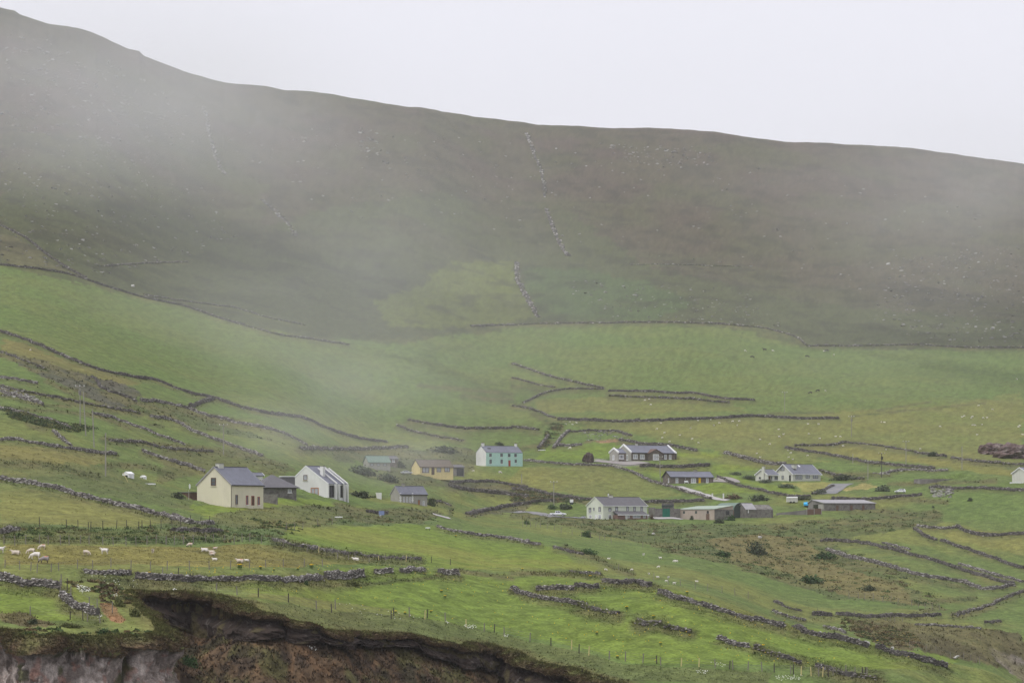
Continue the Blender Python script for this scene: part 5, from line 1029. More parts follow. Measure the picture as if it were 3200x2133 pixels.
fence('low rail fence above the white kennels', 'a 1410 1165 1495 1200 1545 1208 1620 1210 1700 1215', 1.5)
fence('fence on the slope below the white gabled house', 'i 1545 1105 1650 1095 1750 1085 1935 1020 2110 985', 1.5)
# ------------------------------------------------------------------ utility poles
POLE_W = mat('pole_timber', (.26, .245, .21), var=.2, scale=1); POLE_D = mat('dark_pole_timber', (.07, .06, .055), var=.2, scale=1); INS = mat('insulator', (.62, .62, .62), var=.05, rough=.4)
def pole(c, xb, yb, yt, label, arm=True, dark=False, xt=None, trafo=False):
    g = ground(*px(c, xb, yb)); s = g.y/F/CR[c][2]; H = (yb-yt)*s; xt = xb if xt is None else xt; dx = (xt-xb)*s
    r = empty('utility_pole', g, label=label, cat='utility pole', group='utility poles')
    m = POLE_D if dark else POLE_W; r_ = .15; q = MB(); n = 8; v = []
    for z, cx, rr in ((-.5, 0, r_), (H, dx, r_*.8)):
        for k in range(n): a = 2*math.pi*k/n; v.append((cx+rr*math.cos(a), rr*math.sin(a), z))
    q.add(v, [(k, (k+1) % n, n+(k+1) % n, n+k) for k in range(n)]+[tuple(range(n, 2*n))]); q.o('mast', m, r)
    if arm:
        MB().box(dx-1.15, dx+1.15, -r_-.12, -r_, H-.35, H-.2).o('crossarm', m, r)
        for a in (-1.05, 0, 1.05): MB().cyl((dx+a, -r_-.06, H-.199), .09, .28, n=8).o('insulator', INS, r)
    if trafo: MB().cyl((dx+.05, -.55, H-2.4), .36, 1.1, n=10).o('transformer', W_CONC if not dark else TRIM_D, r)
pole('a', 738, 980, 600, 'pole with crossarm and grey transformer, left of the twin poles', trafo=True, xt=735)
pole('a', 790, 1062, 655, 'leaning pole standing right beside the transformer pole', arm=False, xt=766)
pole('a', 866, 1170, 820, 'plain pole third from the left of the hillside row', arm=False, xt=850)
pole('n', 1294, 422, -110, 'plain tall pole above the grey wall, nearest of the left poles', arm=False)
pole('a', 2054, 1235, 955, 'small crossarm pole above the cream cottage')
pole('k', 1820, 665, 335, 'pole with crossarm in front of the stone bungalow', xt=1808)
pole('k', 512, 955, 640, 'pole with crossarm above the white pickup truck')
pole('k', 118, 665, 550, 'short plain pole below the mint farmhouse', arm=False)
pole('d', 153, 850, 658, 'pole at the foot of the great upper green field')
pole('d', 766, 1072, 880, 'pole with dark transformer at the edge of the broad pasture', trafo=True)
pole('m', 906, 445, 145, 'pale crossarm pole in the upper right paddock')
pole('m', 1592, 495, 210, 'plain pale pole right of the paddock crossarm pole', arm=False)
pole('m', 608, 590, 290, 'dark pole with box near the paddock wall', dark=True, trafo=True)
pole('m', 440, 612, 385, 'pale pole left of the dark paddock pole')
pole('m', 255, 420, 300, 'faint short pole on the upper right paddock wall', arm=False)
# ------------------------------------------------------------------ sheep and cattle
FLEECE = mat('cream_fleece', (.56, .49, .41), var=.12, scale=5, rough=1); FLEECE_W = mat('white_fleece', (.66, .62, .57), var=.08, scale=5, rough=1); FLEECE_G = mat('grey_fleece', (.27, .24, .24), var=.15, scale=5, rough=1)
DARKF = mat('dark_face', (.035, .028, .025)); DYE = mat('red_dye', (.62, .20, .16), var=.2, scale=6); DYEB = mat('blue_dye', (.25, .5, .75), var=.2); HIDE = mat('black_hide', (.045, .042, .04), var=.2); FACE = mat('pale_face', (.60, .54, .46))
def beast(name, pose, fleece, face, dye=None, leg=None, cow=False):
    """one continuous skinned body; head, ears, legs all grown from it"""
    me = bpy.data.meshes.new(name); b = bmesh.new(); Vs = []
    zb = .60 if pose != 'lie' else .30; hl = .26
    spine = [(-.44, 0, zb-.01, .20), (-.22, 0, zb+.03, .27), (.06, 0, zb+.02, .275), (.32, 0, zb+.01, .22)]
    if cow: spine = [(x, y, z, r*.78) for x, y, z, r in spine]
    if pose == 'graze': nk = [(.50, 0, zb-.10, .13), (.62, 0, zb-.30, .085), (.70, 0, .17, .08), (.76, 0, .07, .05)]
    elif pose == 'lie': nk = [(.46, 0, zb+.14, .13), (.54, 0, zb+.28, .09), (.64, 0, zb+.30, .08), (.76, 0, zb+.24, .05)]
    else: nk = [(.46, 0, zb+.12, .13), (.56, 0, zb+.28, .09), (.66, 0, zb+.32, .08), (.80, 0, zb+.25, .05)]
    P = spine+nk; vs_ = [b.verts.new(p[:3]) for p in P]; rad = [p[3] for p in P]
    for i in range(len(P)-1): b.edges.new((vs_[i], vs_[i+1]))
    def chain(root, pts):
        pv = vs_[root]
        for p in pts: v = b.verts.new(p[:3]); vs_.append(v); rad.append(p[3]); b.edges.new((pv, v)); pv = v
    for sy in (-1, 1):
        if pose == 'lie':
            chain(0, [(-.38, sy*.17, .16, .10), (-.20, sy*.24, .06, .05)]); chain(3, [(.34, sy*.13, .14, .08), (.50, sy*.16, .05, .04)])
        else:
            chain(0, [(-.40, sy*.13, .42, .10), (-.35, sy*.13, .30, .055), (-.42, sy*.13, .17, .038), (-.40, sy*.13, .01, .035)])
            chain(3, [(.33, sy*.12, .40, .08), (.35, sy*.12, .22, .042), (.34, sy*.12, .01, .035)])
        hx, hz_ = P[6][0], P[6][2]; chain(6, [(hx-.05, sy*.12, hz_+.03, .025)])
    chain(0, [(-.60, 0, zb-.05, .05), (-.62, 0, zb-.16, .04)])
    b.verts.index_update(); b.to_mesh(me); b.free(); o = bpy.data.objects.new('tmp', me); COL.objects.link(o)
    md = o.modifiers.new('s', 'SKIN'); sv = me.skin_vertices[0].data
    for i, v in enumerate(sv): v.radius = (rad[i], rad[i]); v.use_root = (i == 1)
    o.modifiers.new('u', 'SUBSURF').levels = 1
    dg = bpy.context.evaluated_depsgraph_get(); dg.update(); out = bpy.data.meshes.new_from_object(o.evaluated_get(dg)); out.name = name
    bpy.data.objects.remove(o)
    out.materials.clear(); [out.materials.append(m) for m in (fleece, face, dye or fleece)]
    hx, hz_ = P[5][0], P[5][2]
    for p in out.polygons:
        c = p.center; p.use_smooth = True
        if c.x > hx+.01 and abs(c.y) < .2 and (pose != 'graze' or c.z < hz_): p.material_index = 1
        elif c.z < .30 and pose != 'lie' and (face is DARKF): p.material_index = 1
        elif dye and -.45 < c.x < -.12 and c.z > zb+.12: p.material_index = 2
    return out
MS = {}
for pose in ('graze', 'stand', 'lie'):
    MS[pose, 'c'] = beast('sheep_'+pose, pose, FLEECE, FACE); MS[pose, 'r'] = beast('sheep_'+pose, pose, FLEECE, FACE, DYE); MS[pose, 'w'] = beast('sheep_'+pose, pose, FLEECE_W, FACE); MS[pose, 'd'] = beast('sheep_'+pose, pose, FLEECE_W, DARKF)
MS['graze', 'g'] = beast('sheep_grey', 'graze', FLEECE_G, DARKF, DYE); MS['graze', 'k'] = beast('cow', 'graze', HIDE, HIDE, cow=True); MS['stand', 'k'] = beast('cow', 'stand', HIDE, HIDE, cow=True); MS['stand', 'b'] = beast('sheep_blue', 'stand', FLEECE_W, FACE, DYEB); MS['graze', 'rd'] = beast('sheep_rd', 'graze', FLEECE, DARKF, DYE)
def put(name, pose, var, c, x, y, yaw, lenpx, label, cat='sheep', group=None, foot=True):
    g = ground(*px(c, x, y)); s = lenpx*g.y/F/CR[c][2]/1.25; s = min(max(s, .55), 1.15) if cat == 'sheep' else s
    o = obj(name, MS[pose, var], None, None, label=label, cat=cat, group=group, loc=g); o.scale = (s,)*3; o.rotation_euler = (0, 0, R(yaw)); o.location.z += .02; return o
GN = 'sheep in the near field'
for pose, var, c, x, y, yaw, ln, lab in (
 ('stand', 'b', 'n', 5, 1362, 20, 110, 'sheep with pale blue mark cut by the left edge'),
 ('graze', 'r', 'n', 512, 1320, 215, 95, 'cream sheep with red rump mark standing below the bank, uppermost at the left'),
 ('lie', 'c', 'n', 190, 1382, 180, 120, 'long cream sheep lying at the far left with its head up'),
 ('graze', 'c', 'n', 378, 1375, 185, 105, 'cream sheep grazing just above the large white one'),
 ('graze', 'w', 'n', 430, 1440, 190, 150, 'largest white sheep grazing behind two fence posts'),
 ('graze', 'g', 'n', 540, 1485, 195, 125, 'grey sheep with small red mark beside the largest white one'),
 ('graze', 'c', 'n', 1062, 1390, -20, 95, 'cream sheep with lowered head facing right, alone in mid field'),
 ('stand', 'w', 'n', 1280, 1375, 175, 105, 'white sheep with raised head, alone in mid field'),
 ('graze', 'r', 'n', 1870, 1362, 100, 80, 'round sheep seen from behind with red stripe down its rump'),
 ('graze', 'rd', 'i', 360, 1290, 225, 80, 'dark faced sheep with reddish fleece near the bank'),
 ('lie', 'd', 'i', 545, 1343, 180, 95, 'white dark headed sheep lying down near the bank'),
 ('lie', 'r', 'i', 675, 1315, 15, 60, 'small pinkish sheep right of the dark headed one'),
 ('lie', 'c', 'i', 632, 1366, 180, 85, 'upper of two overlapping cream sheep'),
 ('lie', 'r', 'i', 642, 1390, 10, 75, 'lower of two overlapping cream sheep'),
 ('lie', 'w', 'i', 670, 1452, 180, 70, 'small white sheep lying below the overlapping pair'),
 ('lie', 'r', 'i', 978, 1478, 180, 100, 'sheep with red back mark lying by the fence, left of a pale one'),
 ('lie', 'w', 'i', 1062, 1463, 170, 62, 'pale sheep half hidden right beside a fence post'),
 ('lie', 'w', 'f', 915, 210, 178, 66, 'white sheep lying behind the fence near the field corner')):
    put('sheep', pose, var, c, x, y, yaw, ln*(1.0 if c != 'f' else 1), lab, group=GN)
ORD = 'leftmost|second from the left|third from the left|fourth from the left|fifth from the left|sixth from the left|seventh from the left|eighth from the left|ninth from the left|tenth from the left'.split('|')
ORR = 'rightmost|second from the right|third from the right|fourth from the right|fifth from the right|sixth from the right|seventh from the right|eighth from the right|ninth from the right|tenth from the right'.split('|')
def flock(c, pts, lab, grp, ln):
    pts = sorted(pts); n = len(pts)
    for i, (x, y) in enumerate(pts):
        l_ = lab if n == 1 else ((ORD[i] if i < (n+1)//2 else ORR[n-1-i])+', '+lab.replace('tiny white ', '').replace('small white ', ''))
        put('sheep', ('graze', 'lie', 'graze', 'stand')[i % 4], 'w', c, x, y+5, rng.choice([0, 180, 20, 160, 200, 340, 60]), ln, l_, group=grp)
flock('c', [(1222,737),(1260,723),(1275,778)], 'tiny white sheep in the straw coloured strip above the stone bungalow', 'sheep in the straw coloured strip', 20)
flock('c', [(530,932),(592,944),(556,959),(495,955)], 'tiny white sheep at the gully corner below the dark level wall', 'sheep by the gully corner', 18)
flock('c', [(1368,944),(1332,1001),(1402,1037),(1380,1081),(1542,1055),(1628,900),(1709,920),(1827,915),(1642,995),(1656,1093),(1713,1128),(1448,1116),(1856,967),(1906,943),(2028,930),(2088,928),(2071,968),(2280,1097),(2250,1222),(2281,1262)], 'small white sheep in the pasture above the stone bungalow', 'sheep above the stone bungalow', 20)
flock('d', [(17,1140),(98,1002),(103,1070),(142,1050),(368,952),(465,957),(376,1046),(475,1088),(622,1067),(666,1072),(183,1197),(210,1221),(190,1257),(228,1281),(365,1245),(690,1157)], 'small white sheep in the pasture above the off white bungalow', 'sheep above the off white bungalow', 20)
flock('d', [(1043,937),(1070,937),(1581,978),(1784,888),(1803,883),(1878,887),(1868,901),(1978,899),(2013,898),(1934,786),(2063,822),(1880,962),(1902,967),(1967,957),(2302,978),(2314,970),(2340,1053),(1922,1055),(1399,1185),(1085,1190)], 'small white sheep in the right hand hillside pasture above the spoil heap', 'sheep above the spoil heap', 20)
flock('d', [(528,652),(605,323),(517,284),(2287,546),(45,285)], 'tiny white sheep scattered on the great upper green field', 'sheep on the great upper field', 24)
flock('g', [(890,190),(1209,158),(1363,190),(1492,218),(1512,221),(1346,271),(1100,298),(862,297),(1260,335),(1340,360),(1438,362),(1420,403),(1492,423),(1697,400)], 'small white sheep in the sloping field right of the wall corner', 'sheep in the sloping right field', 31)
flock('c', [(531,1180)], 'lone sheep on the bright lawn left of the domed shrub', None, 30); flock('c', [(2143,285)], 'lone white sheep left of the black cattle high on the upper field', None, 32)
flock('j', [(1682,440)], 'white sheep near the white stone left of the farmhouse paddock', None, 30); flock('j', [(2012,462)], 'white goat like sheep on the grass below the mint farmhouse', None, 45)
flock('a', [(278,276)], 'lone white sheep on the tan strip at the left', None, 16)
for pose, c, x, y, lab in (('graze', 'c', 2208, 350, 'black cow lower left of the pair on the great upper field'), ('stand', 'c', 2322, 285, 'black cow upper right of the pair on the great upper field'), ('graze', 'd', 388, 680, 'black cow left of a white sheep near the pole'), ('graze', 'd', 457, 660, 'black cow between another cow and a white sheep'), ('graze', 'd', 360, 345, 'small black cow high on the upper field'), ('graze', 'd', 540, 292, 'dark cow beside a white sheep under the head wall')):
    put('cow', pose, 'k', c, x, y, rng.choice([0, 180, 190]), 38, lab, cat='cow', group='black cattle on the upper field')
# ------------------------------------------------------------------ vehicles
PW = mat('white_car_paint', (.75, .76, .78), rough=.3, var=.02, spec=.6); PSIL = mat('silver_paint', (.42, .43, .45), rough=.35, var=.03, spec=.6); TYRE = mat('tyre', (.02, .02, .02), rough=.9); RIMM = mat('wheel_rim', (.4, .4, .42), rough=.4, metal=.6); LAMPM = mat('lamp_glass', (.6, .6, .62), rough=.2); LAMPR = mat('red_lamp', (.35, .02, .02), rough=.3)
def extrude_profile(prof, w, inset=0):
    N = len(prof); v = [(x, -w/2, z) for x, z in prof]+[(x, w/2, z) for x, z in prof]
    me = pm('p', v, [tuple(range(N-1, -1, -1)), tuple(range(N, 2*N))]+[(i, (i+1) % N, N+(i+1) % N, N+i) for i in range(N)]); norm_mesh(me)
    b = bmesh.new(); b.from_mesh(me); bmesh.ops.bevel(b, geom=[e for e in b.edges if abs(e.verts[0].co.y-e.verts[1].co.y) < .01], offset=.09, segments=3, affect='EDGES'); b.to_mesh(me); b.free()
    for p in me.polygons: p.use_smooth = False
    return me
def car(name, label, c, x, y, yaw, Lpx, kind, paint=PW, cat='car'):
    g = ground(*px(c, x, y)); s = g.y/F/CR[c][2]; L0 = {'pickup': 5.1, 'saloon': 4.5, 'hatch': 4.0}[kind]; k = Lpx*s/abs(math.cos(R(yaw)))/L0
    r = empty(name, g, R(yaw), label=label, cat=cat); r.scale = (k,)*3; r.location.z += .08
    if kind == 'pickup':
        body = [(-2.5, .5), (-2.55, .95), (-.55, .98), (1.0, .98), (1.15, 1.02), (2.25, .88), (2.5, .72), (2.5, .42), (2.0, .38), (-2.3, .42)]
        cab = [(-.85, .98), (-.80, 1.62), (.35, 1.66), (1.15, 1.02)]; wins = [[(-.68, 1.08), (-.66, 1.52), (-.12, 1.55), (-.12, 1.08)], [(-.02, 1.08), (-.02, 1.55), (.38, 1.55), (.86, 1.10)]]; wx = (-1.55, 1.55); wr = .37; wd = 1.75
    elif kind == 'saloon':
        body = [(-2.2, .45), (-2.25, .85), (-1.5, .93), (1.0, .92), (2.0, .78), (2.2, .62), (2.2, .38), (-2.1, .38)]
        cab = [(-1.6, .9), (-.95, 1.38), (.25, 1.40), (1.1, .9)]; wins = [[(-1.2, .97), (-.82, 1.30), (-.22, 1.32), (-.22, .97)], [(-.12, .97), (-.12, 1.32), (.22, 1.32), (.8, .97)]]; wx = (-1.35, 1.35); wr = .31; wd = 1.7
    else:
        body = [(-1.95, .42), (-2.0, .9), (1.0, .93), (1.8, .74), (1.98, .6), (1.98, .36), (-1.9, .36)]
        cab = [(-1.95, .88), (-1.55, 1.42), (.15, 1.45), (1.05, .88)]; wins = [[(-1.5, .98), (-1.3, 1.34), (-.4, 1.36), (-.4, .98)], [(-.3, .98), (-.3, 1.36), (.1, 1.36), (.72, .98)]]; wx = (-1.25, 1.25); wr = .31; wd = 1.68
    obj('body', extrude_profile(body, wd), paint, r); obj('cabin', extrude_profile(cab, wd*.86), paint, r)
    if kind == 'pickup': MB().box(-2.42, -.92, -wd/2+.12, wd/2-.12, .93, 1.0).o('load_bed', TRIM_D, r); MB().box(-2.5, 2.45, -wd/2-.02, -wd/2+.01, .46, .60).o('side_trim', PSIL, r)
    for wv in wins:
        for sy in (-1, 1):
            y0 = sy*(wd*.43+.004); y1 = sy*(wd*.43+.018); q = MB().add([(a, y0, b) for a, b in wv]+[(a, y1, b) for a, b in wv], [(0, 1, 2, 3), (7, 6, 5, 4), (0, 4, 5, 1), (1, 5, 6, 2), (2, 6, 7, 3), (3, 7, 4, 0)]); q.o('side_window', GLASS, r)
    (xa, za), (xb, zb) = cab[2], cab[3]; n = Vector((-(zb-za), 0, xb-xa)).normalized()*.02
    q = MB().add([(xa+.08, -wd*.38, za-.08), (xb-.1, -wd*.38, zb+.07), (xb-.1, wd*.38, zb+.07), (xa+.08, wd*.38, za-.08)]+[(xa+.08+n.x, -wd*.38, za-.08+n.z), (xb-.1+n.x, -wd*.38, zb+.07+n.z), (xb-.1+n.x, wd*.38, zb+.07+n.z), (xa+.08+n.x, wd*.38, za-.08+n.z)], BF); q.o('windscreen', GLASS, r)
    for x_ in wx:
        for sy in (-1, 1):
            w_ = MB().cyl((x_, sy*(wd/2-.1)-.11, wr), wr, .22, axis='y', n=16).o('wheel', TYRE, r); MB().cyl((x_, sy*(wd/2-.1)+(.112 if sy > 0 else -.13), wr), wr*.6, .018, axis='y', n=12).o('rim', RIMM, w_)
    fx = body[-4 if kind == 'pickup' else -3][0]
    for sy in (-.62, .62): MB().box(2.42 if kind == 'pickup' else fx-.08, (2.53 if kind == 'pickup' else fx+.02), sy-.16, sy+.16, .58, .70).o('headlight', LAMPM, r); MB().box(body[1][0]-.02, body[1][0]+.04, sy-.14, sy+.14, .68, .86).o('tail_light', LAMPR, r)
    return r
car('pickup_truck', 'white double cab pickup truck parked on the road left of the pale green house', 'k', 566, 1068, -8, 200, 'pickup', cat='pickup truck')
car('parked_car', 'small white car parked on the roadside at the right', 'm', 835, 784, 172, 138, 'hatch')
car('parked_car', 'silver car parked left of the yellow bungalow', 'j', 866, 476, -6, 150, 'saloon', PSIL)
car('parked_car', 'grey car half hidden at the left corner of the pale green house', 'q', 830, 522, 175, 110, 'hatch', PSIL)
# ------------------------------------------------------------------ small things in the village
def at(c, x, y): return ground(*px(c, x, y))
g = at('k', 730, 925); r = empty('notice_board', g, label='small white notice board on a dark stand above the road', cat='sign'); MB().box(-.55, .55, 0, .08, .75, 1.7).o('panel', TRIM_W, r); MB().box(-.5, .5, .081, .6, -.2, .74).o('stand', DKGREEN, r)
g = at('j', 558, 1000); r = empty('road_sign', g, label='blue and white sign on the verge below the quoined cottage', cat='sign'); MB().box(-.65, .65, 0, .06, .5, 1.5).o('panel', mat('blue_grey_panel', (.2, .25, .42)), r); MB().box(-.06, .06, .061, .12, -.4, 1.4).o('post', WOOD_G, r)
MB().box(-.45, -.05, -.05, -.005, -.55, .1).box(-.45, -.36, -.05, -.005, .1, .45).box(-.14, -.05, -.05, -.005, .1, .45).box(-.35, -.15, -.05, -.005, .36, .45).o('white_frame', TRIM_W, r)
g = at('j', 520, 772); r = empty('gable_wall_stub', g, R(8), label='white rendered wall end right of the dark hedge', cat='wall'); MB().add([(-.7, 0, -.8), (.9, 0, -.8), (.9, 0, 1.65), (-.75, 0, 1.65), (-.5, 0, .5), (-.7, .4, -.8), (.9, .4, -.8), (.9, .4, 1.65), (-.75, .4, 1.65), (-.5, .4, .5)], [(0, 1, 2, 3, 4), (9, 8, 7, 6, 5), (0, 5, 6, 1), (1, 6, 7, 2), (2, 7, 8, 3), (3, 8, 9, 4), (4, 9, 5, 0)]).o('wall', W_WHITE, r)
g = at('i', 1310, 745); r = empty('masonry_block', g, R(-5), label='low dark stone pen wall right of the cream cottage', cat='wall'); MB().box(-1.3, 2.2, 0, 1.2, -1, 1.75).o('wall', W_STONE2, r); MB().box(-1.35, 2.25, -.05, 1.25, 1.752, 1.83).o('coping', W_GREY, r)
# kennels
for c, x, y, sc, lab in (('n', 1608, 450, .72, 'larger white plastic kennel with black doorway'), ('n', 1790, 460, .42, 'smaller white kennel on legs right of the larger one')):
    g = at(c, x, y); r = empty('kennel', g, R(55), label=lab, cat='kennel', group='white kennels on the slope'); r.scale = (sc,)*3
    L, W, e, t = 2.5, 2.4, 1.35, 2.0; r.location.x -= .6
    o = gable_walls(r, L, W, e, t, TRIM_W, base=-.3); gable_roof(r, L, W, e, t, TRIM_W, oh=.1, og=.05, t=.06, ridge=False); MB().box(-.03, -.002, .3, 1.3, 0, 1.05).o('doorway', GLASS_SHADE_D, r); MB().box(.6, 1.5, -.03, -.002, .1, 1.0).o('panel', INS, r)  # black doorway plate carries the shade of the inside in its colour
    MB().box(L+.002, L+.03, .3, 1.3, 0, 1.05).o('vent', GLASS_SHADE_D, r)
g = at('n', 1565, 488); o = MB().cyl((0, 0, -.2), .06, 2.4, n=6).o('leaning_pole', WOOD_Y, None, label='yellow pole leaning beside the larger kennel', cat='pole'); o.location = g; o.rotation_euler = (0, R(-27), 0)
g = at('n', 1842, 522); o = MB().box(-1.1, 1.1, -.3, .3, 0, .25).box(-1.3, -1.11, -.2, .2, 0, .18).o('white_trough', TRIM_W, None, label='low white trough on the grass below the kennels', cat='trough'); o.location = g
# oval sign beside cream cottage
g = at('i', 352, 712); r = empty('oval_sign', g, label='white oval sign on a thin pole left of the cream cottage', cat='sign'); MB().cyl((0, 0, -.3), .05, 2.5, n=6).o('pole', W_GREY, r); q = MB(); n = 16; q.add([(.2+.17*math.cos(2*math.pi*k/n), -.05, 2.85+.55*math.sin(2*math.pi*k/n)) for k in range(n)]+[(.2+.17*math.cos(2*math.pi*k/n), .0, 2.85+.55*math.sin(2*math.pi*k/n)) for k in range(n)], [tuple(range(n)), tuple(range(2*n-1, n-1, -1))]+[(k, n+k, n+(k+1) % n, (k+1) % n) for k in range(n)]); q.o('panel', INS, r)
# white feeding rails on the slope
for c, x, y, w_, lab in (('i', 2188, 950, 95, 'long white rail on posts below the white gabled house'), ('j', 1125, 1160, 55, 'small white trough above the middle bright field'), ('k', 365, 275, 90, 'thin white rail by the gully above the lawn')):
    g = at(c, x, y); s = g.y/F/CR[c][2]; r = empty('trough', g, R(-6), label=lab, cat='trough'); w2 = w_*s/2
    MB().box(-w2, w2, -.12, .12, .45, .68).o('basin', TRIM_W, r)
    for sx in (-w2*.8, w2*.8): MB().box(sx-.05, sx+.05, -.05, .05, -.5, .449).o('leg', WOOD_D, r)
# livestock trailer
g = at('l', 1470, 905); s = g.y/F/3.92; r = empty('livestock_trailer', g, R(4), label='white livestock trailer with dark slatted side behind the cowsheds', cat='trailer'); w_ = 66*s
for k in range(3): MB().box(-w_, w_, -.9, .9, .35+k*.52, .35+k*.52+.43).o('side_panel', W_OFF, r)
MB().box(-w_+.03, w_-.03, -.86, .86, .40, 1.85).o('body', TRIM_D, r); q = MB(); n = 8; pr = [(-.92, 1.84)]+[(-.92*math.cos(math.pi*k/n), 1.86+.2*math.sin(math.pi*k/n)) for k in range(n+1)]+[(.92, 1.84)]
q.add([(-w_, y_, z_) for y_, z_ in pr]+[(w_, y_, z_) for y_, z_ in pr], [tuple(range(len(pr))), tuple(range(2*len(pr)-1, len(pr)-1, -1))]+[(i, len(pr)+i, len(pr)+i+1, i+1) for i in range(len(pr)-1)]); q.o('roof', TRIM_W, r)
for sx in (-.5, .5):
    for sy in (-.92, .74): MB().cyl((sx, sy, .28), .3, .18, axis='y', n=12).o('wheel', TYRE, r)
g = at('l', 1650, 945); s = g.y/F/3.92; M_BLUE = mat('bright_blue_plastic', (.06, .45, .80), rough=.5, var=.1)
r = empty('blue_tank', g, R(-6), label='bright blue plastic tank left of the long cattle shed', cat='tank'); q = MB().cyl((-36*s, 0, 24*s), 26*s, 72*s, axis='x', n=14); q.o('shell', M_BLUE, r); MB().cyl((0, 0, 49*s), 6*s, 8*s, n=10).o('filler_cap', mat('dark_blue_plastic', (.03, .2, .45)), r); MB().box(-30*s, 30*s, -20*s, 20*s, -.4, 8*s).o('cradle', TRIM_D, r)
# gate piers by the drive
for x, y, yt, lab in ((495, 825, 788, 'left white gate pillar on the drive of the yellow door cottage'), (630, 858, 788, 'right taller white gate pillar on the drive of the yellow door cottage')):
    g = at('l', x, y); s = g.y/F/3.92; r = empty('gate_pillar', g, label=lab, cat='gate pillar', group='white gate pillars'); MB().box(-.2, .2, -.2, .2, -.4, (y-yt)*s-.12).o('shaft', W_WHITE, r); MB().box(-.27, .27, -.27, .27, (y-yt)*s-.118, (y-yt)*s).o('cap', TRIM_W, r)
# sheeted yard fence right of the farm
g = at('l', 1280, 1060); s = g.y/F/3.92; r = empty('yard_wall', g, R(6), label='grey concrete yard wall between the outbuilding and the cattle shed', cat='wall'); w_ = 430*s; MB().add([(0, 0, -1), (w_, 0, -1), (w_, .25, -1), (0, .25, -1), (0, 0, 30*s), (w_, 0, 78*s), (w_, .25, 78*s), (0, .25, 30*s)], BF).o('wall', W_CONC, r)
g = at('l', 1655, 1050); s = g.y/F/3.92; r = empty('yard_gate', g, R(10), label='brown sheeted yard gate left of the concrete shed end', cat='gate')
for k in range(2): MB().box(k*92*s+.03, (k+1)*92*s-.03, 0, .08, -.3, (70+k*8)*s).o('gate_leaf', RUST, r)
for k in range(3): MB().box(k*92*s-.12, k*92*s+.028, -.06, .14, -.3, 84*s).o('post', W_GREY, r)
g = at('l', 1075, 1075); s = g.y/F/3.92; o = MB().box(-30*s, 30*s, 0, .6, 0, 22*s).o('feed_tub', R_GREY, None, label='pale metal feed tub below the dark outbuilding', cat='trough'); o.location = g
# ------------------------------------------------------------------ shrubs: leafy masses that stand alone
def leaf_blob(rad, n, col, seed, lf=.22):
    r_ = np.random.default_rng(seed); a = r_.normal(size=(n, 3)); a /= np.linalg.norm(a, axis=1)[:, None]; a[:, 2] = np.abs(a[:, 2])*1.0-.12
    lob = 1+.9*fbm(a[:, 0]*2.1+seed, a[:, 1]*2.1+a[:, 2]*2, seed, 3)*2; P = a*np.array(rad)*(r_.random((n, 1))**.33)*lob[:, None]
    t = r_.normal(size=(n, 3)); t /= np.linalg.norm(t, axis=1)[:, None]; b = np.cross(t, r_.normal(size=(n, 3))); b /= np.linalg.norm(b, axis=1)[:, None]; s = lf*r_.uniform(.6, 1.4, (n, 1))
    V = np.stack([P-t*s*.5, P+b*s*.32, P+t*s*.5, P-b*s*.32], 1).reshape(-1, 3); Fq = np.arange(n*4).reshape(n, 4)
    c = np.array(col)*r_.uniform(.55, 1.5, (n, 1)); return V, Fq, np.repeat(c, 4, 0)
BL = {}
for k, (nm, col) in enumerate((('green', (.045, .085, .028)), ('dark', (.05, .064, .034)), ('brown', (.10, .065, .035)), ('grey', (.09, .11, .07)), ('olive', (.095, .105, .035)))):
    me = mesh_np('foliage_'+nm, *leaf_blob((1, 1, 1), 520, col, 60+k)); me.materials.append(M_LEAF); BL[nm] = me
STEMS = pm('stem', *(lambda q: (q.v, q.f))(MB().cyl((0, 0, -.3), .05, .9, n=5, r2=.02).cyl((.15, .1, -.3), .04, .8, n=5, r2=.02).cyl((-.18, -.05, -.3), .04, .75, n=5, r2=.02))); STEMS.materials.append(WOOD_D)
def shrub(c, x, y, w_, h_, kind, label, group='shrubs'):
    g = at(c, x, y); s = g.y/F/CR[c][2]; r = empty('shrub', g, rng.uniform(0, 6), label=label, cat='shrub', group=group)
    for nm, me in (('foliage', BL[kind]), ('stem', STEMS)):
        o = bpy.data.objects.new(nm, me); COL.objects.link(o); o.parent = r; o.scale = (w_*s/2, max(w_*s/2, .5)*.8, h_*s)
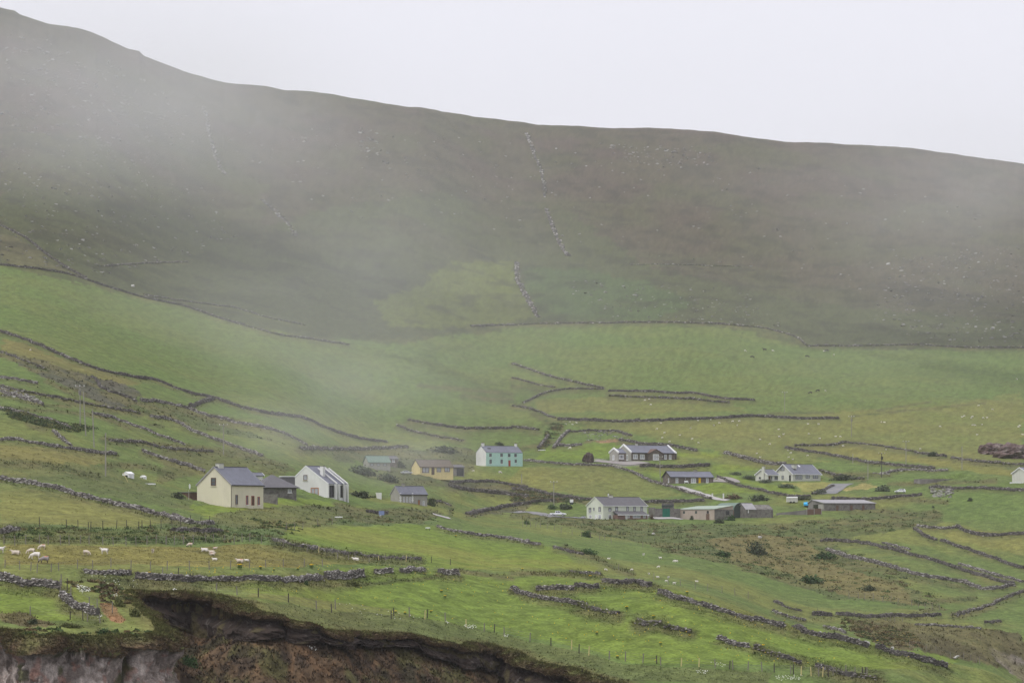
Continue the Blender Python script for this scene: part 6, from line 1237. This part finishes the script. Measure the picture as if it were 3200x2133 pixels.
for a in (('i', 220, 690, 200, 80, 'dark', 'dark shrub mass left of the cream cottage'), ('j', 300, 760, 400, 85, 'dark', 'dark clipped hedge right of the white gabled house'),
 ('k', 45, 425, 60, 60, 'brown', 'reddish bush against the mint farmhouse front'), ('k', 490, 975, 130, 60, 'green', 'green bush at the foot of the pole above the pickup'), ('k', 640, 975, 230, 70, 'dark', 'dark shrubs right of the pole above the road'),
 ('q', 2100, 540, 80, 110, 'brown', 'brown shrub at the right end of the pale green house'), ('k', 910, 1320, 170, 90, 'green', 'round green bush on the scrub bank below the pale green house'), ('k', 180, 1165, 110, 60, 'green', 'small green bush at the top of the scrub bank'),
 ('l', 240, 1110, 60, 55, 'dark', 'small dark bush before the pinkish cowshed'), ('l', 720, 1120, 150, 80, 'green', 'green bush before the dark end wall of the cowshed'), ('l', 580, 1150, 160, 60, 'dark', 'dark bush under the corner of the cowshed'),
 ('m', 1240, 965, 45, 30, 'dark', 'small dark bush at the corner of the green right field'), ('m', 1690, 880, 80, 45, 'dark', 'pair of small dark bushes in the green right field'), ('m', 620, 760, 200, 80, 'grey', 'blue green hedge on the bank left of the white car'),
 ('l', 780, 560, 150, 40, 'grey', 'end of the pale hedge above the curving wall'), ('l', 950, 605, 180, 42, 'grey', 'middle of the pale hedge above the curving wall'), ('l', 1150, 655, 220, 42, 'grey', 'pale hedge directly below the off white bungalow'), ('l', 1400, 715, 240, 46, 'grey', 'hedge at the foot of the straw coloured bank'), ('l', 1800, 790, 200, 60, 'grey', 'grey green shrubs left of the driveway'),
 ('l', 2100, 620, 350, 70, 'dark', 'dark thicket right of the off white bungalow'), ('l', 750, 850, 260, 60, 'brown', 'brown shrubs above the farm sheds'), ('l', 1080, 870, 300, 70, 'dark', 'dark shrubs left of the livestock trailer'), ('l', 1600, 860, 250, 50, 'dark', 'dark shrubs right of the livestock trailer'),
 ('m', 1240, 330, 150, 60, 'dark', 'rounded dark bush on the paddock wall'), ('j', 2000, 120, 130, 45, 'dark', 'dark bush showing over the mint farmhouse roof'), ('j', 780, 395, 160, 90, 'dark', 'dark thicket between the barn and the yellow bungalow'), ('j', 1330, 210, 420, 90, 'dark', 'misty thicket behind the yellow bungalow'), ('j', 300, 480, 420, 120, 'dark', 'misty thicket below the green roofed barn'),
 ('j', 630, 560, 300, 110, 'dark', 'dark thicket above the quoined cottage'), ('j', 1160, 860, 180, 100, 'dark', 'dark bush at the right end of the quoined cottage'), ('g', 1930, 170, 230, 55, 'green', 'green gorse clump on the bracken slope, upper one'), ('h', 400, 410, 260, 80, 'green', 'green gorse clump low on the bracken slope'), ('h', 520, 190, 260, 70, 'green', 'green gorse clump by the top of the winding wall'), ('h', 930, 480, 150, 55, 'dark', 'dark clump in the middle of the bracken slope'),
 ('g', 2250, 150, 220, 120, 'dark', 'dark scrub clump left of the bracken slope'), ('g', 700, 150, 180, 60, 'green', 'green bush on the grassy crest'), ('e', 1740, 1180, 190, 120, 'green', 'bright green bush on the brown slope under the cliff edge'), ('e', 1240, 720, 130, 110, 'olive', 'mossy hump in the gully, lower one'), ('e', 1095, 630, 120, 120, 'olive', 'mossy hump in the gully, upper one'), ('e', 950, 880, 170, 60, 'green', 'green tuft bank on the headland top'),
 ('e', 310, 790, 130, 55, 'dark', 'dark green clump at the headland field edge'), ('e', 640, 820, 240, 60, 'olive', 'olive turf hump at the headland field edge'), ('f', 460, 430, 60, 45, 'green', 'small dark green clump below the slate wall'), ('f', 880, 430, 180, 50, 'olive', 'olive scrub patch in the near green field')): shrub(*a)
# ------------------------------------------------------------------ ragwort and other flowers
M_YEL = mat('ragwort_yellow', (.75, .50, .02), var=.2, scale=5)
def ragmesh():
    q = MB(); q2 = MB()
    for k in range(9):
        a = k*2.4; r_ = .28*math.sqrt(k/9); x, y = r_*math.cos(a), r_*math.sin(a); q.cyl((x, y, -.1), .02, .75, n=4); q.add([(x-.12, y-.1, .2), (x+.14, y, .3), (x, y+.14, .42), (x-.1, y, .5)], [(0, 1, 2), (0, 2, 3)]); q.add([(x+.12, y-.12, .3), (x-.14, y, .35), (x, y-.14, .6)], [(0, 1, 2)]); q2.cyl((x, y, .62+.02*k % .1), .11, .06, n=7)
    a = pm('ragwort_leaves', q.v, q.f); b = pm('ragwort_flowers', q2.v, q2.f); a.materials.append(mat('ragwort_green', (.13, .19, .055), var=.3)); b.materials.append(M_YEL); return a, b
RL, RF = ragmesh()
def ragwort(c, x, y, sc, lab): 
    g = at(c, x, y); r = empty('ragwort', g, rng.uniform(0, 6), label=lab, cat='wild flower', group='ragwort plants'); r.scale = (sc*.52,)*3
    for nm, me in (('stem', RL), ('flower_head', RF)): o = bpy.data.objects.new(nm, me); COL.objects.link(o); o.parent = r
for a in (('e', 1375, 350, 1.5, 'ragwort against the slate wall, furthest left'), ('e', 1580, 358, .9, 'low ragwort at the foot of the slate wall'), ('e', 2205, 290, 2.0, 'tall ragwort standing above the slate wall'), ('i', 1232, 1560, 1.1, 'small ragwort right of the tall one on the wall'), ('f', 40, 285, 1.1, 'ragwort on the wall right of a fence post'),
 ('f', 165, 305, 1.0, 'ragwort among weeds on the wall'), ('f', 385, 300, 1.1, 'ragwort in a gap of the wall'), ('f', 512, 285, 1.8, 'tall ragwort left of the tallest slate heap'), ('g', 720, 375, 1.6, 'ragwort clump between the dark wall stubs, upper'), ('g', 860, 410, 1.6, 'ragwort before the tumbled dark wall'), ('g', 1610, 520, 1.4, 'yellow green ragwort on the long near wall'),
 ('g', 1055, 660, 1.5, 'ragwort right of the second wall hump'), ('g', 1300, 740, 1.3, 'ragwort on top of the third wall hump'), ('g', 970, 1110, 1.2, 'ragwort near the white hooked post'), ('g', 1365, 985, 1.2, 'lone ragwort in the bright near field'), ('g', 780, 890, 1.2, 'lone ragwort left in the bright near field'), ('g', 95, 300, 1.2, 'ragwort above the stony wall piece'), ('h', 1005, 960, 1.3, 'orange ragwort between the upright slabs'), ('h', 150, 770, 1.0, 'red orange weed at the wall gap'),
 ('f', 1735, 555, 1.2, 'ragwort in the near field below the wall corner'), ('f', 1705, 505, 1.2, 'upper ragwort in the near field below the wall corner'), ('f', 1285, 695, 1.1, 'ragwort by a pair of dark posts'), ('f', 1370, 705, 1.1, 'ragwort before a clifftop post'), ('f', 1608, 690, 1.0, 'ragwort right of the fresh pine post'), ('j', 1465, 1250, 1.4, 'lone ragwort in the middle bright field'), ('g', 2310, 1010, 1.3, 'ragwort at the end of the red brown wall piece')): ragwort(*a)
def sample_px(spec, n):
    P = np.array(pxs(spec)); lo, hi = P.min(0), P.max(0); out = []
    while len(out) < n:
        q = rng.uniform(lo, hi, (n*2, 2)); m = inpoly(q[:, 0], q[:, 1], P); out += list(q[m])
    return out[:n]
def flowers(name, specs, m, sz, hgt):
    Ps = []
    for spec, n in specs:
        for u, y in sample_px(spec, n): g = ground(u, y); Ps.append((g.x, g.y, g.z+hgt*rng.uniform(.5, 1.1)))
    P = np.array(Ps); n = len(P); S = np.full((n, 3), sz)*rng.uniform(.6, 1.4, (n, 1)); A = scatter(P, S, rng.uniform(0, 6, n), rng.uniform(-.4, .4, n), np.ones((n, 3)), SHAPES[:3]); obj(name, mesh_np(name, A[0], A[1]), m, kind='stuff')
FIELD = 'P 900 1850 1500 1800 2060 1850 2400 1945 2900 2065 2400 2080 2000 2065 1700 1995 1300 1925 1000 1890'
flowers('scattered_ragwort', [(FIELD, 260), ('P 520 1775 1100 1770 1120 1785 520 1800', 40), ('P 1150 1755 1450 1790 1420 1800 1150 1790', 25)], M_YEL, .09, .35)
flowers('white_daisies', [('e 690 450 830 460 850 510 740 520', 110), ('e 150 1150 220 1160 210 1250 160 1250', 40), ('e 60 1110 160 1090 150 1150 70 1150', 18), ('e 1460 1090 1545 1100 1530 1210 1460 1210', 60), ('e 1040 530 1080 535 1080 555 1045 550', 18), ('e 1590 480 1630 490 1620 505 1590 500', 16), ('e 640 990 700 995 690 1010 640 1010', 12), ('e 900 720 940 730 930 770 900 760', 16), ('e 1330 965 1390 965 1380 985 1330 985', 16),
 ('f 470 1000 560 1020 550 1045 500 1035', 26), ('f 390 925 440 920 430 945 370 950', 14), ('f 1890 815 2040 820 2020 850 1940 845', 34), ('f 1740 780 1780 790 1760 800', 12), ('f 2280 900 2320 905 2310 925 2280 920', 14), ('g 1670 1230 1800 1235 1780 1260 1700 1250', 24), ('g 1780 1150 1980 1180 1940 1200', 14), ('h 60 1280 320 1270 310 1320 80 1320', 60), ('f 600 590 1000 640 1600 760 1500 790 900 700', 22), ('e 800 350 1300 380 1280 470 900 480', 20)], mat('daisy_white', (.75, .75, .68)), .09, .35)
# ------------------------------------------------------------------ rank grass, rushes and heath tufts
def tufts(name, u0, u1, d0, d1, n, size, blades=5, mr=.35, wd=.12):
    i = rng.integers(0, nu-1, n*5); j = rng.integers(0, nd-1, n*5); ok = (us[i] > u0) & (us[i] < u1) & (ds[j] > d0) & (ds[j] < d1) & (RGH[i, j] > mr+rng.random(n*5)*.35)
    if name == 'cliff_heath': ok &= (SD[i, j] < 2.5)
    i, j = i[ok][:n], j[ok][:n]; m = len(i)
    if m == 0: return
    du = (us[i+1]-us[i])*rng.random(m); uu = us[i]+du; dd = ds[j]+(ds[j+1]-ds[j])*rng.random(m); X = (uu-CX)/F*dd; Z = hza(X, dd); c = COLG[i, j]
    S = size*rng.uniform(.5, 1.5, m)*(.5+RGH[i, j]*.6)
    ang = rng.uniform(0, 2*math.pi, (m, blades)); lean = rng.uniform(.4, 1.5, (m, blades)); hgt = S[:, None]*rng.uniform(.4, .95, (m, blades)); w_ = S[:, None]*wd*rng.uniform(.7, 1.5, (m, blades))
    bx0 = X[:, None]+rng.uniform(-.5, .5, (m, blades))*S[:, None]; by0 = dd[:, None]+rng.uniform(-.4, .4, (m, blades))*S[:, None]; z0 = np.broadcast_to(Z[:, None]-.06, bx0.shape)
    pa = ang+math.pi/2
    A = np.stack([bx0-np.cos(pa)*w_, by0-np.sin(pa)*w_, z0], -1); B = np.stack([bx0+np.cos(pa)*w_, by0+np.sin(pa)*w_, z0], -1)
    T = np.stack([bx0+np.cos(ang)*lean*hgt, by0+np.sin(ang)*lean*hgt, z0+hgt], -1)
    V = np.stack([A, B, T], 2).reshape(-1, 3); Fc = np.arange(len(V)).reshape(-1, 3)
    cc = np.repeat((c*rng.uniform(.8, 1.3, (m, 1)))[:, None, :], blades, 1)*rng.uniform(.8, 1.25, (m, blades, 1)); cc = np.repeat(cc[:, :, None, :], 3, 2).reshape(-1, 3)
    obj(name, mesh_np(name, V, Fc, np.clip(cc, .01, .6)), M_LEAF, kind='stuff')
tufts('rank_grass', -60, 3260, 340, 480, 60000, .34, mr=.12)
tufts('cliff_heath', -60, 3260, 300, 480, 60000, .42, mr=.1, wd=.16)
tufts('bank_grass', -60, 3260, 480, 700, 30000, .55)
tufts('hill_scrub', -60, 3260, 700, 1150, 13000, .45, wd=.3)
# turf hanging over the cliff lip
def lip_tufts(n):
    Lp = np.vstack([a for a, b in LIPS]); Lc = np.vstack([b for a, b in LIPS]); k = rng.integers(0, len(Lp), n); Q = Lp[k]; B = 5; S = rng.uniform(.16, .5, (n, 1)); an = rng.uniform(0, 6.28, (n, B)); hang = rng.random((n, B))*1.3
    x0 = Q[:, 0:1]+rng.uniform(-.2, .2, (n, B)); y0 = Q[:, 1:2]+rng.uniform(-.15, .15, (n, B)); z0 = Q[:, 2:3]+0*x0; w_ = S*.17; lz = S*rng.uniform(.4, 1, (n, B))*(1-hang)
    V = np.stack([np.stack([x0-w_, y0, z0], -1), np.stack([x0+w_, y0, z0-w_*.3], -1), np.stack([x0+np.cos(an)*S*.6, y0-np.abs(np.sin(an))*S*.5, z0+lz], -1)], 2).reshape(-1, 3)
    cc = np.repeat(Lc[k]*rng.uniform(.55, 1.7, (n, 1)), B*3, 0); obj('overhanging_turf', mesh_np('overhanging_turf', V, np.arange(len(V)).reshape(-1, 3), cc), M_LEAF, kind='stuff')
lip_tufts(26000)
tufts('pasture_tufts', -60, 3260, 330, 480, 26000, .24, mr=-.1)
tufts('field_tussocks', -60, 3260, 480, 1150, 22000, .38, mr=-.1)
# low bushes massed on the scrub banks
def bushes(name, spec, n, w_, h_, pal):
    VV, FF, CC = [], [], []; base = 0
    for k, (u, y) in enumerate(sample_px(spec, n)):
        g = ground(u, y); s = g.y/F; col = np.array(pal[int(rng.integers(0, len(pal)))]); rr = w_*rng.uniform(.5, 1.5)
        V, Fq, c = leaf_blob((rr, rr*.8, h_*rng.uniform(.5, 1.4)), 70, col, int(rng.integers(1, 9999)), lf=.34); V = V+np.array([g.x, g.y, g.z-.05]); VV.append(V); FF.append(Fq+base); CC.append(c); base += len(V)
    obj(name, mesh_np(name, np.vstack(VV), np.vstack(FF), np.vstack(CC)), M_LEAF, kind='stuff')
PAL = [(.06, .085, .034), (.045, .062, .03), (.11, .08, .045), (.12, .12, .05), (.075, .095, .036), (.16, .13, .055)]
PALG = [(.075, .11, .035), (.09, .12, .04), (.06, .09, .03), (.12, .11, .045)]
bushes('scrub', 'D 1190 1200 1500 1200 1720 1208 2000 1190 2150 1175 2150 1200 2000 1230 1960 1260 2100 1340 2180 1395 1900 1360 1700 1305 1500 1255 1300 1208', 230, 1.9, .65, PAL+PALG+PALG)
bushes('scrub', 'P 0 1640 400 1652 660 1628 900 1618 1200 1612 1380 1622 1000 1642 850 1690 700 1697 0 1692', 170, .9, .4, PALG)
bushes('scrub', 'a 0 800 300 880 310 920 600 940 900 1000 640 1030 300 960 100 900', 160, 1.3, .8, PAL[:2]+PAL[3:4])
bushes('scrub', 'c 380 950 430 900 500 960 420 1050 340 1150 240 1200 300 1050', 70, 1.4, 1.0, PAL)
bushes('scrub', 'k 0 690 400 780 900 870 900 920 500 900 250 930 0 940', 130, 1.4, .7, PAL)
bushes('scrub', 'h 600 720 900 780 1300 850 1400 1000 1100 1000 800 900 650 800', 160, .9, .5, PAL[2:])
bushes('scrub', 'e 600 400 900 400 1200 500 1300 600 1000 600 900 560', 60, .5, .35, PAL[2:])
bushes('scrub', 'e 0 850 400 830 900 860 1400 850 1480 960 1200 980 600 960 0 930', 110, .45, .25, PALG+[(.14, .10, .05)])
# broken rock on the moor
def scree(spec, n, sz, pale=.5):
    Ps = [tuple(ground(u, y)) for u, y in sample_px(spec, n)]; P = np.array(Ps); S = sz*rng.uniform(.4, 1.5, (n, 1))*np.array([[1.3, 1, .7]]); c = np.where(rng.random((n, 1)) < pale, np.array([[.27, .26, .245]]), np.array([[.14, .13, .12]])); return P, S, c
sc_ = [scree('D 0 330 250 310 420 380 560 540 400 600 200 640 0 600', 420, 1.3, .35), scree('D 0 60 200 120 400 220 480 330 300 340 0 300', 260, 2.0, .2), scree('D 1380 330 1640 340 1650 380 1450 380', 110, 2.0), scree('D 2050 600 2352 560 2352 790 2150 790 2000 740', 420, 1.5, .35), scree('D 500 260 1200 330 1900 400 2300 480 2200 700 1300 560 600 480', 260, 1.6, .7), scree('D 1250 640 1700 660 1800 750 1400 735', 180, 1.3), scree('D 820 300 890 310 890 380 830 360', 30, 2.2), scree('a 0 600 200 640 400 760 300 740 0 690', 120, .7), scree('c 620 1000 1000 1010 1100 1090 700 1130', 80, .8), scree('m 1150 690 1500 740 1450 850 1250 830', 120, .8), scree('m 450 540 700 560 650 500 1100 500', 60, .8)]
P = np.vstack([s[0] for s in sc_]); S = np.vstack([s[1] for s in sc_]); c = np.vstack([s[2] for s in sc_]); n = len(P)
A = scatter(P, S, rng.uniform(0, 6, n), rng.uniform(-.3, .3, n), c, SHAPES); obj('scree', mesh_np('scree', *A), M_ATT, kind='stuff')
for c_, x, y, w_, lab in (('D', 305, 658, 9, 'pale boulder on the mountain wall, left'), ('D', 2040, 608, 10, 'pale boulder low on the right moor'), ('D', 2280, 757, 12, 'flat pale boulder at the right edge above the head wall'), ('e', 60, 380, 55, 'large pale boulder in the near slate wall at the left edge'), ('e', 508, 440, 38, 'pale angular boulder at the end of the near slate wall'), ('e', 820, 480, 45, 'pale rock beside the daisies at the cliff'), ('l', 1080, 1335, 60, 'pale outcrop in the bracken below the cattle sheds'), ('h', 1730, 1110, 60, 'cluster of white boulders near the cliff fence'), ('k', 1735, 1290, 48, 'pinkish rock on the scrub bank'), ('f', 800, 985, 60, 'pale rock showing in the earth bank')):
    g = at(c_, x, y); s = g.y/F/CR[c_][2]; V_, F_ = SHAPES[int(x+y) % 9]; me = mesh_np('boulder', V_, F_); me.materials.append(slab_m); o = obj('boulder', me, None, None, label=lab, cat='boulder', group='pale boulders', loc=g+Vector((0, -.1, w_*s*.2))); o.scale = (w_*s, w_*s*.7, w_*s*.7)
# ------------------------------------------------------------------ the misty air
def volume(name, m_name, dens, col=(.95, .955, .955), g_=0.0):
    m = bpy.data.materials.new(m_name); m.use_nodes = True; n = m.node_tree; n.nodes.remove(n.nodes['Principled BSDF']); v = n.nodes.new('ShaderNodeVolumePrincipled'); v.inputs['Color'].default_value = (*col, 1); v.inputs['Density'].default_value = dens; v.inputs['Anisotropy'].default_value = g_
    n.links.new(v.outputs[0], n.nodes['Material Output'].inputs['Volume']); return m
if HAZE:
    MB().box(-3600, 3600, -60, 5400, -7, 640).o('haze', volume('haze', 'misty_air', HAZE), None, kind='stuff')

# drifting cloud shreds over the hill: closed bodies of thin mist hanging where they stand
for u, y, rx, ry, dc, rd, tau in ((380, 130, 900, 260, 2050, 400, .16), (3150, 480, 700, 240, 2200, 420, .12), (350, 430, 1150, 480, 1700, 420, .20), (520, 330, 750, 330, 1650, 380, .18), (680, 290, 460, 260, 1600, 340, .17), (60, 200, 600, 360, 1750, 350, .18),
    (3050, 640, 700, 330, 1800, 420, .12), (3120, 600, 520, 280, 1750, 360, .05), (2650, 520, 800, 260, 1850, 380, .09), (1600, 330, 2500, 320, 2050, 350, .08), (1100, 900, 1050, 660, 1250, 260, .19), (2900, 950, 900, 420, 1400, 260, .07), (2250, 900, 900, 380, 1500, 300, .03),
    (1020, 1270, 520, 290, 830, 110, .12), (900, 1360, 260, 120, 800, 80, .07), (1280, 1430, 330, 130, 880, 80, .12)):
    b = bmesh.new(); bmesh.ops.create_uvsphere(b, u_segments=32, v_segments=16, radius=1); me = bpy.data.meshes.new('mist'); b.to_mesh(me); b.free()
    vm = volume('mist', 'thin_mist', 0); n = vm.node_tree; tc = n.nodes.new('ShaderNodeTexCoord'); ln = n.nodes.new('ShaderNodeVectorMath'); ln.operation = 'LENGTH'; n.links.new(tc.outputs['Object'], ln.inputs[0])
    fr = n.nodes.new('ShaderNodeMapRange'); fr.interpolation_type = 'SMOOTHSTEP'; fr.inputs[1].default_value = 1.0; fr.inputs[2].default_value = 0.0; fr.inputs[3].default_value = 0; fr.inputs[4].default_value = 2.6*tau/(2*rd); n.links.new(ln.outputs['Value'], fr.inputs[0])
    nz = n.nodes.new('ShaderNodeTexNoise'); nz.inputs['Scale'].default_value = 1.9; nz.inputs['Detail'].default_value = 3; n.links.new(tc.outputs['Object'], nz.inputs['Vector'])
    fn = n.nodes.new('ShaderNodeMapRange'); fn.inputs[1].default_value = .3; fn.inputs[2].default_value = .7; fn.inputs[3].default_value = .35; fn.inputs[4].default_value = 1.65; n.links.new(nz.outputs['Fac'], fn.inputs[0])
    mu = n.nodes.new('ShaderNodeMath'); mu.operation = 'MULTIPLY'; n.links.new(fr.outputs[0], mu.inputs[0]); n.links.new(fn.outputs[0], mu.inputs[1])
    n.links.new(mu.outputs[0], [q for q in n.nodes if q.type == 'PRINCIPLED_VOLUME'][0].inputs['Density'])
    o = obj('mist', me, vm, None, kind='stuff'); o.location = ((u-CX)/F*dc, dc, CZ-(y-YE)/F*dc); o.scale = (rx/F*dc*1.15, rd, ry/F*dc*1.15)
